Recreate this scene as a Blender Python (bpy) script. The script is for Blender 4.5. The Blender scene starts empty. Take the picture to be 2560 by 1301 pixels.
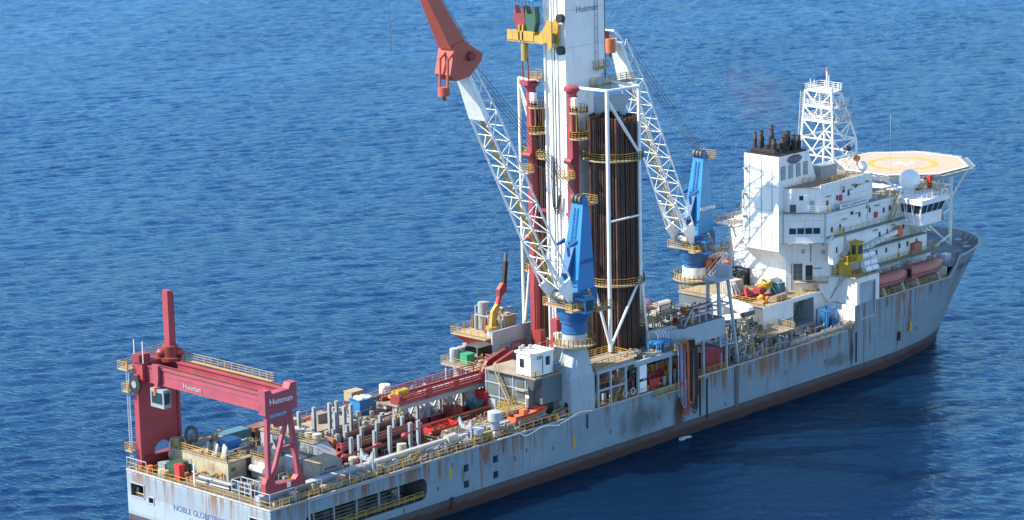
import bpy, math, random
import numpy as np
from mathutils import Vector, Matrix
R = math.radians
rnd = random.Random(7)
SC = bpy.context.scene
COL = SC.collection

# ------------------------------------------------------------------ camera
CAM = (-246.56, -302.03, 128.76)
YAW, DEP, ROLL, FPX = 0.7667, 0.21976, -0.02208, 6965.8
cd = bpy.data.cameras.new('camera'); cam = bpy.data.objects.new('camera', cd); COL.objects.link(cam)
f_ = Vector((math.cos(YAW)*math.cos(DEP), math.sin(YAW)*math.cos(DEP), -math.sin(DEP)))
r_ = Vector((math.sin(YAW), -math.cos(YAW), 0)); u_ = r_.cross(f_)
r2 = r_*math.cos(ROLL)+u_*math.sin(ROLL); u2 = -r_*math.sin(ROLL)+u_*math.cos(ROLL)
cam.matrix_world = Matrix(((r2.x, u2.x, -f_.x, CAM[0]), (r2.y, u2.y, -f_.y, CAM[1]), (r2.z, u2.z, -f_.z, CAM[2]), (0, 0, 0, 1)))
cd.sensor_fit = 'HORIZONTAL'; cd.sensor_width = 36; cd.lens = FPX/2560*36
cd.clip_start = 1; cd.clip_end = 80000
SC.camera = cam

# ------------------------------------------------------------------ sky, sun, exposure
SUN_AZ, SUN_EL = R(40), R(44)      # sun stands off the port quarter: measured from dead astern towards port
sd = Vector((-math.cos(SUN_AZ)*math.cos(SUN_EL), math.sin(SUN_AZ)*math.cos(SUN_EL), math.sin(SUN_EL)))
w = bpy.data.worlds.new('World'); SC.world = w; w.use_nodes = True
nt = w.node_tree; bg = nt.nodes['Background']
sky = nt.nodes.new('ShaderNodeTexSky'); sky.sky_type = 'NISHITA'; sky.sun_disc = False
sky.sun_elevation = SUN_EL; sky.sun_rotation = math.atan2(sd.x, sd.y)
sky.air_density = 1.0; sky.dust_density = 0.0; sky.ozone_density = 3.2; sky.altitude = 100
nt.links.new(sky.outputs[0], bg.inputs[0]); bg.inputs[1].default_value = 0.145
sl = bpy.data.lights.new('sun', 'SUN'); so = bpy.data.objects.new('sun', sl); COL.objects.link(so)
sl.energy = 5.0; sl.angle = R(0.53); sl.color = (1, 0.915, 0.785)
so.rotation_euler = sd.to_track_quat('Z', 'Y').to_euler(); so.location = (0, 200, 300)
SC.view_settings.view_transform = 'Standard'; SC.view_settings.look = 'None'
SC.view_settings.exposure = 0.98; SC.view_settings.gamma = 1; SC.view_settings.use_curve_mapping = False
SC.render.engine = 'CYCLES'
SC.cycles.max_bounces = 6; SC.cycles.use_denoising = True

# ------------------------------------------------------------------ materials
def lin(c): return tuple((x/12.92 if x <= .04045 else ((x+.055)/1.055)**2.4) for x in c)
def new_mat(name):
    m = bpy.data.materials.new(name); m.use_nodes = True
    return m, m.node_tree, m.node_tree.nodes['Principled BSDF']
def N(t, kind, **kw):
    n = t.nodes.new(kind)
    for k, v in kw.items(): setattr(n, k, v)
    return n
def noise(t, vec, scale, detail=4, rough=.55):
    n = N(t, 'ShaderNodeTexNoise'); n.inputs['Scale'].default_value = scale
    n.inputs['Detail'].default_value = detail; n.inputs['Roughness'].default_value = rough
    t.links.new(vec, n.inputs['Vector']); return n.outputs['Fac']
def ramp(t, fac, a, b, va=0., vb=1.):
    n = N(t, 'ShaderNodeMapRange'); n.clamp = True
    for i, v in ((1, a), (2, b), (3, va), (4, vb)): n.inputs[i].default_value = v
    t.links.new(fac, n.inputs[0]); return n.outputs[0]
def mathn(t, op, a, b=None):
    n = N(t, 'ShaderNodeMath', operation=op)
    for i, v in enumerate((a, b)):
        if v is None: continue
        if isinstance(v, (int, float)): n.inputs[i].default_value = v
        else: t.links.new(v, n.inputs[i])
    return n.outputs[0]
def mix(t, fac, a, b, blend='MIX'):
    n = N(t, 'ShaderNodeMix', data_type='RGBA', blend_type=blend)
    for i, v in ((0, fac), (6, a), (7, b)):
        if isinstance(v, (int, float)): n.inputs[i].default_value = v
        elif isinstance(v, tuple): n.inputs[i].default_value = (*v, 1)
        else: t.links.new(v, n.inputs[i])
    return n.outputs[2]
def pos(t, scale=(1, 1, 1)):
    g = N(t, 'ShaderNodeNewGeometry'); m = N(t, 'ShaderNodeMapping'); m.inputs['Scale'].default_value = scale
    t.links.new(g.outputs['Position'], m.inputs['Vector']); return m.outputs[0]
RUST = (.16, .055, .018)
def paint(name, rgb, rough=.5, var=.16, rust=.0, grime=.25, metal=0., rustcol=RUST):
    """painted, weathered steel: tone variation, grime runs, rust breaking through"""
    m, t, b = new_mat(name)
    p = pos(t); ps = pos(t, (1.1, 1.1, .14))
    n1 = noise(t, p, .45, 6); n2 = noise(t, ps, 1.3, 5)
    c = mix(t, ramp(t, n1, .3, .7), tuple(x*(1-var) for x in rgb), tuple(min(1, x*(1+var*.6)) for x in rgb))
    c = mix(t, ramp(t, n2, .5, .78, 0, grime), c, (.10, .085, .07))
    if rust > 0:
        n3 = noise(t, ps, 2.2, 7, .65)
        c = mix(t, ramp(t, n3, .66-rust*.28, .78-rust*.2, 0, .85), c, rustcol)
    t.links.new(c, b.inputs['Base Color']); b.inputs['Metallic'].default_value = metal
    t.links.new(ramp(t, n1, .3, .7, rough-.1, rough+.12), b.inputs['Roughness'])
    bp = N(t, 'ShaderNodeBump'); bp.inputs['Strength'].default_value = .12; bp.inputs['Distance'].default_value = .05
    t.links.new(noise(t, p, 3.0, 3), bp.inputs['Height']); t.links.new(bp.outputs[0], b.inputs['Normal'])
    return m
M = {}
def P(key, *a, **k): M[key] = paint(key, *a, **k)
P('white', (.80, .795, .765), .42, .07, .16, .2)
P('white_clean', (.82, .82, .81), .35, .03, 0, .04)
P('white_dirty', (.45, .42, .36), .5, .12, .3, .3)
P('lightgrey', (.36, .40, .43), .5, .1, .16, .25)
P('bluegrey', (.33, .40, .45), .5, .08, .1, .2)
P('post_grey', (.30, .34, .37), .5, .15, .2, .25)
P('housegrey', (.115, .145, .155), .55, .15, .18, .3)
P('midgrey', (.27, .3, .31), .55, .15, .2, .3)
P('darkgrey', (.09, .1, .1), .6, .2, .15, .2)
P('black', (.02, .02, .021), .55, .2, .0, .2)
P('yellow', (.46, .28, .045), .5, .15, .3, .3)
P('yellow_clean', (.48, .33, .02), .45, .1, .12, .2)
P('cream', (.38, .29, .165), .6, .15, .25, .35)
P('gold', (.36, .26, .06), .5, .15, .2, .3)
P('red', (.32, .04, .05), .5, .16, .14, .25)
P('pink_red', (.34, .06, .08), .5, .16, .14, .25)
P('darkred', (.22, .03, .028), .5, .18, .12, .3)
P('brightred', (.56, .035, .03), .45, .1, .06, .15)
P('orange', (.62, .16, .05), .5, .12, .06, .2)
P('salmon', (.41, .15, .115), .55, .08, .02, .12)
P('jib_red', (.43, .085, .055), .5, .1, .04, .15)
P('blue', (.018, .19, .44), .45, .1, .03, .12)
P('blue_deep', (.016, .11, .27), .45, .12, .05, .2)
P('green', (.03, .28, .13), .5, .1, .05, .2)
P('darkgreen', (.03, .09, .06), .55, .2, .1, .3)
P('teal', (.06, .17, .22), .55, .15, .1, .2)
P('steel', (.30, .30, .29), .45, .2, .12, .3, .3)
P('pipe_rust', (.06, .026, .015), .55, .35, .3, .3)
P('pipe_dark', (.035, .018, .012), .5, .35, .25, .3)
P('riser_brown', (.19, .075, .045), .5, .3, .3, .3)
P('cable', (.055, .065, .075), .5, .1, 0, 0)
P('deck', (.135, .125, .105), .7, .3, .4, .5)
P('deck_light', (.31, .26, .19), .7, .2, .3, .4)
P('deck_green', (.17, .24, .25), .7, .2, .1, .3)
P('foredeck', (.20, .27, .31), .65, .15, .12, .3)
P('boxgrey', (.31, .305, .28), .6, .15, .25, .35)
P('canvas', (.27, .215, .165), .8, .2, 0, .3)
P('stack', (.03, .027, .027), .7, .3, 0, 0)
P('stack_top', (.13, .075, .06), .7, .3, .1, .2)
P('hiviz', (.8, .32, .02), .7, .05, 0, 0)
P('skin', (.35, .2, .14), .6, .05, 0, 0)
P('navy_text', (.06, .08, .26), .5, .05, 0, 0)
P('heli_pad', (.42, .335, .245), .7, .06, 0, .12)
P('heli_yellow', (.42, .31, .03), .65, .06, 0, .1)
P('net', (.09, .14, .14), .7, .1, 0, 0)
def glass(name, rgb=(.02, .035, .045)):
    m, t, b = new_mat(name); b.inputs['Base Color'].default_value = (*rgb, 1)
    b.inputs['Roughness'].default_value = .06; b.inputs['Specular IOR Level'].default_value = .7
    M[name] = m
glass('glass')

def hull_mat(key='hull', c0=(.175, .25, .305), c1=(.225, .305, .355), boot=True):
    m, t, b = new_mat(key+'_paint')
    p = pos(t); ps = pos(t, (.55, .55, .045)); pw = pos(t, (.12, .12, .25))
    sep = N(t, 'ShaderNodeSeparateXYZ'); t.links.new(p, sep.inputs[0]); X, Y, Z = sep.outputs
    n1 = noise(t, pw, 1.0, 6); c = mix(t, ramp(t, n1, .3, .7), c0, c1)
    # plate panels: faint tone steps between shell plates
    vx = N(t, 'ShaderNodeTexBrick'); mp = N(t, 'ShaderNodeMapping'); mp.inputs['Rotation'].default_value = (R(90), 0, 0)
    t.links.new(p, mp.inputs[0]); t.links.new(mp.outputs[0], vx.inputs[0])
    vx.inputs['Scale'].default_value = 1; vx.inputs['Brick Width'].default_value = 11; vx.inputs['Row Height'].default_value = 2.9
    vx.inputs['Mortar Size'].default_value = .035; vx.inputs['Color1'].default_value = (1, 1, 1, 1); vx.inputs['Color2'].default_value = (.93, .94, .95, 1); vx.inputs['Mortar'].default_value = (.74, .75, .76, 1)
    c = mix(t, .8, c, vx.outputs[0], 'MULTIPLY')
    # rust runs hanging from the deck edge
    s1 = noise(t, ps, 1.6, 7, .6); s2 = noise(t, pos(t, (.09, .09, .02)), 1.0, 3)
    top = ramp(t, Z, 4.2, 9.2)
    amt = mathn(t, 'MULTIPLY', ramp(t, s2, .34, .56), top)
    f = mathn(t, 'MULTIPLY', ramp(t, s1, .49, .56), amt)
    c = mix(t, mathn(t, 'MULTIPLY', f, .9), c, (.20, .08, .018))
    s3 = noise(t, pos(t, (1.6, 1.6, .10)), 1.0, 6, .6)
    c = mix(t, mathn(t, 'MULTIPLY', ramp(t, s3, .56, .62), mathn(t, 'MULTIPLY', ramp(t, s2, .45, .7), .8)), c, (.20, .065, .012))
    # discharge stains of their own shape: soot, oil and mud below overboard outlets
    nn = noise(t, pos(t, (.35, .35, .2)), 1.0, 5)
    def blob(x0, z0, wx, wz, col, amt):
        nonlocal c
        dx = mathn(t, 'DIVIDE', mathn(t, 'SUBTRACT', X, x0), wx); dz = mathn(t, 'DIVIDE', mathn(t, 'SUBTRACT', Z, z0), wz)
        d = mathn(t, 'SQRT', mathn(t, 'ADD', mathn(t, 'MULTIPLY', dx, dx), mathn(t, 'MULTIPLY', dz, dz)))
        d = mathn(t, 'ADD', d, mathn(t, 'MULTIPLY', mathn(t, 'SUBTRACT', nn, .5), 1.6))
        near = ramp(t, Y, -10, -14)
        c = mix(t, mathn(t, 'MULTIPLY', ramp(t, d, 1.0, .35, 0, amt), near), c, col)
    blob(80, 5.2, 6.5, 3.2, (.075, .10, .10), .9)
    blob(89.0, 3.4, 1.9, 4.6, (.065, .033, .012), .98)
    blob(93.5, 6.5, 3.0, 3.0, (.11, .13, .12), .5)
    blob(109, 6.6, 4.5, 1.3, (.23, .22, .18), .65)
    blob(103.7, 5.6, .55, 4.2, (.035, .032, .03), .95)
    blob(135.6, 5.8, .8, 4.2, (.02, .022, .018), .97)
    blob(131.5, 4.3, 4.0, 1.5, (.07, .085, .075), .7)
    blob(112, 8.0, 2.2, 2.0, (.22, .12, .06), .55)
    blob(122, 8.0, 2.4, 2.2, (.20, .09, .035), .7)
    blob(126.5, 8.2, 1.2, 2.0, (.20, .08, .03), .7)
    blob(149.5, 4.5, .5, 2.6, (.16, .05, .02), .9)
    blob(139.2, 4.6, .25, 5.5, (.15, .09, .05), .8)
    blob(153.6, 8.0, .12, 5.0, (.17, .10, .05), .7)
    blob(156, 12.6, 1.4, 1.8, (.24, .14, .06), .6)
    blob(147.5, 12.6, .8, 1.4, (.24, .14, .06), .5)
    rr = random.Random(31)
    for xs, zc, wx, wz in [(23.5,8.2,.5,1.6),(27.2,8.0,.9,2.2),(29.6,8.3,.4,1.4),(31.4,7.6,.3,2.6),(33.6,7.9,.7,2.6),(38.6,5.2,.45,1.6),(40.6,8.1,.35,2.0),(43.6,7.9,.8,2.4),(45.7,5.0,.3,1.2),(47.4,8.3,.4,1.8),(51.6,8.2,.6,2.0),(54.4,8.0,.3,2.6),(12.5,8.3,.5,1.4),(18.2,8.2,.7,1.6),(71.4,8.4,.3,1.2),(86.4,8.0,.4,2.0),(98.2,8.1,.7,2.0),(100.4,7.9,.4,2.4),(107.4,8.0,.8,2.4),(110.6,7.6,.9,2.8),(114.6,7.9,1.0,2.6),(118.4,8.2,.8,2.0),(120.6,7.8,.9,2.8),(124.4,8.0,.6,2.2),(129.4,8.3,.5,1.8),(141.0,8.6,.35,3.0),(146.0,12.2,.6,1.6),(151.4,12.4,.5,1.4),(159.6,12.3,.8,1.6),(163.2,12.4,.4,1.4)]:
        blob(xs, zc, wx, wz, (.21, .085, .02) if rr.random() < .6 else (.14, .075, .03), rr.uniform(.6, .92))
    t.links.new(c, b.inputs['Base Color']); b.inputs['Roughness'].default_value = .42
    bp = N(t, 'ShaderNodeBump'); bp.inputs['Strength'].default_value = .25; bp.inputs['Distance'].default_value = .12
    t.links.new(noise(t, pos(t, (.3, .3, .3)), 1.0, 2), bp.inputs['Height']); t.links.new(bp.outputs[0], b.inputs['Normal'])
    M[key] = m
    if not boot: return
    # boot topping: weathered dark band over red antifouling, weed at the waterline
    m, t, b = new_mat('boot_top_paint'); p = pos(t)
    sep = N(t, 'ShaderNodeSeparateXYZ'); t.links.new(p, sep.inputs[0])
    zz = mathn(t, 'ADD', sep.outputs[2], mathn(t, 'MULTIPLY', mathn(t, 'SUBTRACT', noise(t, pos(t, (.5, .5, .5)), 1, 5), .5), 1.1))
    c = mix(t, ramp(t, zz, 1.1, 1.7), (.048, .009, .006), (.066, .062, .064))
    c = mix(t, ramp(t, zz, .55, .15), c, (.018, .014, .010))
    c = mix(t, ramp(t, noise(t, pos(t, (.25, .25, .06)), 1, 6), .52, .7, 0, .7), c, (.035, .018, .012))
    t.links.new(c, b.inputs['Base Color']); b.inputs['Roughness'].default_value = .5
    M['boot'] = m
hull_mat(); hull_mat('hull_stern_sunlit', (.29, .345, .395), (.34, .395, .44), False)  # lighter copy of the hull paint puts the transom's sunlight into its colour

def sea_mat():
    m, t, b = new_mat('sea_water'); t.nodes.remove(b)
    df = N(t, 'ShaderNodeBsdfDiffuse'); df.inputs['Color'].default_value = (.0009, .010, .031, 1)
    gl = N(t, 'ShaderNodeBsdfGlossy'); gl.inputs['Color'].default_value = (.36, .66, 1.0, 1); gl.inputs['Roughness'].default_value = .16
    fr = N(t, 'ShaderNodeFresnel'); fr.inputs['IOR'].default_value = 1.40; mx = N(t, 'ShaderNodeMixShader')
    t.links.new(fr.outputs[0], mx.inputs[0]); t.links.new(df.outputs[0], mx.inputs[1]); t.links.new(gl.outputs[0], mx.inputs[2])
    t.links.new(mx.outputs[0], t.nodes['Material Output'].inputs['Surface'])
    hd = math.degrees(YAW)
    def wv(sx, sy, rot, scale, detail, rough=.6):
        g = N(t, 'ShaderNodeNewGeometry'); mp = N(t, 'ShaderNodeMapping', vector_type='POINT')
        mp.inputs['Rotation'].default_value = (0, 0, -R(hd+rot)); mp.inputs['Scale'].default_value = (sx, sy, .3)
        t.links.new(g.outputs['Position'], mp.inputs['Vector'])
        return noise(t, mp.outputs[0], scale, detail, rough)
    a = wv(1.0, .36, 6, .95, 5, .64); b2 = wv(1.0, .5, -20, 2.6, 4, .62)
    h = mathn(t, 'ADD', mathn(t, 'MULTIPLY', a, 1.0), mathn(t, 'MULTIPLY', b2, .38))
    gust = ramp(t, wv(.5, 1.0, 12, .02, 3, .5), .34, .66, .72, 1.06)     # calmer and breezier patches
    h = mathn(t, 'MULTIPLY', h, gust)
    bp = N(t, 'ShaderNodeBump'); bp.inputs['Strength'].default_value = 1.0; bp.inputs['Distance'].default_value = .42
    t.links.new(h, bp.inputs['Height'])
    for nd in (df, gl, fr): t.links.new(bp.outputs[0], nd.inputs['Normal'])
    M['sea'] = m
sea_mat()

# ------------------------------------------------------------------ building helpers
ORG = {}
def tag(o, label=None, cat=None, group=None, kind=None):
    if label: o['label'] = label
    if cat: o['category'] = cat
    if group: o['group'] = group
    if kind: o['kind'] = kind
    return o
def thing(name, loc, label, cat, group=None):
    o = bpy.data.objects.new(name, None); COL.objects.link(o); o.location = loc; o.empty_display_size = .5
    ORG[o.name] = Vector(loc); return tag(o, label, cat, group)
class MB:
    def __init__(s): s.v = []; s.f = []
    def add(s, vs, fs):
        n = len(s.v); s.v += [tuple(q) for q in vs]; s.f += [tuple(i+n for i in q) for q in fs]; return s
    def box(s, x0, x1, y0, y1, z0, z1):
        return s.add([(x0,y0,z0),(x1,y0,z0),(x1,y1,z0),(x0,y1,z0),(x0,y0,z1),(x1,y0,z1),(x1,y1,z1),(x0,y1,z1)],
                     [(0,3,2,1),(4,5,6,7),(0,1,5,4),(1,2,6,5),(2,3,7,6),(3,0,4,7)])
    def bar(s, p, q, a, b=None, up=(0,0,1)):
        p = Vector(p); q = Vector(q); b = a if b is None else b
        d = q-p
        if d.length < 1e-6: return s
        d.normalize(); up = Vector(up)
        if abs(d.dot(up)) > .98: up = Vector((1,0,0))
        x = d.cross(up).normalized()*a/2; y = x.cross(d).normalized()*b/2
        vs = [p-x-y, p+x-y, p+x+y, p-x+y, q-x-y, q+x-y, q+x+y, q-x+y]
        return s.add(vs, [(0,1,2,3),(7,6,5,4),(0,4,5,1),(1,5,6,2),(2,6,7,3),(3,7,4,0)])
    def tube(s, p, q, r, n=8, r2=None, cap=True):
        p = Vector(p); q = Vector(q); r2 = r if r2 is None else r2
        d = (q-p)
        if d.length < 1e-6: return s
        d.normalize(); up = Vector((0,0,1)) if abs(d.z) < .95 else Vector((1,0,0))
        x = d.cross(up).normalized(); y = x.cross(d)
        vs = []
        for c, rr in ((p, r), (q, r2)):
            for i in range(n):
                a = 2*math.pi*i/n; vs.append(c+x*math.cos(a)*rr+y*math.sin(a)*rr)
        fs = [(i, (i+1) % n, n+(i+1) % n, n+i) for i in range(n)]
        if cap: fs += [tuple(range(n-1, -1, -1)), tuple(range(n, 2*n))]
        return s.add(vs, fs)
    def path(s, pts, r, n=6):
        for a, b in zip(pts, pts[1:]): s.tube(a, b, r, n)
        return s
    def cyl(s, x, y, z0, z1, r, n=20, r2=None): return s.tube((x,y,z0), (x,y,z1), r, n, r2)
    def lathe(s, c, prof, n=24):
        c = Vector(c); vs = []
        for r, z in prof:
            for i in range(n):
                a = 2*math.pi*i/n; vs.append(c+Vector((r*math.cos(a), r*math.sin(a), z)))
        fs = []
        for k in range(len(prof)-1):
            for i in range(n):
                j = (i+1) % n; fs.append((k*n+i, k*n+j, (k+1)*n+j, (k+1)*n+i))
        fs.append(tuple(range(n-1, -1, -1))); fs.append(tuple(range((len(prof)-1)*n, len(prof)*n)))
        return s.add(vs, fs)
    def sphere(s, c, r, nu=20, nv=12, sc=(1,1,1)):
        prof = []
        vs = [Vector(c)+Vector((0,0,-r*sc[2]))]
        for k in range(1, nv):
            a = math.pi*k/nv-math.pi/2
            for i in range(nu):
                b = 2*math.pi*i/nu
                vs.append(Vector(c)+Vector((r*sc[0]*math.cos(a)*math.cos(b), r*sc[1]*math.cos(a)*math.sin(b), r*sc[2]*math.sin(a))))
        vs.append(Vector(c)+Vector((0,0,r*sc[2])))
        fs = [(0, 1+(i+1) % nu, 1+i) for i in range(nu)]
        for k in range(nv-2):
            for i in range(nu):
                j = (i+1) % nu; fs.append((1+k*nu+i, 1+k*nu+j, 1+(k+1)*nu+j, 1+(k+1)*nu+i))
        l = len(vs)-1; o = 1+(nv-2)*nu
        fs += [(o+i, o+(i+1) % nu, l) for i in range(nu)]
        return s.add(vs, fs)
    def prism(s, poly, axis, a, b):
        """closed prism: poly in the two other axes (cyclic order), swept along axis from a to b"""
        def mk(u, v, h):
            return {'x': (h,u,v), 'y': (u,h,v), 'z': (u,v,h)}[axis]
        n = len(poly); vs = [mk(u,v,a) for u,v in poly]+[mk(u,v,b) for u,v in poly]
        fs = [tuple(range(n-1,-1,-1)), tuple(range(n,2*n))]+[(i,(i+1)%n,n+(i+1)%n,n+i) for i in range(n)]
        return s.add(vs, fs)
    def loft(s, A, B):
        """closed loop A to closed loop B with caps"""
        n = len(A)
        return s.add(list(A)+list(B), [tuple(range(n-1,-1,-1)), tuple(range(n,2*n))]+[(i,(i+1)%n,n+(i+1)%n,n+i) for i in range(n)])
    def sheet(s, pts): return s.add(pts, [tuple(range(len(pts)))])
    def rail(s, pts, h=1.1, step=2.0, a=.075, mids=2, closed=False):
        pts = [Vector(p) for p in pts]
        if closed: pts = pts+[pts[0]]
        up = Vector((0,0,1))
        for p, q in zip(pts, pts[1:]):
            d = (q-p).length
            if d < .05: continue
            n = max(1, round(d/step))
            for k in range(n+1): s.bar(p.lerp(q, k/n), p.lerp(q, k/n)+up*h, a)
            for k in range(mids+1):
                z = h*(k+1)/(mids+1); s.bar(p+up*z, q+up*z, a*.8 if k < mids else a)
        return s
    def stair(s, p, q, wid, side, n=10, t=.12):
        """inclined ladder: two stringers, treads, handrails; side = horizontal unit vector across"""
        p = Vector(p); q = Vector(q); sd_ = Vector(side)*wid/2; up = Vector((0,0,1))
        for e in (-1, 1):
            s.bar(p+sd_*e, q+sd_*e, t, .22); s.bar(p+sd_*e+up, q+sd_*e+up, .07)
            for k in range(4): c = p.lerp(q, k/3)+sd_*e; s.bar(c, c+up, .06)
        for k in range(1, n): c = p.lerp(q, k/n); s.bar(c-sd_, c+sd_, .26, .05)
        return s
    def mesh(s, name, org=Vector((0,0,0)), smooth=False):
        me = bpy.data.meshes.new(name)
        me.from_pydata([(x-org.x, y-org.y, z-org.z) for x,y,z in s.v], [], s.f)
        import bmesh
        bm = bmesh.new(); bm.from_mesh(me); bmesh.ops.recalc_face_normals(bm, faces=bm.faces); bm.to_mesh(me); bm.free()
        if smooth:
            me.polygons.foreach_set('use_smooth', [len(p.vertices) <= 4 for p in me.polygons])
        return me
    def build(s, name, mat, parent=None, label=None, cat=None, group=None, kind=None, smooth=False):
        if parent is None:
            xs, ys, zs = zip(*s.v); org = Vector(((min(xs)+max(xs))/2, (min(ys)+max(ys))/2, min(zs)))
        else: org = ORG[parent.name]
        me = s.mesh(name, org, smooth); me.materials.append(M[mat] if isinstance(mat, str) else mat)
        o = bpy.data.objects.new(name, me); COL.objects.link(o)
        ORG[o.name] = org
        if parent is None: o.location = org
        else: o.parent = parent
        if smooth:
            try: me.set_sharp_from_angle(angle=R(38))
            except Exception: pass
        return tag(o, label, cat, group, kind)
def copy_tree(o, loc=None, parent=None, rz=None):
    c = o.copy(); COL.objects.link(c); c.parent = parent
    if loc is not None: c.location = loc
    if rz is not None: c.rotation_euler = (0, 0, rz)
    ORG[c.name] = Vector(c.location) if parent is None else ORG[parent.name]
    for ch in list(o.children): copy_tree(ch, None, c)
    return c
def text_part(name, body, size, origin, xdir, updir, mat, parent, extrude=.015, align='CENTER', sx=1.0):
    cu = bpy.data.curves.new(name, 'FONT'); cu.body = body; cu.size = size; cu.extrude = extrude; cu.align_x = align; cu.align_y = 'CENTER'; cu.resolution_u = 2
    to = bpy.data.objects.new(name, cu); COL.objects.link(to)
    dg = bpy.context.evaluated_depsgraph_get()
    me = bpy.data.meshes.new_from_object(to.evaluated_get(dg)); bpy.data.objects.remove(to)
    x = Vector(xdir).normalized(); u = Vector(updir); u = (u-x*u.dot(x)).normalized(); n = x.cross(u)
    org = ORG[parent.name]; o3 = Vector(origin)
    me.transform(Matrix(((x.x*sx,u.x,n.x,o3.x-org.x),(x.y*sx,u.y,n.y,o3.y-org.y),(x.z*sx,u.z,n.z,o3.z-org.z),(0,0,0,1))))
    me.materials.clear(); me.materials.append(M[mat]); me.name = name
    o = bpy.data.objects.new(name, me); COL.objects.link(o); o.parent = parent; ORG[o.name] = org
    return o
def plate(mb, fn, us, vs, holes):
    """sheet fn(u,v) cut on the grid lines, leaving rectangular holes open"""
    us = sorted(set(us) | {h[0] for h in holes} | {h[1] for h in holes}); vs = sorted(set(vs) | {h[2] for h in holes} | {h[3] for h in holes})
    idx = {}; 
    def vid(i, j):
        if (i, j) not in idx: idx[i, j] = len(mb.v); mb.v.append(tuple(fn(us[i], vs[j])))
        return idx[i, j]
    for i in range(len(us)-1):
        for j in range(len(vs)-1):
            cu, cv = (us[i]+us[i+1])/2, (vs[j]+vs[j+1])/2
            if any(h[0] < cu < h[1] and h[2] < cv < h[3] for h in holes): continue
            mb.f.append((vid(i,j), vid(i+1,j), vid(i+1,j+1), vid(i,j+1)))
# ------------------------------------------------------------------ sea
def build_sea():
    rs = np.random.RandomState(3)
    s_f = [330.]
    while s_f[-1] < 1180: s_f.append(s_f[-1]*1.00185)
    ext = [s_f[-1]*k for k in (1.02, 1.06, 1.15, 1.4, 2, 4, 10, 30, 50)]
    s = np.array([-40000, -8000, -1500, -300, 0, 150, 240, 290, 315]+s_f+ext)
    t_f = list(np.arange(-250, 250.1, .8))
    t = np.array([-45000, -9000, -2500, -900, -500, -350, -290, -265]+t_f+[265, 290, 350, 500, 900, 2500, 9000, 45000])
    S, T = np.meshgrid(s, t, indexing='ij')
    c, sn = math.cos(YAW), math.sin(YAW)
    X = CAM[0]+S*c+T*sn; Y = CAM[1]+S*sn-T*c
    H = np.zeros_like(X)
    n = 90
    lam = np.exp(rs.uniform(np.log(2.2), np.log(16), n)); ang = YAW+math.pi+R(14)+rs.normal(0, .5, n)
    for l, a, ph in zip(lam, ang, rs.uniform(0, 6.28, n)):
        k = 2*math.pi/l; amp = .0032*l**.8*(.2 if l > 12 else .42 if l > 6 else 1)
        arg = k*(X*math.cos(a)+Y*math.sin(a))+ph
        H += amp*(np.sin(arg)+.22*np.cos(2*arg))
    # long slow groups make patches of steeper and flatter water
    g = .92+.12*np.sin(X*.021+Y*.013)+.1*np.sin(X*-.017+Y*.034+1)
    fade = np.clip((S-300)/60, 0, 1)*np.clip((1220-S)/60, 0, 1)*np.clip((262-np.abs(T))/16, 0, 1)
    H = H*g*fade
    nv, nu = S.shape
    co = np.stack([X, Y, H], -1).reshape(-1, 3).astype('f')
    i = np.arange(nv-1)[:, None]*nu+np.arange(nu-1)[None]
    q = np.stack([i, i+1, i+nu+1, i+nu], -1).reshape(-1, 4)
    me = bpy.data.meshes.new('sea'); me.vertices.add(len(co)); me.vertices.foreach_set('co', co.ravel())
    me.loops.add(q.size); me.loops.foreach_set('vertex_index', q.ravel().astype('i'))
    me.polygons.add(len(q)); me.polygons.foreach_set('loop_start', (np.arange(len(q))*4).astype('i'))
    me.polygons.foreach_set('use_smooth', np.ones(len(q), bool))
    me.update(calc_edges=True); me.validate()
    if me.polygons[0].normal.z < 0: me.flip_normals()
    me.materials.append(M['sea'])
    o = bpy.data.objects.new('sea', me); COL.objects.link(o); o['kind'] = 'structure'
build_sea()

# ------------------------------------------------------------------ hull
B = 16.1; ZD = 9.2; ZB = 2.42
def bow_lim(z):
    f = max(0, min(1, (z+4)/20.5)); f = f**1.25
    return 134+26*f, 174.5+14*f          # where the side starts to curve in, stem
def contour(u, z):
    """u = 0..1 along the straight side (x = u*134), 1..2 round the bow to the stem; starboard is y < 0"""
    xs, xt = bow_lim(z)
    if u <= 1:
        x = u*134 if u < .999 else xs
        return x, B
    a = (u-1)*math.pi/2; e = .92
    return xs+(xt-xs)*math.sin(a)**e, B*max(0, math.cos(a))**.86
hull = thing('drillship_hull', (90, 0, -4), 'pale blue grey rust-streaked drillship hull with red boot topping, floating on the sea', 'ship')
US1 = [0, 20/134, 40/134, 60/134, 80/134, 100/134, 120/134, 1]
US2 = [1+k/22 for k in range(1, 23)]
SLOT = (6.5, 30.9, 3.6, 6.95)
PORTS = [(38.75, 39.8, 5.85, 6.95), (45.1, 46.2, 5.8, 6.9), (45.1, 46.2, 3.3, 4.4), (38.75, 39.8, 3.3, 4.4)]
def side(sg, holes):
    m = MB(); plate(m, lambda x, z: (x, -B*sg, z), [0, 20, 40, 60, 80, 100, 120, 134], [ZB, 4.5, 7, ZD], holes)
    return m
side(1, [SLOT]+PORTS).build('side_plating', 'hull', hull)
side(-1, []).build('side_plating', 'hull', hull)
def shell(zs, us, sgs=(1, -1)):
    m = MB()
    for sg in sgs:
        for i in range(len(us)-1):
            for j in range(len(zs)-1):
                q = []
                for u, z in ((us[i],zs[j]),(us[i+1],zs[j]),(us[i+1],zs[j+1]),(us[i],zs[j+1])):
                    x, y = contour(u, z); q.append((x, -y*sg, z))
                m.sheet(q)
    return m
U134 = [1]+US2
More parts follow.
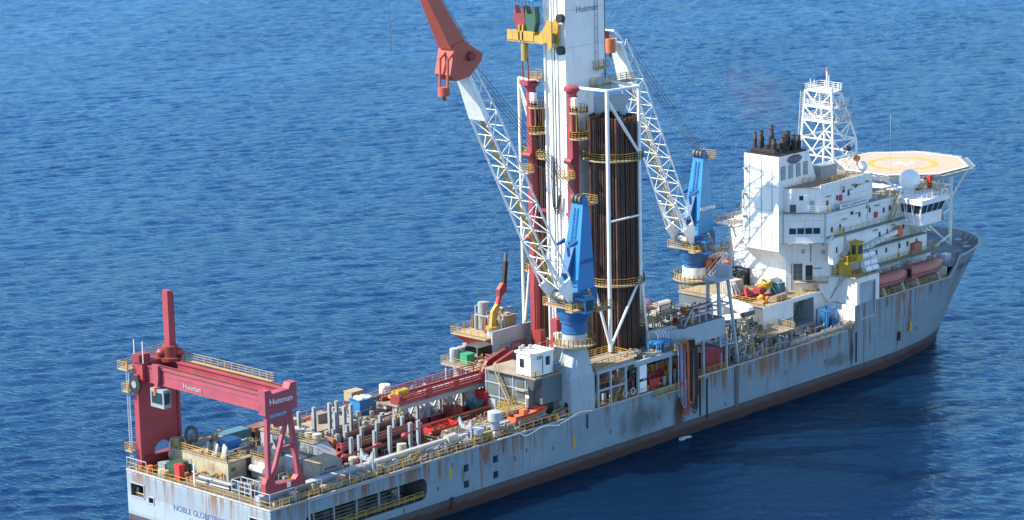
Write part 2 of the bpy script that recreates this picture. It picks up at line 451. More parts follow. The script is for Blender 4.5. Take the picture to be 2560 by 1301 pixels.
def merge(o):
    import bmesh
    bm = bmesh.new(); bm.from_mesh(o.data); bmesh.ops.remove_doubles(bm, verts=bm.verts, dist=.003); bmesh.ops.recalc_face_normals(bm, faces=bm.faces)
    for f in bm.faces: f.smooth = True
    bm.to_mesh(o.data); bm.free(); o.data.set_sharp_from_angle(angle=R(35)); return o
def bow_shell(zs, u0, u1, x0=None):
    """bow plating from station u0 (or plane x = x0 on the straight side)"""
    m = MB(); us = [u0+(u1-u0)*k/40 for k in range(41)]
    for sg in (1, -1):
        for i in range(len(us)-1):
            for j in range(len(zs)-1):
                q = []
                for u, z in ((us[i],zs[j]),(us[i+1],zs[j]),(us[i+1],zs[j+1]),(us[i],zs[j+1])):
                    x, y = contour(u, z)
                    if i == 0 and u == us[0] and x0 is not None: x = x0; y = B
                    q.append((x, -y*sg, z))
                m.sheet(q)
    return m
merge(bow_shell([ZB, 4, 5.5, 7.3, ZD], 1, 2, 134).build('bow_plating', 'hull', hull))
merge(bow_shell([ZD, 10.5, 12, 13.2], 1, 2, 136.6).build('forecastle_plating', 'hull', hull))
def u_at(x, z):
    lo, hi = 1., 2.
    for _ in range(50):
        md = (lo+hi)/2
        if contour(md, z)[0] < x: lo = md
        else: hi = md
    return lo
def bulwark():
    m = MB(); n = 44
    for sg in (1, -1):
        prev = None
        for k in range(n+1):
            row = []
            for z in (13.2, 14.3, 15.4, 16.35):
                x0 = 165.5+(z-13.2)*1.25
                u0 = u_at(x0, z); u = u0+(2-u0)*k/n; x, y = contour(u, z); row.append((x, -y*sg, z))
            if prev:
                for j in range(3): m.sheet([prev[j], row[j], row[j+1], prev[j+1]])
            prev = row
    return m
merge(bulwark().build('bow_bulwark', 'hull', hull))
m = MB()                                     # rounded capping rail on the bulwark
for sg in (1, -1):
    u0 = u_at(169.4, 16.35); pr = None
    for k in range(37):
        x, y = contour(u0+(2-u0)*k/36, 16.35); q = (x-.05, -y*sg, 16.38)
        if pr: m.bar(pr, q, .35, .14)
        pr = q
    m.bar((165.5, -B*sg*1.0, 13.25), (169.4, -contour(u0, 16.35)[1]*sg, 16.4), .25, .2)
m.build('bulwark_capping', 'lightgrey', hull)
# boot topping and bottom
m = MB(); zs = [-4, -1.5, 0, 1.2, ZB]
for sg in (1, -1):
    for x0, x1 in ((0, 67), (67, 134)):
        for a, b in zip(zs, zs[1:]): m.sheet([(x0,-B*sg,a),(x1,-B*sg,a),(x1,-B*sg,b),(x0,-B*sg,b)])
m2 = bow_shell(zs, 1, 2, 134); m.add(m2.v, m2.f)
for a, b in zip(zs, zs[1:]): m.sheet([(0,-B,a),(0,B,a),(0,B,b),(0,-B,b)])
merge(m.build('boot_topping', 'boot', hull))
# transom with its openings
STW = [(12.1, 15.25, 5.35, 7.4), (9.9, 11.15, 4.95, 5.95), (-14.6, -11.6, 5.4, 7.55)]
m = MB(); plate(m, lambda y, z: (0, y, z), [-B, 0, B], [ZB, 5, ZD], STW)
m.build('transom', 'hull_stern_sunlit', hull)
def recess(mb, o, d, h, depth):
    """box behind an opening: five inner faces. o: 'y' starboard side, 'x' transom"""
    a0, a1, z0, z1 = h; e = .0
    def q(a, k, z): return (a, -B+.02+k*depth, z) if o == 'y' else (.02+k*depth, a, z)
    mb.sheet([q(a0,1,z0),q(a1,1,z0),q(a1,1,z1),q(a0,1,z1)])
    mb.sheet([q(a0,0,z0),q(a1,0,z0),q(a1,1,z0),q(a0,1,z0)]); mb.sheet([q(a0,0,z1),q(a1,0,z1),q(a1,1,z1),q(a0,1,z1)])
    mb.sheet([q(a0,0,z0),q(a0,1,z0),q(a0,1,z1),q(a0,0,z1)]); mb.sheet([q(a1,0,z0),q(a1,1,z0),q(a1,1,z1),q(a1,0,z1)])
for h in [SLOT]:
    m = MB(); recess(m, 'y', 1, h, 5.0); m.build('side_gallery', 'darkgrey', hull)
    # rounded corner fillers
    m = MB(); r = 1.2
    for cx, sx in ((h[0], 1), (h[1], -1)):
        for cz, sz in ((h[2], 1), (h[3], -1)):
            arc = [(cx, cz)]+[(cx+sx*r*(1-math.cos(a)), cz+sz*r*(1-math.sin(a))) for a in [k*math.pi/16 for k in range(9)]]
            MB().prism([(x, z) for x, z in arc], 'y', -B, -B+.15).build('opening_corner', 'hull', hull)
    m = MB()
    for z in (4.15,): m.box(h[0]+.1, h[1]-.1, -15.9, -15.6, z, z+.1)
    m.rail([(h[0]+.3, -15.7, h[2]+.05), (h[1]-.3, -15.7, h[2]+.05)], 1.1, 2.0, .09); m.build('gallery_railing', 'gold', hull)
    m = MB()
    for k in range(5): MB().tube((h[0]+.4+k, -14.6+.5*k, 4.2+.35*k), (h[1]-2.5-k, -14.6+.5*k, 4.2+.35*k), .18, 8).build('gallery_pipe_run', 'darkgrey', hull, smooth=True)
    m = MB()
    for x in (9, 13, 17.5, 22, 26): MB().bar((x, -15.0, h[2]), (x, -15.0, h[3]), .3).build('gallery_pillar', 'midgrey', hull)
    m = MB()
    for k in range(9):
        x = 8+k*2.3; MB().box(x, x+1.3, -13.2, -12, h[2]+.02, h[2]+.8+.5*(k % 3)).build('gallery_equipment', 'boxgrey', hull)
for h in PORTS:
    m = MB(); recess(m, 'y', 1, h, 1.0); m.build('side_port', 'teal', hull)
for h in STW:
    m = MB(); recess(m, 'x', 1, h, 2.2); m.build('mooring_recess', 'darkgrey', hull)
    m = MB(); y0, y1, z0, z1 = h
    for yy in (y0+.35, y1-.5): MB().tube((.9, yy, z0+.0), (.9, yy, z0+1.1), .22, 10).build('mooring_roller', 'cream', hull, smooth=True)
    m.tube((.6, y0+.1, z0+.35), (.6, y1-.1, z0+.35), .09, 6); m.build('mooring_roller', 'cream', hull, smooth=True)
    m = MB()
    for a, b in (((y0,z0),(y1,z0)),((y0,z1),(y1,z1)),((y0,z0),(y0,z1)),((y1,z0),(y1,z1))): m.bar((-.03, a[0], a[1]), (-.03, b[0], b[1]), .14, .14)
    m.build('opening_coaming', 'lightgrey', hull)
# decks
m = MB(); m.sheet([(0,-B,ZD),(136.6,-B,ZD),(136.6,B,ZD),(0,B,ZD)]); m.build('main_deck', 'deck', hull)
def deck_poly(z, x0, inset=.05):
    u0 = u_at(x0, z) if x0 > bow_lim(z)[0] else None
    us = [1+k/30 for k in range(31)] if u0 is None else [u0+(2-u0)*k/30 for k in range(31)]
    p = ([] if u0 else [(x0, -B+inset, z)])+[(contour(u, z)[0]-inset, -max(0, contour(u, z)[1]-inset), z) for u in us]
    return p+[(x, -y, z) for x, y, z in reversed(p[:-1])]
m = MB(); m.sheet(deck_poly(13.15, 136.6)); m.build('forecastle_deck', 'foredeck', hull)
m = MB(); m.box(136.58, 136.72, -B+.02, B-.02, ZD, 13.13); m.build('forecastle_bulkhead', 'white', hull)
m = MB()                                    # gunwale bar along both deck edges and the transom
for sg in (1, -1):
    m.bar((0, -B*sg, ZD+.05), (134.5, -B*sg, ZD+.05), .22, .22)
    m.bar((143.6, -B*sg, 13.25), (165.5, -B*sg, 13.25), .2, .2)
m.bar((0, -B, ZD+.06), (0, B, ZD+.06), .22, .22); m.build('gunwale', 'white_dirty', hull)
# fender bars, discharge pipes standing proud of the side
m = MB()
for x in (103.7,): m.box(x-.45, x+.45, -B-.16, -B+.02, 2.0, 8.9)
m.build('fender_strip', 'darkgrey', hull)
m = MB()
for x, z0, z1 in ((94.2, 2.6, 8.8), (96.0, 1.9, 8.6), (136.9, 3.0, 8.4), (66.5, 6.6, 8.9)): MB().tube((x, -B-.1, z0), (x, -B-.1, z1), .14, 8).build('discharge_pipe', 'pipe_dark', hull, smooth=True)
for x, z0, z1 in ((149.7, 4.4, 6.0), (36, .8, 2.6)): MB().tube((x, -B-.05, z0), (x, -B-.05, z1), .3, 8).build('discharge_pipe', 'pipe_dark', hull, smooth=True)
m = MB()
for x, z in ((47.5, 7.3), (50, 5.4), (33.2, 4.6), (36.4, 7.5), (43, 7.3), (52.6, 6.2), (58.6, 5.1), (72, 4.8), (117, 5.2), (128, 5.0), (100.8, 3.2), (84, 4.6), (26, 2.9), (155, 5.6)): MB().box(x-.1, x+.1, -B-.07, -B+.01, z-.35, z+.35).build('scupper', 'darkgrey', hull)
for (x, z) in ((36.0, 6.4), (63.5, 4.9), (153.3, 6.3)):
    m = MB(); y = -B-.012
    m.prism([(x-.32, z-.9), (x+.32, z-.9), (x+.32, z+.9), (x-.32, z+.9)], 'y', y, y+.02)
    m.build('yellow_draught_mark', 'yellow_clean', hull)
text_part('name_lettering', 'NOBLE GLOBETROTTER II', 1.25, (-.02, -2.0, 5.45), (0,-1,0), (0,0,1), 'navy_text', hull, sx=1.02)
text_part('port_lettering', 'MONROVIA', 1.1, (-.02, -1.0, 4.05), (0,-1,0), (0,0,1), 'navy_text', hull)
for k, ch in enumerate('NOBLE GLOBETROTTER II'):     # bow name follows the flare, letter by letter
    if ch == ' ': continue
    x0 = 169.8+k*.82; z = 13.9; u = u_at(x0, z); x, y = contour(u, z); xa, ya = contour(u+.006, z); xb, yb = contour(u, z+.4)
    t_ = Vector((xa-x, -(ya-y), 0)).normalized(); up = Vector((xb-x, -(yb-y), .4)).normalized(); nn = t_.cross(up)
    text_part('bow_letter', ch, 1.35, Vector((x, -y, z))+nn*.03, t_, up, 'navy_text', hull)
    if x0 > 181: break
m = MB(); m.sphere((183.0, -6.6, 10.6), .75, 10, 8, (1.3, .8, .8)); m.build('anchor', 'darkgrey', hull, smooth=True)
m = MB(); m.rail([(.1,-B+.15,ZD),(.1,B-.15,ZD)], 1.15, 2.0, .07, 1); m.rail([(.1,-B+.15,ZD),(60,-B+.15,ZD)], 1.15, 1.9, .07, 1); m.build('starboard_deck_railing', 'yellow', hull)
m = MB(); m.rail([(.1,B-.15,ZD),(118,B-.15,ZD)], 1.15, 2.0, .07, 1); m.build('port_deck_railing', 'cream', hull)
m = MB(); m.rail([(145,-B+.25,13.2),(164,-B+.25,13.2)], 1.1, 1.9, .085); m.build('boat_deck_railing', 'yellow', hull)
m = MB(); m.bar((.1,-9.5,ZD+2.4),(.1,-B+.1,ZD+2.4),.1); m.bar((.1,-B+.1,ZD+2.4),(21,-B+.1,ZD+2.4),.1)
for x,y in ((.1,-9.5),(.1,-12.8),(.1,-B+.1),(5,-B+.1),(10,-B+.1),(15.5,-B+.1),(21,-B+.1)): m.bar((x,y,ZD),(x,y,ZD+2.4),.09)
m.build('mooring_guard_rail', 'lightgrey', hull)
m = MB(); m.bar((.1,16,ZD+1.9),(.1,11.5,ZD+1.9),.1)
for y in (16, 13.8, 11.5): m.bar((.1,y,ZD),(.1,y,ZD+1.9),.09)
m.build('mooring_guard_rail', 'lightgrey', hull)
m = MB(); pts = []
for k in range(40):
    x = 46+k*.55; z = ZD+.15+(math.sin(k*.42)*.3-.2 if x > 51 else 0)-(.25 if 52 < x < 60 else 0); pts.append((x, -B-.22, z+max(0, x-60)*.05))
m.path(pts, .11, 6); m.build('sagging_hose', 'white', hull, smooth=True)
m = MB(); m.path([(7.2,-B-.12,ZD-.25),(7.2,-B-.12,3)], .16, 8); m.path([(7.2,-B-.12,ZD-.25),(30,-B-.1,ZD-.22)], .1, 6); m.build('drain_pipe', 'lightgrey', hull, smooth=True)
# ------------------------------------------------------------------ shared builders
def lattice(root, p0, p1, wid, dep, nb, rc, rb, mat, side=(0,1,0), faces=(0,1,2,3), style='zig', chords=True):
    """four-chord lattice: every chord and every brace is a part. wid/dep = (start, end)"""
    p0 = Vector(p0); p1 = Vector(p1); d = (p1-p0).normalized(); s = Vector(side); n = s.cross(d).normalized(); s = d.cross(n).normalized()
    def node(k, c):
        f = k/nb; w = wid[0]+(wid[1]-wid[0])*f; h = dep[0]+(dep[1]-dep[0])*f
        sx, sy = ((-1,-1),(1,-1),(1,1),(-1,1))[c]
        return p0.lerp(p1, f)+s*sx*w/2+n*sy*h/2
    if chords:
        for c in range(4): MB().tube(node(0, c), node(nb, c), rc, 8).build('chord', mat, root, smooth=True)
    for fa in faces:
        a, b = fa, (fa+1) % 4
        for k in range(nb):
            if style == 'zig':
                q = (node(k, a), node(k+1, b)) if (k+fa) % 2 == 0 else (node(k, b), node(k+1, a))
                MB().tube(q[0], q[1], rb, 6).build('brace', mat, root)
                if fa in (0, 2): MB().tube(node(k+1, a), node(k+1, b), rb*.9, 6).build('brace', mat, root)
            else:
                MB().tube(node(k, a), node(k+1, b), rb, 6).build('brace', mat, root); MB().tube(node(k, b), node(k+1, a), rb, 6).build('brace', mat, root)
                MB().tube(node(k+1, a), node(k+1, b), rb, 6).build('brace', mat, root)
    return node
def ring_platform(root, c, r, z, ri=0, mat='cream', rmat='yellow', a0=0, a1=360, n=28, h=1.1, name='ring_platform'):
    """flat round gallery with toe plate and railing"""
    m = MB(); cx, cy = c; pts = []
    for k in range(n):
        t0 = R(a0+(a1-a0)*k/n); t1 = R(a0+(a1-a0)*(k+1)/n)
        def q(rr, t, zz): return (cx+rr*math.cos(t), cy+rr*math.sin(t), zz)
        for z0, z1 in ((z, z-.22),):
            m.sheet([q(ri,t0,z0),q(r,t0,z0),q(r,t1,z0),q(ri,t1,z0)]); m.sheet([q(ri,t0,z1),q(r,t0,z1),q(r,t1,z1),q(ri,t1,z1)])
            m.sheet([q(r,t0,z0),q(r,t1,z0),q(r,t1,z1),q(r,t0,z1)])
            if ri: m.sheet([q(ri,t0,z0),q(ri,t1,z0),q(ri,t1,z1),q(ri,t0,z1)])
        pts.append(q(r-.08, t0, z))
    pts.append((cx+(r-.08)*math.cos(R(a1)), cy+(r-.08)*math.sin(R(a1)), z))
    p = m.build(name, mat, root)
    MB().rail(pts, h, 1.3, .075).build('railing', rmat, p)
    return p
def deck_plate(root, x0, x1, y0, y1, z, mat='cream', rmat='yellow', th=.22, sides='NSEW', name='platform', h=1.1):
    """rectangular grating platform; sides: E=+x W=-x N=+y S=-y carry railings"""
    p = MB().box(x0, x1, y0, y1, z-th, z).build(name, mat, root); e = .06
    m = MB()
    for k, a, b in (('S',(x0,y0+e,z),(x1,y0+e,z)),('N',(x0,y1-e,z),(x1,y1-e,z)),('W',(x0+e,y0,z),(x0+e,y1,z)),('E',(x1-e,y0,z),(x1-e,y1,z))):
        if k in sides: m.rail([a, b], h, 1.5, .075)
    if m.v: m.build('railing', rmat, p)
    return p

# ------------------------------------------------------------------ gantry crane over the aft deck
MB().box(.6, 60, -13.3, -12.1, ZD+.004, 10.55).build('crane_rail_girder', 'lightgrey', None, 'long grey raised rail girder along the starboard edge of the aft deck', 'rail girder')
g = thing('gantry_crane', (4.6, 0, 10.5), 'tall red gantry crane straddling the stern deck, with an upright red jib', 'crane')
for x0, nm in ((2.0, 'aft'), (6.0, 'fwd')):
    gi = MB().box(x0, x0+1.2, -12.7, 14.4, 23.0, 25.2).build('girder', 'pink_red', g)
    MB().box(x0-.16, x0+1.36, -12.7, 14.4, 25.2, 25.42).build('top_flange', 'pink_red', gi)
    MB().box(x0-.1, x0+1.3, -12.7, 14.4, 22.85, 23.0).build('bottom_flange', 'pink_red', gi)
    MB().box(x0-.06, x0, -12.7, 14.4, 24.35, 24.5).build('stiffener', 'pink_red', gi)
    MB().bar((x0+.6, -12.5, 25.52), (x0+.6, 14.2, 25.52), .16, .2).build('trolley_rail', 'pipe_rust', gi)
    if nm == 'aft': text_part('lettering', 'Huisman', 1.15, (x0-.13, 2.2, 23.65), (0,-1,0), (0,0,1), 'lightgrey', gi)
m = MB(); m.prism([(1.6,22.4),(7.6,22.4),(7.6,26.3),(6.5,26.3),(6.1,25.5),(3.0,25.4),(2.7,26.0),(1.6,26.0)], 'y', -14.1, -12.7)
et = m.build('end_tie', 'pink_red', g); text_part('lettering', 'Huisman', 1.25, (4.6, -14.12, 24.2), (1,0,0), (0,0,1), 'white_clean', et)
MB().bar((2.4,-13.4,22.4),(2.2,-13.4,11.6), .62, .7, (0,1,0)).build('leg', 'pink_red', g)
MB().bar((6.6,-13.4,22.4),(8.0,-13.4,11.6), .62, .7, (0,1,0)).build('leg', 'pink_red', g)
MB().bar((6.3,-13.4,21.6),(2.6,-13.4,12.0), .5, .55, (0,1,0)).build('leg_diagonal', 'pink_red', g)
MB().bar((4.6,-13.4,16.7),(7.3,-13.4,16.9), .55, .55).build('leg_cross_tie', 'pink_red', g)
MB().prism([(2.5,21.6),(6.7,21.6),(6.7,20.8),(5.6,21.0),(5.2,20.2),(3.9,20.2),(3.5,21.0),(2.5,20.8)], 'y', -13.7, -13.1).build('portal_tie', 'pink_red', g)
MB().prism([(1.2,10.8),(8.8,10.8),(8.8,11.7),(8.4,12.4),(7.4,12.4),(6.9,11.9),(3.2,11.9),(2.9,13.2),(1.6,13.2),(1.2,12.4)], 'y', -13.9, -12.9).build('bogie_beam', 'red', g)
for x in (1.8, 3.0, 7.0, 8.2): MB().tube((x,-13.7,10.9),(x,-13.1,10.9), .34, 12).build('bogie_wheel', 'darkgrey', g)
MB().box(5.2,5.9,-14.02,-13.9,11.1,11.8).build('electrical_box', 'white', g)
# port leg: one wide plate with an arched opening
def arch_plate():
    m = MB(); arc = [(6.9, 9.9)]+[(5.25+1.65*math.cos(a), 11.6+1.4*math.sin(a)) for a in [k*math.pi/10 for k in range(11)]]+[(3.6, 9.9)]
    m.prism([(1.6,9.9),(1.0,13.5),(1.0,23.0),(8.7,23.0),(8.7,13.0),(7.9,9.9)]+arc, 'y', 13.7, 14.4); return m
MB_leg = arch_plate().build('plate_leg', 'red', g)
MB().box(.9, 1.5, 13.5, 14.6, 10, 24).build('edge_column', 'red', MB_leg); MB().box(8.3, 8.8, 13.5, 14.6, 13, 23).build('edge_column', 'red', MB_leg)
MB().box(1.4, 8.4, 13.4, 14.7, 9.45, 11.2).build('bogie_beam', 'darkred', g)
MB().box(5.9, 6.6, 13.32, 13.4, 10.2, 11.0).build('electrical_box', 'white', g)
MB().box(1.2, 8.2, 12.6, 14.9, 23.0, 25.9).build('head_box', 'red', g)
MB().box(.9, 3.0, 12.9, 14.6, 25.9, 27.0).build('machinery_hood', 'darkred', g)
m = MB(); m.tube((.75, 13.6, 22.6), (.35, 13.6, 22.6), 1.25, 24); rl = m.build('cable_reel', 'black', g, smooth=True)
MB().tube((.35,13.6,22.6),(.25,13.6,22.6),.55,16).build('reel_hub', 'midgrey', rl)
m = MB(); m.lathe((6.3, 12.2, 25.4), [(1.7,0),(1.7,.5),(1.2,.6),(1.2,2.2),(.9,2.4)], 18); jb = m.build('jib_pedestal', 'darkred', g, smooth=True)
MB().prism([(5.7,25.8),(6.9,25.8),(6.6,36.0),(5.75,36.0)], 'y', 11.6, 12.8).build('upright_jib', 'red', g)
MB().box(6.9,7.15,11.9,12.5,27,35.6).build('jib_guide_rail', 'darkred', g)
for p in ((7.2,11.2,26.6),(7.3,12.9,27.2),(5.2,13,26.6)): MB().sphere(p, .8, 10, 8, (1,1,.8)).build('jib_winch', 'red', g, smooth=True)
m = MB().box(1.2,2.6,8.0,11.0,19.6,22.4); cb = m.build('operator_cab', 'midgrey', g)
MB().box(1.17,1.2,8.3,10.7,20.2,21.9).build('cab_window', 'glass', cb); MB().box(1.4,2.4,7.97,8.0,20.2,21.9).build('cab_window', 'glass', cb)
m = MB().prism([(9.2,25.9),(10.6,25.9),(10.4,23.8),(10.1,22.6),(9.5,22.6),(9.2,24)], 'x', 1.35, 1.9); m.build('hook_carriage', 'pink_red', g)
MB().tube((1.3,9.9,22.6),(1.3,9.9,21.4),.35,10).build('hook_block', 'orange', g)
deck_plate(g, 7.25, 8.35, -8.5, 11.5, 25.3, 'yellow', 'cream', sides='NSE', name='girder_walkway')
deck_plate(g, .2, 3.4, 14.9, 17.2, 24.6, 'cream', 'yellow', name='port_platform')
deck_plate(g, 3.6, 8.4, 13.2, 15.6, 25.95, 'darkred', 'cream', sides='NE', name='head_platform')
deck_plate(g, .0, 1.0, 14.6, 16.2, 21.4, 'cream', 'yellow', name='ladder_landing'); deck_plate(g, .0, 1.0, 14.6, 16.2, 12.2, 'cream', 'yellow', name='ladder_landing')
m = MB()
for y in (15.0, 15.6): m.bar((.5,y,10),(.5,y,24.4),.09)
for k in range(40): m.bar((.5,15,10.2+k*.36),(.5,15.6,10.2+k*.36),.05)
m.build('ladder', 'lightgrey', g)
m = MB()
for y in (14.1,14.6): m.bar((8.95,y,11),(8.95,y,23),.09)
for k in range(34): m.bar((8.95,14.1,11.2+k*.35),(8.95,14.6,11.2+k*.35),.05)
m.build('ladder', 'darkgrey', g)
for y in (12.2, 14.2): MB().bar((1.1,y,25.9),(1.1,y,29.2),.09).build('whip_pole', 'white', g)

# ------------------------------------------------------------------ deck cranes
def deck_crane(root, ax, ay, z0, boom_to, jib=None, k_=1.0):
    """pedestal crane: slewing ring, blue backstay tower, lattice boom. z0 = slewing level, boom raked towards the stern"""
    o = Vector((ax, ay, z0)); T = lambda x, y, z: (ax+x, ay+y, z0+z)
    MB().lathe(T(0,0,-3.4), [(2.05,0),(2.05,.25),(1.95,.3),(1.95,1.6),(2.2,1.7),(2.2,2.0),(2.3,2.2),(2.75,3.2),(2.75,4.2),(2.9,4.3),(2.9,5.0)], 28).build('slewing_column', 'blue_deep', root, smooth=True)
    # tower: tapering box with raked aft face
    A = [T(-1.6,-2.1,1.4),T(3.0,-2.1,.6),T(3.0,2.1,.6),T(-1.6,2.1,1.4)]; Bq = [T(1.3,-1.15,17.2),T(2.75,-1.15,17.2),T(2.75,1.15,17.2),T(1.3,1.15,17.2)]
    tw = MB().loft(A, Bq).build('tower', 'blue', root)
    MB().box(*[v for p in ((ax-2.4, ax+2.9), (ay-2.4, ay+2.4), (z0+1.2, z0+3.6)) for v in p]).build('machine_house', 'blue_deep', root)
    text_part('lettering', 'HUISMAN', .95, T(1.55,-1.88,8.0), (1,0,0), (0,-.06,1), 'navy_text' if jib else 'white_clean', tw)
    m = MB()
    for y in (-.35, .35): m.bar(T(-1.55,y,3.0), T(1.0,y,16.4), .1)
    for k in range(24): f = k/24; m.bar(T(-1.55+2.55*f,-.35,3+13.4*f), T(-1.55+2.55*f,.35,3+13.4*f), .06)
    m.build('tower_ladder', 'blue_deep', tw)
    MB().prism([(ax-2.0,z0+6.4),(ax-.2,z0+10.4),(ax-.1,z0+9.6),(ax-.9,z0+6.9),(ax-.8,z0+4.6)], 'y', ay-.5, ay+.9).build('buffer_bracket', 'blue_deep', tw)
    for sg in (-1, 1): MB().prism([(ax-.35,z0+11.6),(ax-2.4,z0+11.0),(ax-2.4,z0+10.7),(ax-.5,z0+10.9)], 'y', ay+sg*1.3-.2, ay+sg*1.3+.2).build('catch_arm', 'blue_deep', tw)
    for y in (-.75, 0, .75): MB().tube(T(1.5,y-.22,17.7), T(1.5,y+.22,17.7), .75, 16).build('sheave', 'darkgrey', tw, smooth=True)
    MB().box(ax+1.2, ax+2.8, ay-1.05, ay-.95, z0+17.2, z0+18.2).build('sheave_cheek', 'blue', tw); MB().box(ax+1.2, ax+2.8, ay+.95, ay+1.05, z0+17.2, z0+18.2).build('sheave_cheek', 'blue', tw)
    deck_plate(root, ax+2.0, ax+3.9, ay-1.9, ay+1.3, z0+17.0, 'cream', 'yellow', name='top_platform')
    deck_plate(root, ax-4.6, ax+.8, ay-3.9, ay-2.5, z0+1.2, 'cream', 'yellow', sides='SWE', name='side_walkway')
    deck_plate(root, ax+1.0, ax+4.6, ay-4.2, ay-2.4, z0+.4, 'cream', 'yellow', sides='SE', name='side_walkway')
    deck_plate(root, ax-3.4, ax-2.4, ay-2.4, ay+3.4, z0+1.3, 'cream', 'yellow', sides='WN', name='front_walkway')
    c = MB().prism([(ax-2.2,z0+.5),(ax-.5,z0+.5),(ax-.2,z0+2.9),(ax-2.5,z0+2.9)], 'y', ay-4.6, ay-2.6).build('operator_cab', 'blue', root)
    MB().prism([(ax-2.0,z0+.9),(ax-.6,z0+.9),(ax-.4,z0+2.6),(ax-2.2,z0+2.6)], 'y', ay-4.63, ay-4.6).build('cab_window', 'glass', c)
    MB().sheet([(ax-2.28,ay-4.4,z0+.9),(ax-2.28,ay-2.8,z0+.9),(ax-2.53,ay-2.8,z0+2.6),(ax-2.53,ay-4.4,z0+2.6)]).build('cab_window', 'glass', c)
    MB().box(ax-2.5, ax-.2, ay-4.6, ay-2.6, z0+2.9, z0+3.0).build('cab_roof', 'blue_deep', c)
    MB().bar(T(1.5,-3.4,.4), T(-.4,-3.6,4.0), .28, .28).build('walkway_stay', 'gold', root)
    # boom
    hg = Vector(T(-2.6, 0, 2.6)); tp = Vector(boom_to); d = (tp-hg).normalized(); L = (tp-hg).length; n = Vector((0,1,0)).cross(d)
    k1 = hg+d*3.2; k2 = hg+d*(L*.80); k3 = tp
    for sg in (-1, 1):
        MB().bar(hg+Vector((0,sg*1.9,0)), hg+d*9+Vector((0,sg*1.75,0))-n*1.2, .5, .34).build('heel_beam', 'white', root)
    MB().prism([(hg.x-.6,hg.z-.4),(hg.x+.8,hg.z-.2),(k1.x+1.2,k1.z+.7),(k1.x-1.6,k1.z-.6)], 'y', ay-2.1, ay-1.75).build('heel_plate', 'white', root)
    MB().prism([(hg.x-.6,hg.z-.4),(hg.x+.8,hg.z-.2),(k1.x+1.2,k1.z+.7),(k1.x-1.6,k1.z-.6)], 'y', ay+1.75, ay+2.1).build('heel_plate', 'white', root)
    for i in range(5): MB().tube(hg+Vector((.2*i-.9,-1.5+.75*i,.4)), hg+Vector((.2*i-.9,-1.0+.75*i,.4)), .55, 12).build('winch_drum', 'white_dirty', root, smooth=True)
    nb = 11
    lattice(root, k1, k2, (3.7, 3.3), (2.9, 2.6), nb, .16*k_, .085*k_, 'white')
    lattice(root, k2, k3, (3.3, 2.4), (2.6, 1.6), 5, .15*k_, .085*k_, 'white', faces=(1, 3, 0))
    # walkway inside the boom
    s0 = k1-n*.9; s1 = k2-n*.8; side = Vector((0,1,0))
    MB().bar(s0, s1, .75 if jib else .4, .16, n).build('boom_walkway', 'gold', root)
    m = MB()
    for e in (-.45, .45):
        m.bar(s0+side*e+n*1.0, s1+side*e+n*1.0, .06)
        for q in range(14): a = s0.lerp(s1, q/13)+side*e; m.bar(a, a+n, .05)
    m.build('boom_walkway_railing', 'gold', root)
    MB().loft([k2-n*1.55+side*1.75, k2-n*1.55-side*1.75, k2-n*.5-side*1.75, k2-n*.5+side*1.75], [k3-n*1.0+side*1.1, k3-n*1.0-side*1.1, k3-n*.1-side*1.1, k3-n*.1+side*1.1]).build('boom_head_box', 'white', root)
    # luffing ropes from boom head to tower head
    mt = Vector(T(1.5, 0, 18.2)); hd = k3+n*.9
    for i in range(4):
        y = -1.5+1.0*i; MB().tube(hd+side*y, mt+side*y*.7, .045, 5).build('luffing_rope', 'cable', root)
    return d, n, k3, k2
c1 = thing('deck_crane', (66.9, -13.3, ZD), 'blue pedestal crane nearest the viewer with long white lattice boom and salmon red jib', 'crane', 'pedestal deck cranes')
# crane pedestal: faceted box growing into a round column
A = [(63.1,-15.95,ZD),(68.6,-15.95,ZD),(68.6,-12.4,ZD),(63.1,-12.4,ZD)]; A2 = [(x,y,15.2) for x,y,_ in A]
m = MB().loft(A, A2)
def rect_to_round(mb, x0, x1, y0, y1, z0, cx, cy, r, z1, n=24):
    lo, up = [], []
    for k in range(n):
        a = 2*math.pi*k/n; c, s = math.cos(a), math.sin(a); hx, hy = (x1-x0)/2, (y1-y0)/2
        f = min(hx/abs(c) if abs(c) > 1e-6 else 1e9, hy/abs(s) if abs(s) > 1e-6 else 1e9)
        lo.append(((x0+x1)/2+c*f, (y0+y1)/2+s*f, z0)); up.append((cx+r*c, cy+r*s, z1))
    mb.loft(lo, up)
rect_to_round(m, 63.1, 68.6, -15.95, -12.4, 15.2, 66.9, -13.4, 1.95, 19.2)
m.build('pedestal', 'bluegrey', c1)
MB().cyl(66.9, -13.4, 19.2, 21.7, 1.95, 28).build('pedestal_column', 'lightgrey', c1, smooth=True)
ring_platform(c1, (66.9, -13.4), 3.4, 20.1, 1.95)
m = MB()
for x, y, za, zb in ((63.0,-13.2,10,15.0),(63.0,-13.6,10,15.0)): m.bar((x,y,za),(x,y,zb),.08)
for k in range(16): m.bar((63.0,-13.2,10.2+k*.3),(63.0,-13.6,10.2+k*.3),.05)
m.build('pedestal_ladder', 'lightgrey', c1)
MB().prism([(-15.3,ZD+.2),(-14.5,ZD+.2),(-14.5,ZD+1.8),(-14.7,ZD+2.1),(-15.1,ZD+2.1),(-15.3,ZD+1.8)], 'x', 63.04, 63.1).build('pedestal_door', 'black', c1)
for k in range(5): MB().path([(62.98,-12.7-.28*k,10.2+.5*k),(62.98,-12.7-.28*k,15.2),(64.6,-12.8-.2*k,18.4),(65.2,-13.0-.15*k,20.2)], .06, 5).build('cable_conduit', 'lightgrey', c1)
d, n, k3, k2 = deck_crane(c1, 66.9, -13.3, 25.2, (43.6, -13.3, 67.0), True)
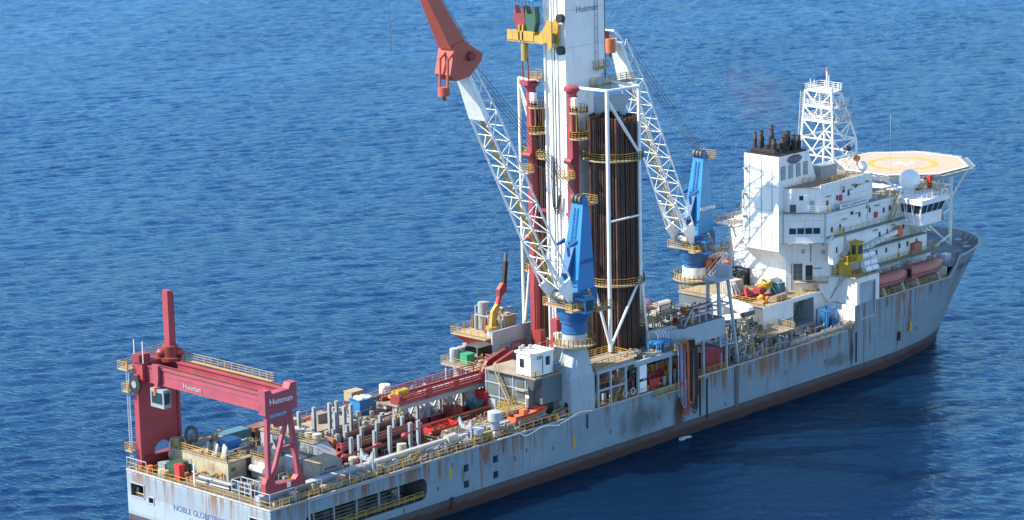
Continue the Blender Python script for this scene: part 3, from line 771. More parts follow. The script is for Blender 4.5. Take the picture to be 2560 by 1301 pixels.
# red fly jib folded out past the boom head
hd = Vector((42.2, -13.3, 68.4))
m = MB().prism([(39.3,66.2),(40.6,65.2),(43.5,65.6),(45.9,67.6),(46.3,68.6),(45.0,69.4),(42.4,71.0),(40.4,70.6)], 'y', -14.9, -11.7); m.build('jib_knuckle', 'jib_red', c1)
A = [(39.9,-14.6,70.0),(43.0,-14.6,70.8),(43.0,-12.0,70.8),(39.9,-12.0,70.0)]; Bq = [(34.6,-14.0,80.0),(36.6,-14.0,80.4),(36.6,-12.6,80.4),(34.6,-12.6,80.0)]
jb = MB().loft(A, Bq).build('fly_jib', 'jib_red', c1)
m = MB()
for y in (-14.8, -13.2): m.path([(40.2,y,69.4),(39.0,y,68.6),(38.8,y,64.4)], .2, 8)
m.build('hook_hanger', 'jib_red', c1)
MB().cyl(38.8,-14.0,63.2,64.5,.9,14).build('hook_block', 'jib_red', c1, smooth=True)
MB().cyl(38.8,-14.0,62.5,63.2,.3,10).build('hook', 'darkred', c1); MB().cyl(39.6,-14.0,64.5,69,.09,6).build('hook_rope', 'cable', c1)
MB().tube((43.5,-15.5,68.6),(43.5,-11.1,68.6),.7,16).build('jib_sheave', 'darkred', c1, smooth=True)
MB().tube((37.4,-13.3,80.4),(45.9,-13.3,68.8),.05,5).build('jib_rope', 'cable', c1)
MB().tube((29.0,-13.3,82),(29.0,-13.3,70.6),.035,5).build('jib_fall_rope', 'cable', c1); MB().tube((37.4,-13.3,80.4),(29.0,-13.3,82),.08,5).build('jib_tip_link', 'jib_red', c1)

c2 = thing('deck_crane', (127.2, 12.6, ZD), 'blue pedestal crane on the port side behind the derrick, boom without a jib', 'crane', 'pedestal deck cranes')
MB().cyl(127.2, 12.6, ZD, 16.2, 1.95, 28).build('pedestal_column', 'lightgrey', c2, smooth=True)
MB().cyl(127.2, 12.6, 16.2, 18.0, 2.2, 28).build('pedestal_collar', 'white', c2, smooth=True)
ring_platform(c2, (127.2, 12.6), 3.9, 16.0, 1.95)
m = MB()
for q in range(10):
    a = q*math.pi/5; m.bar((127.2+2.6*math.cos(a), 12.6+2.6*math.sin(a), ZD), (127.2+2.6*math.cos(a), 12.6+2.6*math.sin(a), 15.8), .14)
for z in (11, 12.5, 14):
    for q in range(10):
        a, b = q*math.pi/5, (q+1)*math.pi/5; m.bar((127.2+2.6*math.cos(a),12.6+2.6*math.sin(a),z),(127.2+2.6*math.cos(b),12.6+2.6*math.sin(b),z),.09)
m.build('pedestal_ladder_cage', 'cream', c2)
deck_crane(c2, 127.2, 12.6, 20.6, (107.4, 12.6, 61.0), None, .78)
for y in (11.4, 13.8): MB().bar((107.4,y,61.0),(105.0,y,63.2),.3,.3).build('head_arm', 'white', c2)
MB().bar((104.9,11.2,63.2),(104.9,14.0,63.2),.25).build('head_crossbar', 'white', c2)
MB().cyl(104.9,12.2,59.4,61.8,.95,14).build('hook_block', 'orange', c2, smooth=True); MB().cyl(104.9,12.2,58.6,59.4,.25,8).build('hook', 'darkred', c2)
MB().box(104.3,105.5,12.9,13.9,60.8,63.0).build('hook_frame', 'darkred', c2); MB().cyl(104.9,12.2,61.8,63.2,.07,6).build('hook_rope', 'cable', c2)

# ------------------------------------------------------------------ drilling tower
dt = thing('drilling_tower', (82, 0, 14), 'towering white box-section drilling mast standing amidships between pipe racks', 'derrick')
MB().box(78.0, 84.6, -2.2, 2.2, 12.0, 57.0).build('mast', 'white', dt)
m = MB().loft([(78.0,-2.2,57.0),(84.6,-2.2,57.0),(84.6,2.2,57.0),(78.0,2.2,57.0)], [(77.95,-2.3,60.5),(87.3,-2.3,60.5),(87.3,2.3,60.5),(77.95,2.3,60.5)])
m.add(*(lambda q: (q.v, q.f))(MB().box(77.95, 87.3, -2.3, 2.3, 60.5, 84)))
mh = m.build('mast_head', 'white', dt)
text_part('lettering', 'Huisman', 1.5, (83.2, -2.32, 70.4), (1,0,0), (0,0,1), 'navy_text', mh)
MB().prism([(82.6,72.6),(84.6,71.9),(86.2,72.7),(86.2,74.4),(82.6,74.4)], 'y', -2.36, -2.305).build('mast_emblem', 'navy_text', mh)
for z in (20, 28, 36, 44, 52): MB().box(77.97, 84.63, -2.23, 2.23, z, z+.07).build('plate_seam', 'lightgrey', dt)
for z in (64.5, 70.5): MB().box(77.92, 87.33, -2.33, 2.33, z, z+.06).build('plate_seam', 'lightgrey', dt)
for y in (-.55, .75): MB().box(77.75, 78.0, y-.1, y+.1, 14, 82).build('guide_rail', 'white', dt)
MB().box(77.93, 78.0, .0, .16, 14, 82).build('guide_slot', 'black', dt)
MB().box(77.65, 77.95, 1.95, 2.2, 14, 82).build('guide_rail', 'white', dt)
m = MB()
for x in (84.9, 85.6): m.bar((x,-2.45,60),(x,-2.45,82),.09)
for k in range(11): m.bar((84.9,-2.45,61+k*2),(85.6,-2.45,61+k*2),.07); m.bar((85.2,-2.45,61+k*2),(85.2,-2.3,61+k*2),.09)
m.build('mast_ladder', 'lightgrey', dt)
# pipe-racker columns
for y, nm in ((-4.0, 's'), (5.0, 'p')):
    rc = MB().box(76.9, 78.0, y-.55, y+.55, 13.0, 57.6).build('racker_column', 'red', dt)
    MB().lathe((77.4, y, 57.2), [(.8,0),(.85,.5),(1.3,.8),(1.3,1.3),(1.0,1.5)], 16).build('racker_head', 'red', rc, smooth=True)
    for x in (76.78, 78.0): MB().box(x, x+.12, y-.62, y-.4, 14, 57).build('racker_track', 'darkred', rc)
    for z in (46.6, 33.0): MB().tube((76.5,y-.8,z),(76.5,y+.8,z),.5,12).build('racker_winch', 'darkred', rc, smooth=True)
    MB().bar((77.4,y,37.5),(78.0,y*.5,37.5),.5,.5).build('racker_arm', 'red', rc)
    p = ring_platform(dt, (77.6, y-1.3), 1.5, 54.6, 0, 'cream', 'yellow', n=14, name='racker_basket')
    p = ring_platform(dt, (77.6, y-1.3), 1.5, 50.4, 0, 'cream', 'yellow', n=14, name='racker_basket')
    m = MB()
    for q in range(7): a = q*math.pi/3.5; m.bar((77.6+1.42*math.cos(a), y-1.3+1.42*math.sin(a), 50.4), (77.6+1.42*math.cos(a), y-1.3+1.42*math.sin(a), 54.6), .07)
    m.build('basket_cage', 'yellow', dt)
    deck_plate(dt, 75.2, 76.6, y-1.2, y+1.2, 44.0, 'cream', 'yellow', name='racker_landing')
    MB().box(76.3,77.1,y-1.6,y-.8,55.4,57.0).build('racker_control_box', 'white', dt)
# frames carrying the carousels
def post(x, y, z0, z1, r=.32): return MB().tube((x,y,z0),(x,y,z1), r, 10).build('frame_post', 'white', dt, smooth=True)
post(77.8,-11.2,16.0,58.6); post(85.4,-11.2,26.0,58.4,.28); post(80.4,10.4,14,58.4,.3); post(88.5,9.5,14,58.4,.28)
def beam(p, q, r=.24): return MB().tube(p, q, r, 8).build('frame_brace', 'white', dt, smooth=True)
beam((77.8,-11.2,58.5),(85.4,-11.2,58.3)); beam((77.8,-11.2,58.5),(78.2,-2.4,58.3)); beam((85.4,-11.2,58.3),(87.2,-2.4,58.2))
beam((77.8,-11.2,57.2),(85.4,-11.2,47.4)); beam((85.4,-11.2,58.0),(87.0,-10.0,47.4),.2)
beam((80.4,10.4,58.3),(78.2,2.2,58.3)); beam((80.4,10.4,57),(81.6,8,47),.2); beam((80.4,10.4,57.5),(79,5.5,50),.15)
beam((77.8,-11.2,16.6),(75.4,-10.2,26.6),.22); beam((77.8,-11.2,16.6),(85.4,-11.2,27.2),.22); beam((77.8,-11.2,37.3),(85.4,-11.2,37.3),.18)
beam((80.4,10.4,15),(80.0,8.6,26.5),.2); beam((85.4,-11.2,27),(88.0,-10.6,14.2),.2)
ring_platform(dt, (83.8,-7.0), 5.0, 46.7, 3.6, 'cream', 'yellow', 120, 350, 30, name='carousel_gallery')
ring_platform(dt, (83.8,-7.0), 4.9, 26.2, 3.6, 'cream', 'yellow', 150, 350, 28, name='carousel_gallery')
ring_platform(dt, (84.6, 7.0), 5.2, 45.9, 3.6, 'cream', 'yellow', 90, 290, 26, name='carousel_gallery')
ring_platform(dt, (84.6, 7.0), 5.2, 26.2, 3.6, 'cream', 'yellow', 90, 290, 26, name='carousel_gallery')
deck_plate(dt, 89.0, 91.4, -6.4, -4.4, 28.0, 'midgrey', 'steel', name='side_landing')
deck_plate(dt, 83.6, 92.6, -4.2, -2.35, 57.8, 'cream', 'yellow', sides='SEN', name='upper_gallery')
deck_plate(dt, 84.4, 87.0, -3.6, -2.35, 60.6, 'cream', 'yellow', sides='SEW', name='ladder_landing')
deck_plate(dt, 76.2, 78.6, 2.4, 5.0, 59.4, 'cream', 'yellow', name='upper_gallery')
deck_plate(dt, 80.4, 84.4, -3.4, -2.25, 50.0, 'cream', 'yellow', sides='SEW', name='side_landing'); deck_plate(dt, 79.0, 80.6, -3.4, -2.25, 47.4, 'cream', 'yellow', sides='SEW', name='side_landing')
deck_plate(dt, 77.3, 79.2, 2.2, 4.0, 46.2, 'cream', 'yellow', name='side_landing')
for z, r in ((56, .0),): MB().loft([(84.6,-2.3,55.8),(89.0,-6.2,55.8),(90.4,-4.0,55.8),(86.0,-2.3,55.8)], [(84.6,-2.3,48.2),(85.6,-4.2,46.9),(87.0,-3.2,46.9),(86.0,-2.3,48.2)]).build('chute_box', 'bluegrey', dt)
# fixed ropes behind the mast
for i in range(11): MB().tube((88.0+.36*i,-1.8+.34*i,58.2),(87.9+.36*i,-1.8+.34*i,84),.07,5).build('drill_line', 'cable', dt)
MB().tube((92.6,-4.6,14),(91.2,-5.6,46),.16,8).build('standpipe', 'steel', dt); MB().tube((91.6,-6.2,14),(89.4,-7.2,46),.12,8).build('standpipe', 'lightgrey', dt)
# service loop hoses on the aft face
for k in range(3):
    pts = [(77.6,.9-.3*k,47-.2*k),(77.3,.6-.3*k,42),(77.2,.3-.25*k,38.5-k*.5),(77.3,-.3-.2*k,38.2-k*.4),(77.5,-.9-.1*k,40.5)]
    MB().path(pts, .09, 6).build('service_loop', 'black', dt)
MB().path([(74.6,6,46.5),(77.4,1.4,44.2),(77.5,-1.8,40.0)], .05, 5).build('tugger_rope', 'cable', dt)

# travelling assembly
tv = thing('travelling_block', (76.4, 2, 62), 'yellow travelling beam with dark sheave blocks hung on ropes beside the mast', 'hoist')
MB().box(75.5,77.3,2.4,8.2,65.5,66.9).build('yoke_beam', 'yellow', tv)
for x in (75.6, 77.1): MB().prism([(-1.5,64.9),(-.9,64.2),(-.4,65.6),(.8,65.2),(2.6,65.4),(2.6,66.4),(1.2,66.7),(-.2,68.4),(-.6,69.2),(-1.5,69.0)], 'x', x, x+.25).build('yoke_bracket', 'yellow', tv)
for y, z in ((-.8,66.0),(.2,66.4),(1.2,66.0)): MB().box(75.8,77.2,y-.12,y+.12,z-.6,z+1.0).build('bracket_rib', 'gold', tv)
MB().box(75.6,75.7,2.2,8.35,66.85,67.1).build('yoke_rib', 'gold', tv); MB().box(75.6,75.7,2.2,8.35,65.2,65.4).build('yoke_rib', 'gold', tv)
for y in (4.6, 5.4): MB().box(75.5,77.6,y,y+.3,65.2,68.0).build('yoke_strap', 'yellow', tv)
for z in (64.2, 69.4): MB().tube((76.9,-1.9,z),(77.7,-1.9,z),.7,14).build('guide_roller', 'black', tv, smooth=True)
for y, mt in ((5.8,'darkred'),(3.4,'darkgreen')):
    MB().prism([(y-.7,66.9),(y+.6,66.9),(y+1.15,68.4),(y+1.1,69.9),(y+.95,71.0),(y+.55,69.8),(y-.55,69.8),(y-.95,71.0),(y-1.15,69.8),(y-1.2,68.4)], 'x', 75.9, 77.0).build('sheave_block', mt, tv)
for i in range(6): MB().tube((76.3,7.0-.75*i,69.5),(76.3,6.8-.75*i,84),.05,5).build('hoist_rope', 'cable', tv)
MB().tube((76.0,4.8,65),(76.0,4.8,62.2),.62,12).build('swivel', 'gold', tv, smooth=True)
for y in (4.2, 5.4): MB().tube((76.0,y,62.6),(76.0,y-.1,58.8),.12,6).build('elevator_link', 'darkred', tv)
MB().box(75.6,76.4,4.0,5.6,58.2,58.9).build('elevator', 'red', tv)
MB().prism([(2.6,71.8),(4.2,72.2),(3.9,74.5),(2.4,74.5)], 'x', 75.8, 77.0).build('upper_block', 'blue', tv)

# ------------------------------------------------------------------ pipe carousels: every stand of pipe is a piece
def carousel(cx, cy, z0, z1, label):
    t = thing('pipe_carousel', (cx, cy, z0), label, 'pipe rack', 'drill pipe carousels')
    MB().cyl(cx, cy, z0, z1-1.5, .7, 16).build('carousel_core', 'darkgrey', t)
    MB().cyl(cx, cy, z0, z0+.4, 4.1, 28).build('carousel_floor', 'midgrey', t)
    for z in (z0+20, z1-6): MB().cyl(cx, cy, z, z+.2, 2.9, 24).build('finger_plate', 'darkgrey', t)
    base = {}
    for rr, n in ((3.75, 54), (3.35, 42), (2.8, 26)):
        for k in range(n):
            a = 2*math.pi*(k+.3*rnd.random())/n
            r0 = rnd.choice((.16, .19, .19, .23)); h = z1-z0-rnd.choice((0, 0, 0, .3, .6))+rnd.uniform(-.12, .12)
            if rnd.random() < .08: continue
            mt = rnd.choice(('pipe_rust', 'pipe_rust', 'pipe_dark', 'pipe_dark', 'pipe_rust', 'riser_brown' if rnd.random() < .35 else 'pipe_dark'))
            key = (r0, mt)
            if key not in base:
                m = MB().tube((0,0,0),(0,0,1),r0,7); me = m.mesh('pipe', smooth=True); me.materials.append(M[mt]); base[key] = me
            o = bpy.data.objects.new('pipe', base[key]); COL.objects.link(o); o.parent = t
            o.location = (rr*math.cos(a), rr*math.sin(a), .4); o.scale = (1, 1, h)
    return t
carousel(83.8, -7.0, 14.0, 53.0, 'starboard bundle of upright rusty brown drill pipes beside the white mast')
carousel(84.6, 7.0, 14.0, 52.6, 'port bundle of upright rusty drill pipes behind the white mast')
# ------------------------------------------------------------------ raised deck aft of the accommodation
rd = thing('raised_deckhouse', (126, 0, ZD), 'white raised deckhouse with railed top deck between crane and funnel', 'deckhouse')
RO = (127.6, 133.4, 10.0, 14.5)
m = MB(); plate(m, lambda x, z: (x, -9.5, z), [119.2, 137.3], [ZD, 15.1], [RO])
m.build('wall', 'white', rd)
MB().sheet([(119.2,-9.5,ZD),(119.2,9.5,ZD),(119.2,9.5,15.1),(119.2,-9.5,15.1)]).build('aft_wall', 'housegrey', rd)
for y in (-7.5,-3.5,.5,4.5): MB().box(119.12,119.2,y,y+1.6,ZD+.2,12.4).build('dark_doorway', 'darkgrey', rd)
m = MB(); x0, x1, z0, z1 = RO
m.sheet([(x0,-6.5,z0),(x1,-6.5,z0),(x1,-6.5,z1),(x0,-6.5,z1)])
for xx in (x0, x1): m.sheet([(xx,-9.5,z0),(xx,-6.5,z0),(xx,-6.5,z1),(xx,-9.5,z1)])
for zz in (z0, z1): m.sheet([(x0,-9.5,zz),(x1,-9.5,zz),(x1,-6.5,zz),(x0,-6.5,zz)])
m.build('recess', 'lightgrey', rd)
MB().box(119.0, 137.2, -9.8, 9.6, 15.1, 15.4).build('top_deck', 'deck_light', rd)
MB().box(118.95, 137.2, -9.86, -9.8, 14.95, 15.42).build('deck_edge', 'white', rd)
MB().rail([(137,-9.7,15.4),(119.2,-9.7,15.4),(119.2,9.4,15.4)], 1.1, 1.6, .085).build('railing', 'yellow', rd)
m = MB().stair((128.2,-9.0,9.3),(130.8,-9.0,14.4), .9, (0,1,0), 11); m.build('stairway', 'darkgrey', rd)
for x in (121.0, 124.2, 126.4): 
    dr = MB().box(x-.45, x+.45, -9.56, -9.5, ZD+.2, ZD+2.3).build('door', 'lightgrey', rd); MB().box(x-.9, x+.9, -9.9, -9.56, ZD+2.6, ZD+2.75).build('lamp_hood', 'cream', rd)
for x in (129.6, 131.6): MB().box(x, x+.9, -6.56, -6.5, 10.8, 12.9).build('equipment_panel', 'midgrey', rd)

# ------------------------------------------------------------------ accommodation block
ho = thing('accommodation_block', (146, 0, 13.15), 'white multi-storey crew accommodation block with chamfered aft corner and tiered walkways', 'superstructure')
def storey(name, pts, z0, z1, mat='white', parent=ho): return MB().prism(pts, 'z', z0, z1).build(name, mat, parent)
st0 = storey('lower_storey', [(131,-5.1),(134.6,-8.8),(137.2,-11.4),(146,-11.4),(146,12),(137.5,12),(131,6.5)], 15.4, 24.4)
st1 = storey('window_storey', [(128.4,-6.0),(134.0,-12.0),(156,-12.0),(156,12),(140,12),(128.4,2.2)], 24.4, 29.75)
st2 = storey('upper_storey', [(129.4,-7.6),(133.2,-11.0),(148.2,-11.0),(148.2,11),(140.5,11),(129.4,2)], 29.95, 34.1)
s_l0 = storey('boat_deck_storey', [(143.7,-11.6),(165.6,-11.6),(165.6,11.6),(143.7,11.6)], 13.15, 18.0)
s_l1 = storey('first_storey', [(140.2,-12.2),(163.4,-12.2),(163.4,12.2),(140.2,12.2)], 18.22, 21.8)
s_l2 = storey('second_storey', [(138.6,-12.6),(160.0,-12.6),(160,12.6),(138.6,12.6)], 22.0, 25.3)
MB().prism([(133.6,-13.2),(158,-13.2),(158,-12.0),(133.6,-12.0)], 'z', 25.3, 25.52).build('walkway_deck', 'deck_green', ho)
MB().rail([(134,-13.1,25.52),(155,-13.1,25.52)], 1.05, 1.7, .06).build('railing', 'cream', ho)
MB().prism([(140,-14.0),(161,-14.0),(161,-12.2),(140,-12.2)], 'z', 21.8, 22.02).build('walkway_deck', 'deck_green', ho)
MB().rail([(141,-13.9,22.02),(160.6,-13.9,22.02)], 1.05, 1.5, .06).build('railing', 'cream', ho)
MB().prism([(143.6,-13.8),(166.2,-13.8),(166.2,-11.6),(143.6,-11.6)], 'z', 18.0, 18.24).build('walkway_deck', 'deck_green', ho)
MB().rail([(146,-13.7,18.24),(166,-13.7,18.24),(166,-4,18.24)], 1.05, 1.6, .07).build('railing', 'yellow', ho)
MB().prism([(128.2,-6.6),(133.6,-12.35),(156,-12.35),(156,12),(140,12),(128.2,2.2)], 'z', 29.75, 29.96).build('walkway_deck', 'deck_green', ho)
for x in (134.6, 136, 149.2, 150.6, 152, 153.2): MB().bar((x,-12.25,29.96),(x,-12.25,31.1),.14).build('stanchion', 'yellow', ho)
MB().rail([(129.6,-7.0,29.96),(133.7,-12.2,29.96),(148,-12.2,29.96)], 1.05, 1.7, .05).build('railing', 'white', ho)
MB().box(148.2, 156, -11.4, 11, 29.96, 30.05).build('upper_roof', 'deck_light', ho)
MB().prism([(129.5,-7.6),(133.2,-11.05),(148.2,-11.05),(148.2,11),(140.5,11),(129.5,2)], 'z', 34.1, 34.2).build('house_roof', 'deck_light', ho)
MB().prism([(133.2,-11.12),(148.25,-11.12),(148.25,-11.0),(133.2,-11.0)], 'z', 34.0, 34.7).build('roof_parapet', 'white', ho)
MB().rail([(134.2,-6.4,34.2),(137.5,-9.6,34.2),(143,-9.6,34.2)], 1.05, 1.2, .085).build('roof_railing', 'yellow', ho)
# name board
nb_ = MB().box(137.0, 145.2, -12.48, -12.38, 29.98, 30.75).build('name_board', 'white_clean', ho)
text_part('lettering', 'NOBLE GLOBETROTTER II', .62, (141.1, -12.5, 30.36), (1,0,0), (0,0,1), 'navy_text', nb_)
# window row on the chamfer
def on_line(a, b, f, off):
    a = Vector((*a, 0)); b = Vector((*b, 0)); d = (b-a).normalized(); n = Vector((d.y, -d.x, 0)); return a.lerp(b, f)+n*off, d, n
def panel(name, mat, parent, a, b, f, wd, z0, z1, off=.03, th=.06):
    c, d, n = on_line(a, b, f, off)
    m = MB(); m.prism([tuple((c+d*s*wd/2+n*t)[:2]) for s, t in ((-1,-th),(1,-th),(1,0),(-1,0))], 'z', z0, z1); return m.build(name, mat, parent)
for f in (.26, .43, .60, .77):
    fr = panel('window_frame', 'lightgrey', ho, (128.4,-6.0), (134.0,-12.0), f, 1.3, 26.0, 27.2, .05)
    panel('pane', 'glass', fr, (128.4,-6.0), (134.0,-12.0), f, 1.12, 26.1, 27.1, .075)
MB().bar((128.3,-6.05,24.4),(134.05,-12.1,24.4),.12,.12).build('storey_seam', 'lightgrey', ho)
panel('window', 'glass', ho, (129.4,-7.6), (133.2,-11.0), .35, .75, 32.1, 32.9); panel('shutter', 'white_clean', ho, (129.4,-7.6), (133.2,-11.0), .53, .75, 32.05, 32.95, .06)
panel('door', 'lightgrey', ho, (129.4,-7.6), (133.2,-11.0), .72, .8, 30.0, 32.0)
panel('air_grille', 'darkgrey', ho, (129.4,-7.6), (133.2,-11.0), .06, 1.1, 30.0, 31.4)
# opening with barred door low on the chamfer
panel('grille_door', 'darkgrey', ho, (131,-5.1), (134.6,-8.8), .42, 1.6, 17.2, 20.2, .05); gd = panel('open_doorway', 'black', ho, (131,-5.1), (134.6,-8.8), .80, 1.25, 17.2, 19.9, .04)
for k in range(1, 3): panel('grille_bar', 'boxgrey', gd, (131,-5.1), (134.6,-8.8), .42, 1.62, 17.2+k, 17.27+k, .08)
panel('grille_bar', 'boxgrey', gd, (131,-5.1), (134.6,-8.8), .42, .08, 17.2, 20.2, .08)
text_part('lettering', 'NO SMOKING', .42, (134.66, -9.02, 19.3), (1,-1,0), (0,0,1), 'black', ho, sx=.8)
for f, z in ((.35, 22.0), (.75, 21.8)): panel('vent_cover', 'lightgrey', ho, (131,-5.1), (137.2,-11.4), f, .7, z, z+.8, .06)
c, d, nn = on_line((131,-5.1), (137.2,-11.4), .5, .9)
lp = MB().prism([tuple((c+d*s*2.9+nn*t)[:2]) for s, t in ((-1,-.95),(1,-.95),(1,.5),(-1,.5))], 'z', 16.85, 17.05).build('landing', 'cream', ho)
MB().rail([tuple((c+d*2.9+nn*.45).to_3d()[:2])+(17.05,), tuple((c-d*1.0+nn*.45).to_3d()[:2])+(17.05,)], 1.1, 1.4, .07).build('railing', 'cream', lp)
# windows and doors along the starboard tiers, each its own piece
def swin(x, z, y, w=.45, h=.8, mat='glass', name='window'):
    o = MB().box(x-w/2-.08, x+w/2+.08, y-.05, y+.02, z-h/2-.08, z+h/2+.08).build('window_frame', 'lightgrey', ho); MB().box(x-w/2, x+w/2, y-.07, y-.05, z-h/2, z+h/2).build('pane', mat, o)
for x, z in ((135.2,31.2),(138.0,31.7),(141.3,32.0)): swin(x, z, -11.0)
for x, z in ((135.2,26.6),(137.6,26.7),(143.2,28.0),(146.2,28.3),(150.4,27.6),(152.2,27.7)): swin(x, z, -12.0)
for x, z in ((141.2,23.5),(148.4,23.6),(150.8,23.7),(155.6,23.8)): swin(x, z, -12.6)
for x, z in ((148.0,20.3),(151.0,20.2),(155.0,20.3),(157.4,20.3),(160.2,20.3)): swin(x, z, -12.2)
for x, z in ((160.4,15.6),(162.6,15.6),(164.3,15.6),(147,15.8),(150,15.8)): swin(x, z, -11.6, .5, .9)
for x, z, y in ((139.8,32.6,-11.0),(143.4,33.0,-11.0),(141.0,28.6,-12),(145.6,29.0,-12)): swin(x, z, y, .8, .5, 'black')
for x, z, y in ((136.6,31.0,-11.0),(144.5,27.3,-12.0),(149.2,23.3,-12.6),(146.5,23.2,-12.6),(158.6,20,-12.2),(153.2,27.2,-12)): MB().box(x-.42, x+.42, y-.06, y, z-1.0, z+1.0).build('door', 'white_clean', ho)
for x, z, y in ((138.9,31.6,-11.0),(147.9,27.2,-12.0)): MB().box(x-.35, x+.35, y-.3, y, z-.5, z+.5).build('lifebuoy_box', 'brightred', ho)
for x, z, y in ((141.6,32.6,-11.0),(138.6,27.9,-12),(142.6,28.4,-12),(148.2,28.8,-12),(144.4,33.1,-11),(147,24.6,-12.6),(152.3,24.7,-12.6),(135.4,32.4,-11)): MB().box(x-.6, x+.6, y-.35, y, z-.06, z+.08).build('lamp_hood', 'cream', ho)
for x, y, z0, z1 in ((145.6,-12.12,25.6,29.6),(139.2,-11.12,30,34.2),(150.9,-12.7,22,25.2)): MB().bar((x,y,z0),(x,y,z1),.14).build('downpipe', 'white', ho)
m = MB().stair((151.4,-12.9,25.5),(153.8,-12.9,29.9), .9, (0,1,0), 11); m.build('outside_stair', 'cream', ho)
m = MB().stair((155.6,-12.7,13.4),(157.9,-12.7,18.0), .9, (0,1,0), 11); m.build('outside_stair', 'white_dirty', ho)
MB().prism([(134.2,-13.1),(137.2,-13.1),(137.2,-12),(134.2,-12)], 'z', 20.6, 25.3).build('stair_casing', 'white', ho)
MB().box(135.0,135.35,-13.17,-13.1,22.6,23.6).build('casing_window', 'glass', ho)
for x in (136.3,137.2): MB().bar((x,-13.05,25.5),(x,-13.05,26.9),.22).build('stanchion', 'yellow', ho)
# port side balconies seen past the funnel
pb = storey('port_wing_storey', [(131.2,5),(137.5,5),(137.5,9.4),(133.0,9.4),(131.2,7.4)], 15.4, 25.2)
deck_plate(ho, 131.0, 137, 6.4, 10.8, 25.6, 'white', 'yellow', name='port_balcony'); deck_plate(ho, 129.0, 131.4, 1.8, 3.4, 29.2, 'white', 'yellow', name='port_balcony')
for z in (19.0, 20.6, 22.2): MB().tube((133,9.9,z),(134.6,9.9,z),.55,10).build('raft_canister', 'white_clean', pb, smooth=True)
m = MB(); m.box(131.05,131.2,5.6,7.0,16.2,19.6); m.build('port_door', 'lightgrey', pb)
deck_plate(ho, 128.5, 136.5, 9.6, 14.0, 17.6, 'orange', 'yellow', name='port_gallery')
m = MB().stair((126.6,10,15.4),(129.8,7.6,20.0), 1.6, (.5,.85,0), 10); m.build('port_stair', 'white', ho)

# ------------------------------------------------------------------ funnel
fn = thing('funnel', (131, -2, 20), 'tall white funnel casing with louvres, a dark blue emblem and black exhaust pipes', 'funnel')
m = MB()
m.prism([(127.9,23.0),(131.0,20.2),(138.6,20.2),(138.6,34.6),(136.3,39.8),(127.9,39.8)], 'y', -6.0, 1.6); fb = m.build('casing', 'white', fn)
for z in (34.4, 30.2, 26.0): MB().box(127.86, 138.0, -6.03, 1.63, z, z+.06).build('casing_seam', 'lightgrey', fb)
MB().prism([(128.1,39.8),(136.2,39.8),(136.2,39.95),(128.1,39.95)], 'y', -5.8, 1.4).build('funnel_top', 'stack', fn)
MB().rail([(128.2,-5.7,39.9),(128.2,1.3,39.9)], .7, 1.0, .06).build('funnel_railing', 'black', fn)
MB().rail([(128.2,-5.7,39.9),(135.8,-5.7,39.9)], .55, 1.0, .05).build('funnel_railing', 'black', fn)
for x, y, r0, h in ((129.2,-1.0,.34,3.0),(129.7,.6,.3,3.2),(129.9,-3.4,.5,2.4),(130.9,.2,.5,3.4),(131.4,-4.2,.55,2.6),(132.0,-1.2,.5,3.6),(132.9,-3.6,.55,2.8),(133.4,-.2,.36,4.0),(134.2,-4.4,.5,2.6),(134.9,-2.6,.5,3.0),(135.4,-4.6,.42,2.4)):
    e = MB().cyl(x, y, 39.9, 39.9+h*.72, r0, 14).build('exhaust_pipe', 'stack', fn, smooth=True); MB().cyl(x, y, 39.9+h*.72, 39.9+h+.2, r0*.8, 14).build('exhaust_tip', 'stack_top', e, smooth=True)
    MB().cyl(x, y, 39.9+h+.1, 39.9+h+.26, r0*.86, 14).build('exhaust_collar', 'stack', e, smooth=True)
for k in range(4): MB().box(128.6+k*1.7,129.4+k*1.7,-4.6,.6,39.95,40.7).build('exhaust_shroud', 'stack', fn)
for x in (129.2, 131.3, 133.4, 135.5):
    lv = MB().box(x-.62, x+.62, -6.04, -6.0, 35.6, 38.0).build('louvre', 'darkgrey', fn)
    for k in range(7): MB().prism([(-6.04,35.7+k*.33),(-6.16,35.66+k*.33),(-6.16,35.74+k*.33),(-6.04,35.9+k*.33)], 'x', x-.58, x+.58).build('slat', 'lightgrey', lv)
hexa = [(130.1,38.95),(130.9,38.25),(132.3,38.0),(133.7,38.25),(134.5,38.95),(133.7,39.55),(132.3,39.75),(130.9,39.55)]
em = MB().prism(hexa, 'y', -6.1, -6.02).build('emblem', 'gold', fn)
MB().prism([(132.3+(x-132.3)*.9, 38.9+(z-38.9)*.86) for x, z in hexa], 'y', -6.13, -6.1).build('emblem_field', 'navy_text', em); text_part('lettering', 'NOBLE', .95, (132.3,-6.14,38.88), (1,0,0), (0,0,1), 'gold', em)
MB().box(132.0,132.8,-6.06,-6.0,34.6,35.5).build('access_panel', 'white_clean', fn); MB().box(133.6,134.3,-6.06,-6.0,34.9,35.7).build('access_panel', 'white_clean', fn)
MB().lathe((136.9,-.8,39.2), [(.9,0),(1.2,.6),(1.0,1.2),(.4,1.6)], 14).build('vent_cowl', 'white_clean', fn, smooth=True)
ab = MB().box(138.8, 143.4, -6.9, -4.4, 34.2, 36.6).build('air_handling_unit', 'midgrey', None, 'grey boxy air handling unit on the house roof beside the funnel', 'ventilator')

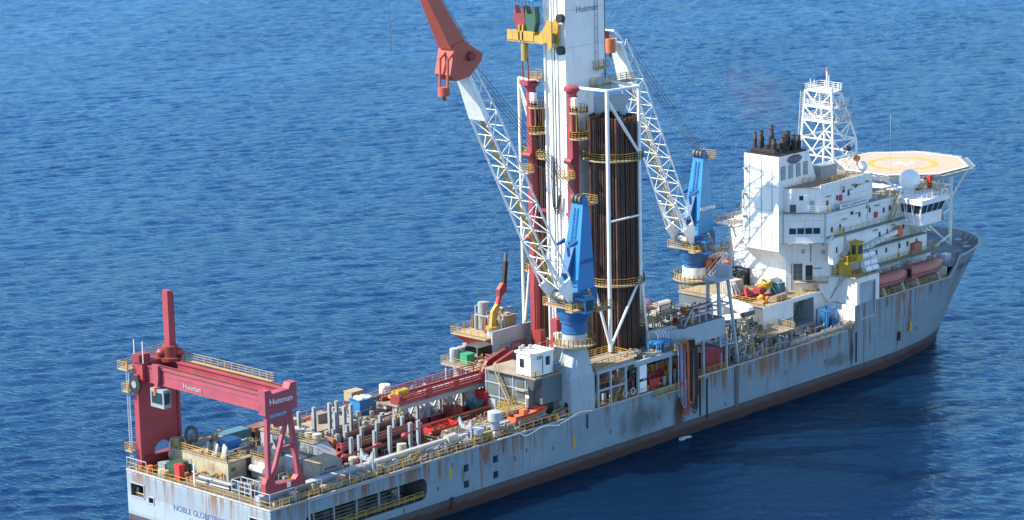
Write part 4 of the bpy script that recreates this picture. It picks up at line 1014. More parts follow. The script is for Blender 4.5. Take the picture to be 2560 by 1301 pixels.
# ------------------------------------------------------------------ wheelhouse
wh = thing('wheelhouse', (159, -13, 24.6), 'white wheelhouse wing with slanted dark windows overhanging the starboard side', 'wheelhouse')
MB().prism([(156,-16),(162.6,-16),(164,-11),(164,12),(156,12)], 'z', 24.6, 26.3).build('lower_wall', 'white', wh)
MB().loft([(156.0,-16.0,26.3),(162.6,-16.0,26.3),(164,-11,26.3),(164,12,26.3),(156,12,26.3)], [(155.7,-16.5,28.1),(163.3,-16.5,28.1),(164.8,-11,28.1),(164.8,12,28.1),(155.7,12,28.1)]).build('window_band', 'white', wh)
MB().prism([(155.2,-16.9),(163.7,-16.9),(165.4,-11),(165.4,12),(155.2,12)], 'z', 28.1, 29.0).build('roof', 'white_clean', wh)
def slant(name, p, q, f0, f1, parent, mat, off):
    """pane between two sloping window-band edges p (low) and q (high)"""
    (a, b), (c, d_) = p, q; a, b, c, d_ = map(Vector, (a, b, c, d_))
    n = (b-a).cross(c-a).normalized()
    pts = [a.lerp(b, f0).lerp(c.lerp(d_, f0), .08), a.lerp(b, f1).lerp(c.lerp(d_, f1), .08), a.lerp(b, f1).lerp(c.lerp(d_, f1), .94), a.lerp(b, f0).lerp(c.lerp(d_, f0), .94)]
    if n.dot(Vector((-1,-1,0))) < 0: n = -n
    MB().loft([v+n*off for v in pts], [v+n*(off-.05) for v in pts]).build(name, mat, parent)
for f0, f1 in ((.04,.30),(.36,.62),(.68,.94)): slant('window_pane', (((156,-11.6,26.3),(156,-16,26.3))), (((155.7,-11.6,28.1),(155.7,-16.5,28.1))), f0, f1, wh, 'glass', .05)
for f0, f1 in ((.04,.24),(.28,.48),(.52,.72),(.76,.96)): slant('window_pane', (((156,-16,26.3),(162.6,-16,26.3))), (((155.7,-16.5,28.1),(163.3,-16.5,28.1))), f0, f1, wh, 'glass', .05)
MB().prism([(155.2,-16.4),(162,-16.4),(162,-11.8),(155.2,-11.8)], 'z', 24.3, 24.6).build('wing_floor', 'white_clean', wh)
for y in (-12.6,-14.2): MB().bar((155.6,y,28.2),(155.0,y-1.2,24.6),.14).build('wing_strut', 'white_clean', wh)
MB().loft([(157,-15.6,24.3),(161.6,-15.6,24.3),(161.6,-12.4,24.3),(157,-12.4,24.3)], [(158,-13,21.9),(160,-13,21.9),(160,-12.4,21.9),(158,-12.4,21.9)]).build('wing_bracket', 'white', wh)
MB().rail([(155.4,-16.7,29.0),(163.4,-16.7,29.0)], 1.05, 1.5, .06).build('roof_railing', 'white', wh)
MB().rail([(158.8,-16.5,29.0),(163.6,-16.5,29.0),(164.8,-12,29.0),(160,-12,29)], 1.5, 1.3, .09).build('roof_railing', 'yellow', wh)
MB().box(162.7,163.0,-16.1,-15.2,24.2,25.4).build('sidelight_board', 'salmon', wh)
dm = thing('radome', (160.9, -10.1, 29), 'large white spherical radome on a short pedestal above the wheelhouse', 'radome')
MB().sphere((160.9,-10.1,31.2), 1.95, 28, 16).build('dome', 'white_clean', dm, smooth=True); MB().cyl(160.9,-10.1,29,29.6,1.0,16).build('pedestal', 'white', dm)
for a in range(6): MB().bar((160.9+1.3*math.cos(a),-10.1+1.3*math.sin(a),29),(160.9+.8*math.cos(a),-10.1+.8*math.sin(a),29.9),.12).build('strut', 'white', dm)
dm2 = thing('radome', (150.4, -7.4, 34.2), 'small white radome on the house roof by the lattice mast', 'radome')
MB().sphere((150.4,-7.4,35.0), .8, 18, 10, (1,1,1.25)).build('dome', 'white_clean', dm2, smooth=True); MB().cyl(150.4,-7.4,30,34.4,.2,8).build('pedestal', 'white', dm2)

# ------------------------------------------------------------------ lattice mast
lm = thing('lattice_mast', (148, -1, 34.2), 'white lattice signal mast with railed platforms standing behind the funnel', 'mast')
B4 = [Vector((143.6,-6.0,34.2)), Vector((152.0,-5.0,34.2)), Vector((152.6,3.2,34.2)), Vector((144.2,2.4,34.2))]
K4 = [Vector((144.4,-5.2,40.2)), Vector((152.0,-4.6,39.6)), Vector((152.6,2.9,40.0)), Vector((144.9,2.2,40.2))]
T4 = [Vector((145.1,-4.4,48.6)), Vector((149.4,-3.2,48.0)), Vector((150.0,2.2,48.3)), Vector((145.6,1.9,48.6))]
def lv_(f): 
    if f <= .4: return [a.lerp(b, f/.4) for a, b in zip(B4, K4)]
    return [a.lerp(b, (f-.4)/.6) for a, b in zip(K4, T4)]
fs = [0, .2, .4, .62, .8, 1.0]
for c in range(4):
    for a, b in ((0, .4), (.4, 1)): MB().tube(lv_(a)[c], lv_(b)[c], .24 if c == 0 else .2, 8).build('leg', 'white', lm, smooth=True)
for i, f in enumerate(fs[1:]):
    q = lv_(f); q0 = lv_(fs[i])
    for c in range(4):
        d_ = (c+1) % 4; MB().tube(q[c], q[d_], .15, 6).build('brace', 'white', lm)
        mid = q0[c].lerp(q0[d_], .5)
        MB().tube(q[c], mid, .12, 6).build('brace', 'white', lm); MB().tube(q[d_], mid, .12, 6).build('brace', 'white', lm)
for f, ex in ((.62, .5), (.8, .8), (1.0, .4)):
    q = lv_(f); z = q[0].z
    p = MB().prism([(v.x+(ex if i in (1,2) else -.1), v.y+(-ex*.4 if i < 2 else .1)) for i, v in enumerate(q)], 'z', z-.06, z+.04).build('mast_platform', 'lightgrey', lm)
    MB().rail([(v.x+(ex if i in (1,2) else -.1), v.y+(-ex*.4 if i < 2 else .1), z) for i, v in enumerate(q)], 1.1, 1.2, .06, closed=True).build('railing', 'white', p)
for x, y, h in ((146,-3.8,1.9),(147.4,-2,3.0),(148.8,-3,1.6),(149.4,0,2.0),(146.2,1.2,2.2),(147.8,1.6,1.8)): MB().bar((x,y,48.4),(x,y,48.4+h),.09).build('antenna', 'white', lm)
MB().bar((147.6,-1.4,48.5),(147.6,-1.4,52.2),.22).build('top_pole', 'white', lm); MB().cyl(147.6,-1.4,52.0,52.6,.18,8).build('mast_lamp', 'orange', lm)
m = MB()
for y in (2.5, 3.1): m.bar((144.6,y,34.4),(145.3,y-.4,48.4),.1)
for k in range(34): f = k/34; m.bar((144.6+.7*f,2.5-.4*f,34.4+14*f),(144.6+.7*f,3.1-.4*f,34.4+14*f),.06)
m.build('ladder', 'lightgrey', lm)
MB().tube((148.2,-6.1,38.4),(148.2,-5.5,38.4),.45,14).build('searchlight', 'black', lm, smooth=True); MB().tube((151.0,-6.0,36.2),(151.0,-5.2,36.2),.5,14).build('horn', 'orange', lm, smooth=True)
MB().bar((155.6,-9.6,30),(155.6,-9.6,44),.02).build('whip_aerial', 'white', None, 'thin white whip aerial rising from the house roof', 'aerial')

# ------------------------------------------------------------------ helideck
hk = thing('helideck', (175.4, 1.9, 13.15), 'octagonal sand-coloured helideck with yellow circle over the bow', 'helideck')
HC = (175.4, 1.9); HZ = 30.7
oc = [(HC[0]+12.3*math.cos(R(22.5+45*k)), HC[1]+12.3*math.sin(R(22.5+45*k))) for k in range(8)]
pdk = MB().prism(oc, 'z', HZ-.35, HZ).build('landing_deck', 'heli_pad', hk)
MB().prism([(HC[0]+(x-HC[0])*.96, HC[1]+(y-HC[1])*.96) for x, y in oc], 'z', HZ-1.3, HZ-.35).build('deck_girders', 'lightgrey', hk)
def flat_ring(c, r0, r1, z, n=64):
    m = MB()
    for k in range(n):
        a, b = 2*math.pi*k/n, 2*math.pi*(k+1)/n
        m.sheet([(c[0]+r0*math.cos(a),c[1]+r0*math.sin(a),z),(c[0]+r1*math.cos(a),c[1]+r1*math.sin(a),z),(c[0]+r1*math.cos(b),c[1]+r1*math.sin(b),z),(c[0]+r0*math.cos(b),c[1]+r0*math.sin(b),z)])
    return m
flat_ring(HC, 5.5, 6.6, HZ+.006).build('aiming_circle', 'heli_yellow', pdk)
u = Vector((math.cos(R(20)), math.sin(R(20)), 0)); v = Vector((-u.y, u.x, 0)); c0 = Vector((*HC, HZ+.008)); m = MB()
def hq(a0, a1, b0, b1): return [tuple(c0+u*a+v*b) for a, b in ((a0,b0),(a1,b0),(a1,b1),(a0,b1))]
m.sheet(hq(-2.0,2.0,-1.5,-.85)); m.sheet(hq(-2.0,2.0,.85,1.5)); m.sheet(hq(-.35,.35,-.85,.85)); m.build('letter_h', 'white_clean', pdk)
m = MB()
for k in range(8):
    a, b = oc[k], oc[(k+1) % 8]; m.bar((*a, HZ+.05), (*b, HZ+.05), .35, .1)
m.build('edge_marking', 'white_clean', pdk)
for k in range(8):                                # safety net bays, sloping up and out
    a, b = Vector((*oc[k], HZ-.3)), Vector((*oc[(k+1) % 8], HZ-.3)); o_ = ((a+b)/2-Vector((*HC, HZ-.3))).normalized()
    for j in range(4):
        p, q = a.lerp(b, j/4+.02), a.lerp(b, (j+1)/4-.02); e = o_*1.5+Vector((0,0,.25))
        nb2 = MB().loft([p, q, q+e, p+e], [v_-Vector((0,0,.04)) for v_ in (p, q, q+e, p+e)]).build('safety_net', 'net', hk)
        m = MB(); m.bar(p, p+e, .1); m.bar(q, q+e, .1); m.bar(p+e, q+e, .1); m.build('net_frame', 'lightgrey', nb2)
for x, y in ((181.5,-4.8),(183.5,5.5),(168,-7),(168,10)): MB().tube((x,y,13.15),(x,y,HZ-1.2),.32,10).build('support_post', 'white', hk, smooth=True)
for p, q in (((181.5,-4.8,22.5),(174.5,-7.5,29.4)),((181.5,-4.8,24),(185,-6.5,29.6)),((181.5,-4.8,22.0),(167,-4,17.0)),((181.5,-4.8,22.4),(185.2,4,29.4)),((181.5,-4.8,17),(168,-6.5,14)),((181.5,-4.8,26.4),(170,-7.6,29.2)),((168,-7,27),(172,-9,29.4)),((156,-8,30.2),(163,-8,29.9)),((154,-7.5,33),(158.5,-9,30)),((181.5,-4.8,23.8),(183.5,5.5,29)),((183.5,5.5,20),(181.5,-4.8,15))):
    MB().tube(p, q, .2, 8).build('support_brace', 'white', hk, smooth=True)
deck_plate(hk, 163.2, 167.2, -10.5, -8.2, 29.0, 'cream', 'yellow', name='access_platform'); MB().box(166.0,166.9,-10.9,-10.3,28.9,31.3).build('foam_monitor_box', 'brightred', hk)
MB().box(164.4,165.2,-10.4,-9.4,29,30.6).build('hose_reel', 'white', hk); MB().box(165.2,165.7,-10.2,-9.6,29.6,31.0).build('fire_monitor', 'red', hk)

# ------------------------------------------------------------------ starboard side deckhouse with the grey shutter
sb = thing('side_deckhouse', (140.4, -12.5, ZD), 'white side deckhouse flush with the hull with a tall grey shutter', 'deckhouse')
SH = (138.2, 142.5, 10.5, 16.9)
m = MB(); plate(m, lambda x, z: (x, -16.07, z), [137.2, 143.7], [ZD, 18.0], [SH])
m.sheet([(137.2,-16.07,ZD),(137.2,-9,ZD),(137.2,-9,18),(137.2,-16.07,18)]); m.sheet([(143.7,-16.07,13.2),(143.7,-9,13.2),(143.7,-9,18),(143.7,-16.07,18)]); m.build('wall', 'white', sb)
MB().box(SH[0],SH[1],-15.85,-15.75,SH[2],SH[3]).build('roller_shutter', 'bluegrey', sb)
m = MB()
for x in (SH[0],SH[1]): m.bar((x,-16.1,SH[2]),(x,-16.1,SH[3]),.16,.3)
for z in (SH[2],SH[3]): m.bar((SH[0],-16.1,z),(SH[1],-16.1,z),.16,.3)
m.build('shutter_frame', 'lightgrey', sb)
MB().box(136.6,144.0,-16.2,-8.8,18.0,18.25).build('roof_deck', 'cream', sb)
MB().rail([(136.8,-9,18.25),(136.8,-16.1,18.25),(139.6,-16.1,18.25)], 1.1, 1.2, .075).build('railing', 'yellow', sb)
MB().loft([(137.19,-9.0,12.0),(137.19,-10.8,12.0),(137.19,-13.2,18.0),(137.19,-9.0,18.0)], [(134.4,-9.0,16.2),(134.4,-9.6,16.2),(134.4,-9.8,17.6),(134.4,-9.0,17.6)]).build('knee_bracket', 'white', sb)
m = MB().stair((137.0,-10.6,13.6),(137.0,-13.6,18.2), .8, (1,0,0), 10); m.build('side_stair', 'lightgrey', sb)
MB().box(136.2,137.4,-16.2,-15.0,9.2,10.5).build('fairlead_box', 'canvas', sb)

# small yellow provision crane on its roof
yc = thing('provision_crane', (137.8, -13, 18.25), 'small yellow deck crane with square cab and long white boom laid forward', 'crane')
MB().cyl(137.8,-13,18.25,20.9,1.15,20).build('pedestal', 'yellow_clean', yc, smooth=True)
deck_plate(yc, 135.6, 139.8, -15.2, -12.0, 21.0, 'yellow_clean', 'yellow_clean', th=.4, sides='NWS', name='slewing_deck')
cb = MB().box(138.2,139.9,-15.3,-13.7,21.0,24.0).build('cab', 'yellow_clean', yc)
MB().box(138.15,138.2,-15.0,-14.2,22.0,23.6).build('cab_window', 'glass', cb); MB().box(138.5,139.7,-15.35,-15.3,22.0,23.6).build('cab_window', 'glass', cb)
MB().box(138.0,140.1,-15.5,-13.5,24.0,24.15).build('cab_roof', 'yellow_clean', cb)
MB().bar((139.6,-13.4,21.6),(152.6,-13.55,23.6),.55,.7).build('boom', 'white_clean', yc); MB().bar((139.6,-13.4,20.8),(145.6,-13.5,22.3),.3,.3).build('luffing_cylinder', 'white', yc)
MB().box(152.3,153.6,-14.0,-13.0,22.6,24.4).build('boom_head', 'orange', yc); MB().tube((153,-13.5,22.6),(153,-13.5,19.4),.05,5).build('hook_rope', 'cable', yc); MB().box(152.8,153.2,-13.7,-13.3,18.7,19.4).build('hook', 'orange', yc)
for p in ((136.6,-13.4,22.0),(137.3,-13.2,22.3)): MB().tube((p[0],p[1]-.5,p[2]),(p[0],p[1]+.5,p[2]),.5,12).build('winch', 'white_dirty', yc, smooth=True)
k = 0
for z, y, lab in ((18.9,-15.4,'lower'),(19.9,-15.0,'middle'),(21.2,-14.6,'upper')):
    for x, l2 in ((140.2,'aft'),(142.2,'forward')):
        o = MB().tube((x,y,z),(x+1.7,y,z),.52,14); o.tube((x+.8,y,z),(x+.9,y,z),.55,14)
        t = o.build('liferaft_canister', 'white_clean', None, f'white liferaft canister, {l2} one in the {lab} row beside the yellow crane', 'liferaft', 'liferaft canisters', smooth=True)
rk = MB()
for x in (140.9, 143.1): rk.bar((x,-16.0,18.25),(x,-14.0,22.0),.14); rk.bar((x,-13.8,18.25),(x,-13.9,21.8),.12); rk.bar((x,-15.9,18.3),(x,-13.8,18.3),.1)
rk.bar((140.9,-14.9,20.4),(143.1,-14.9,20.4),.1); rk.bar((140.9,-14.0,21.9),(143.1,-14.0,21.9),.1)
rk.build('raft_rack', 'midgrey', None, 'steel rack holding the white liferaft canisters on the side deckhouse', 'rack')

# ------------------------------------------------------------------ lifeboats
def lifeboat(x0, x1, label, hatch):
    t = thing('lifeboat', ((x0+x1)/2, -14.9, 13.4), label, 'lifeboat', 'enclosed lifeboats on the starboard boat deck')
    L = x1-x0; yc_ = -14.8; n = 14; rows = []
    prof = [(0,-1.05),(.55,-.95),(.95,-.45),(1.0,.0),(.98,.5),(.86,.95),(.55,1.28),(0,1.38)]
    for i in range(n+1):
        f = i/n; wdt = 1.5*min(1, (.62+.9*f) if f < .42 else max(.16, (1-((f-.42)/.58)**2.6)))**.9; top = 1.0 if f < .8 else 1-(f-.8)*1.6; bot = 1.0 if f < .75 else 1-(f-.75)*1.8
        if f < .06: wdt *= .86
        row = []
        for py, pz in prof+[(-a, b) for a, b in reversed(prof[1:-1])]: row.append((x0+L*f, yc_+py*wdt, 15.55+(pz*top if pz > 0 else pz*bot)+.12*f))
        rows.append(row)
    def shell_(z_lo, z_hi, idx, sc=1.0):
        m = MB()
        for a, b in zip(rows, rows[1:]):
            for j in idx: k2_ = (j+1) % len(a); m.sheet([a[j], b[j], b[k2_], a[k2_]])
        return m
    N_ = len(rows[0]); top_i = [3,4,5,6,7,8,9,10]; bot_i = [0,1,2,11,12,13]
    up = shell_(0,0,top_i); up.sheet([rows[0][j] for j in range(3, 12)]); merge(up.build('canopy', 'salmon', t))
    lo = shell_(0,0,bot_i); lo.sheet([rows[0][j] for j in (11,12,13,0,1,2,3)]); merge(lo.build('boat_hull', 'salmon', t))
    m = MB(); pr = None
    for r in rows:
        for s in (0,): pass
    for j in (3, 11):
        for a, b in zip(rows, rows[1:]): m.bar(a[j], b[j], .16, .14)
    m.build('rubbing_strake', 'darkred', t)
    if hatch:
        MB().box(x0-.06, x0+.02, -15.4, -14.2, 15.0, 16.5).build('hatch', 'black', t); MB().prism([(x0-.02,14.8),(x0+.9,14.8),(x0+.9,17.1),(x0-.02,17.1)], 'y', -15.6, -14.1).build('steering_hood', 'salmon', t)
    else: MB().box(x0-.05, x0+.02, -15.3, -14.3, 15.2, 16.4).build('hatch', 'salmon', t)
    for xx in (x0+1.6, x1-1.9):
        MB().prism([(-13.2,13.2),(-12.7,13.2),(-12.9,17.2),(-14.6,17.6),(-14.7,17.3),(-13.3,16.8)], 'x', xx, xx+.35).build('davit_arm', 'white_dirty', t)
        MB().prism([(-15.9,13.2),(-13.9,13.2),(-14.2,14.4),(-15.3,14.5)], 'x', xx-.2, xx+.5).build('cradle', 'lightgrey', t)
    return t
lifeboat(144.3, 153.4, 'salmon orange enclosed lifeboat next to the grey-shuttered deckhouse', False)
lifeboat(154.3, 164.4, 'salmon orange enclosed lifeboat with black square stern hatch, nearer the bow', True)

# fittings on the house walls: cable trays, drain pipes, weld seams, floodlights
for f, z0, z1 in ((.12, 15.5, 24.3), (.93, 17, 24.3), (.5, 20.5, 24.3)): panel('cable_tray', 'boxgrey', ho, (131,-5.1), (137.2,-11.4), f, .22, z0, z1, .12, .1)
for f, z0, z1 in ((.06, 24.6, 29.7), (.95, 24.6, 29.7)): panel('cable_tray', 'lightgrey', ho, (128.4,-6.0), (134.0,-12.0), f, .2, z0, z1, .12, .1)
for z in (17.6, 20.4, 22.6): panel('weld_seam', 'lightgrey', ho, (131,-5.1), (137.2,-11.4), .5, 8.7, z, z+.05, .012, .03)
for z in (25.6, 28.4): panel('weld_seam', 'lightgrey', ho, (128.4,-6.0), (134.0,-12.0), .5, 8.1, z, z+.05, .012, .03)
for f in (.2, .55, .9): panel('floodlight', 'cream', ho, (128.4,-6.0), (134.0,-12.0), f, .5, 24.0, 24.35, .5, .4)
for y in (-4.6, -2.2, .4): MB().box(127.82,127.9,y,y+.08,23.1,39.6).build('weld_seam', 'lightgrey', fn)
for z in (28.4, 32.4, 37): MB().box(127.3,127.9,1.0,1.5,z,z+.3).build('floodlight', 'cream', fn)
m = MB()
for y in (1.75, 2.2): m.bar((128.6,y,24),(128.6,y,39.6),.07)
for k in range(39): m.bar((128.6,1.75,24.2+k*.4),(128.6,2.2,24.2+k*.4),.05)
m.build('funnel_ladder', 'lightgrey', fn)
for x in (139.5, 142.5, 146.5): MB().box(x-.25,x+.25,-11.5,-11.05,33.2,33.5).build('floodlight', 'cream', ho)
for z in (27.4, 28.9): MB().box(134,155.6,-12.03,-12.0,z,z+.04).build('weld_seam', 'lightgrey', ho)
for z in (31.6, 33.0): MB().box(133.3,148,-11.03,-11.0,z,z+.04).build('weld_seam', 'lightgrey', ho)
# ------------------------------------------------------------------ small builders for deck cargo
def container(x0, x1, y0, y1, z0, h, mat, label, name='container', text=None, roof=None):
    t = thing(name, ((x0+x1)/2, (y0+y1)/2, z0), label, 'container')
    e = .05; z1 = z0+h
    MB().box(x0+e, x1-e, y0+e, y1-e, z0+.1, z1-.03).build('body', mat, t)
    m = MB()
    for x in (x0+.07, x1-.07):
        for y in (y0+.07, y1-.07): m.bar((x,y,z0),(x,y,z1),.14)
    for z in (z0+.08, z1-.06):
        for y in (y0+.07, y1-.07): m.bar((x0,y,z),(x1,y,z),.14)
        for x in (x0+.07, x1-.07): m.bar((x,y0,z),(x,y1,z),.14)
    m.build('frame', mat, t)
    m = MB(); n = max(3, int((x1-x0)/.45))
    for k in range(1, n): x = x0+(x1-x0)*k/n; m.box(x-.07, x+.07, y0+.0, y0+e+.01, z0+.2, z1-.2)
    for k in range(1, max(3, int((y1-y0)/.45))): y = y0+(y1-y0)*k/max(3, int((y1-y0)/.45)); m.box(x0+.0, x0+e+.01, y-.07, y+.07, z0+.2, z1-.2)
    m.build('corrugation', mat, t)['kind'] = 'stuff'
    MB().box(x0+.02, x1-.02, y0+.02, y1-.02, z1-.03, z1+.01).build('roof', roof or mat, t)
    if text: text_part('lettering', text, .5, ((x0+x1)/2, y0-.02, z0+h*.62), (1,0,0), (0,0,1), 'black', t)
    return t
def cabinet(x0, x1, y0, y1, z0, h, mat, label, cat='cabinet', name='cabinet'):
    t = thing(name, ((x0+x1)/2, (y0+y1)/2, z0), label, cat)
    MB().box(x0, x1, y0, y1, z0, z0+h).build('body', mat, t); MB().box(x0-.06, x1+.06, y0-.06, y1+.06, z0+h, z0+h+.08).build('lid', mat, t)
    MB().box(x0+.15*(x1-x0), x1-.15*(x1-x0), y0-.04, y0, z0+.15*h, z0+.9*h).build('door', mat, t)
    return t
def skid(x0, x1, y0, y1, z0, h, mats, label, cat='machine', name='machine_skid', seed=1):
    """open frame packed with a motor, a tank and pipes"""
    t = thing(name, ((x0+x1)/2, (y0+y1)/2, z0), label, cat); rr = random.Random(seed)
    m = MB(); 
    for x in (x0, x1):
        for y in (y0, y1): m.bar((x,y,z0),(x,y,z0+h),.13)
    for z in (z0+.1, z0+h):
        for y in (y0, y1): m.bar((x0,y,z),(x1,y,z),.13)
        for x in (x0, x1): m.bar((x,y0,z),(x,y1,z),.13)
    m.build('frame', mats[0], t)
    cx, cy = (x0+x1)/2, (y0+y1)/2; dx, dy = x1-x0, y1-y0
    MB().tube((x0+.15*dx,cy,z0+.35*h),(x0+.7*dx,cy,z0+.35*h),.22*min(dy,h),12).build('motor', mats[1], t, smooth=True)
    MB().cyl(x0+.75*dx,cy+.1*dy,z0+.1,z0+h*.92,.2*min(dx,dy),12).build('tank', mats[2 % len(mats)], t, smooth=True)
    MB().box(x0+.1*dx,x0+.4*dx,y0+.1*dy,y0+.4*dy,z0+.1,z0+h*.75).build('control_box', mats[-1], t)
    for k in range(4):
        y = y0+dy*rr.uniform(.15,.85); z = z0+h*rr.uniform(.5,1.05); MB().path([(x0+.1*dx,y,z0+.2),(x0+.1*dx,y,z),(x0+dx*.9,y,z),(x0+dx*.9,y,z0+.3)], .06+.03*rr.random(), 6).build('pipe', mats[rr.randrange(len(mats))], t)
    return t
def drum(x, y, z, r, h, mat, label, cat='drum', name='drum', lid=None):
    t = thing(name, (x, y, z), label, cat)
    MB().cyl(x, y, z, z+h, r, 16).build('body', mat, t, smooth=True)
    m = MB()
    for f in (.33, .66): m.cyl(x, y, z+h*f-.03, z+h*f+.03, r*1.04, 16)
    MB().cyl(x, y, z+h*.33-.03, z+h*.33+.03, r*1.05, 16).build('hoop', mat, t, smooth=True)
    MB().cyl(x, y, z+h, z+h+.05, r*.94, 16).build('lid', lid or mat, t, smooth=True)
    return t
def pallet(x, y, z, label, mats, w=1.3, d=1.1, h=.8, seed=0, group=None):
    t = thing('pallet_load', (x, y, z), label, 'pallet', group); rr = random.Random(seed)
    m = MB()
    for k in range(4): m.box(x-w/2, x+w/2, y-d/2+k*d/3.4, y-d/2+k*d/3.4+d*.16, z+.12, z+.17)
    m.box(x-w/2, x-w/2+.1, y-d/2, y+d/2, z, z+.12); m.box(x+w/2-.1, x+w/2, y-d/2, y+d/2, z, z+.12); m.build('pallet', 'canvas', t)
    for k in range(3):
        a = x-w/2+.06+k*w/3; MB().box(a, a+w/3-.06, y-d/2+.08, y+d/2-.06, z+.17, z+h*rr.uniform(.6,1.1)).build('crate', mats[k % len(mats)], t)
    return t
def tangle(name, x0, x1, y0, y1, z0, h, n, mats, label, cat, seed):
    """pipework too fine to count: runs with elbows, valves and boxes; one part per colour"""
    t = thing(name, ((x0+x1)/2, (y0+y1)/2, z0), label, cat); rr = random.Random(seed)
    ms = {k: MB() for k in mats}; keys = list(mats)
    for k in range(n):
        m = ms[keys[rr.randrange(len(keys))]]; x = rr.uniform(x0, x1); y = rr.uniform(y0, y1); q = rr.random()
        if q < .42:
            l = rr.uniform(1, 4); z = z0+rr.uniform(.3, h); x2 = min(x1, x+l); r = rr.uniform(.05, .13); pts = [(x,y,z0),(x,y,z),(x2,y,z)]
            if rr.random() < .5: pts += [(x2,min(y1, y+rr.uniform(.4,1.4)),z)]
            if rr.random() < .5: pts += [(pts[-1][0],pts[-1][1],z0)]
            m.path(pts, r, 6)
            if rr.random() < .6: m.cyl(x2, y, z-.05, z+.35, .16, 8)
        elif q < .62: a = rr.uniform(.3, .8); m.box(x, x+a, y, y+rr.uniform(.3,.7), z0, z0+rr.uniform(.3, h*.7))
        elif q < .8: m.cyl(x, y, z0, z0+rr.uniform(.4, h*.8), rr.uniform(.15, .38), 10)
        else: m.tube((x,y,z0+.35),(x+rr.uniform(.4,1),y,z0+.35), rr.uniform(.18,.34), 10)
    for k, m in ms.items():
        if m.v: m.build('pipework', k, t)['kind'] = 'stuff'
    return t

# ------------------------------------------------------------------ aft deck: houses
sh = thing('stern_house', (7.3, 5.6, ZD), 'low stained house with yellow-streaked wall and railed roof behind the transom', 'deckhouse')
P('stained', (.40, .36, .24), .6, .25, .4, .4)
MB().box(5.5, 9.0, -.7, 12.0, ZD, 12.0).build('wall', 'stained', sh)
MB().box(5.4, 14.2, -.8, 12.1, 12.0, 12.15).build('roof', 'deck_light', sh); MB().box(9.0, 14.0, 1.0, 11.5, ZD, 12.0).build('rear_wall', 'boxgrey', sh)
MB().rail([(9,-.7,12.15),(5.5,-.7,12.15),(5.5,12,12.15),(9,12,12.15)], 1.1, 1.5, .085).build('railing', 'yellow', sh)
MB().box(5.45,5.5,2.6,3.6,10.4,11.4).build('window_cover', 'cream', sh); MB().box(5.44,5.5,7.5,8.4,9.3,11.2).build('door', 'boxgrey', sh)
MB().bar((5.3,12.1,ZD),(5.3,12.1,13.2),.16).build('corner_pipe', 'white_dirty', sh); MB().bar((5.4,-.85,ZD),(5.4,-.85,12),.14).build('corner_pipe', 'lightgrey', sh)
MB().box(6.1,6.9,-.74,-.7,10.6,11.2).build('louvre', 'darkgrey', sh)
cabinet(9.2,11.6,3.2,5.4,12.15,1.6,'blue','bright blue locker on the roof of the stained stern house')
for k in range(5): 
    x, y = 6.6+.5*(k%2), .6+1.0*k
    t = MB().prism([(x-.5,12.15),(x+.5,12.15),(x+.25,13.5),(x+.05,14.1),(x-.15,13.5)], 'y', y, y+.5); t.build('pipe_bracket', 'lightgrey' if k % 2 else 'midgrey', None, f'grey upright bracket on stern house roof, number {k+1} from starboard'.replace('number 1','first').replace('number 2','second').replace('number 3','third').replace('number 4','fourth').replace('number 5','fifth'), 'bracket', 'brackets on the stern house roof')
t = thing('hose_reel', (8.2, 10.6, 12.15), 'large dark hose reel ring on the port end of the stern house roof', 'reel')
m = MB(); pr = None
for k in range(25):
    a = 2*math.pi*k/24; q = (8.2+.2*math.sin(a), 10.6+1.25*math.cos(a), 13.6+1.25*math.sin(a))
    if pr: m.tube(pr, q, .26, 8)
    pr = q
m.build('coil', 'darkgrey', t, smooth=True)
for a in range(4): MB().bar((8.2,10.6,13.6),(8.2,10.6+1.2*math.cos(a*math.pi/2+.4),13.6+1.2*math.sin(a*math.pi/2+.4)),.1).build('spoke', 'steel', t)
MB().prism([(9.8,12.15),(11.4,12.15),(10.8,13.6),(10.4,13.6)], 'x', 8.5, 8.7).build('stand', 'cream', t)
drum(6.6, 12.6, ZD, .75, 4.0, 'white_dirty', 'dirty white upright tank by the port foot of the gantry', 'tank', 'tank')
drum(8.0, 13.0, ZD, .6, 3.6, 'cream', 'cream upright tank beside the white tank by the gantry leg', 'tank', 'tank')
container(14.6, 20.4, 11.2, 13.6, ZD+.01, 2.7, 'teal', 'dark blue-grey container on the port side of the aft deck')
container(10.0, 14.2, 12.4, 15.2, ZD+.01, 2.0, 'riser_brown', 'long brown slatted cargo rack at the port rail', 'cargo_rack')
container(21.0, 24.6, 11.0, 13.4, ZD+.01, 2.5, 'riser_brown', 'rust brown container forward of the dark blue container')
cabinet(15.0, 16.6, 6.6, 8.8, ZD, 2.2, 'lightgrey', 'grey stepped cabinet beside the dark blue container')
# second block: white box with pump tubs
wb = thing('pump_house', (11, -3, ZD), 'small off-white pump house with three white tubs on its railed roof', 'deckhouse')
MB().box(9.6, 13.0, -4.4, -1.2, ZD, 12.0).build('wall', 'white_dirty', wb); MB().box(13.0, 16.0, -6.4, -3.4, ZD, 11.8).build('side_wall', 'lightgrey', wb)
MB().box(9.5, 13.1, -4.5, -1.1, 12.0, 12.12).build('roof', 'deck_light', wb); MB().rail([(9.6,-1.2,12.1),(9.6,-4.4,12.1),(13,-4.4,12.1),(16,-6.3,11.8)], 1.1, 1.3, .085).build('railing', 'yellow', wb)
for y in (-1.7,-2.8,-3.9): 
    tb = MB().lathe((11.4,y,12.1), [(.5,0),(.5,.5),(.75,.6),(.75,1.2),(.6,1.25)], 18).build('tub', 'white_dirty', wb, smooth=True)
MB().tube((9.3,-4.4,10.7),(9.3,-1.4,10.7),.5,12).build('air_bottle', 'white', wb, smooth=True); MB().box(12.96,13.0,-5.8,-4.6,ZD+.2,11.2).build('door', 'bluegrey', wb)
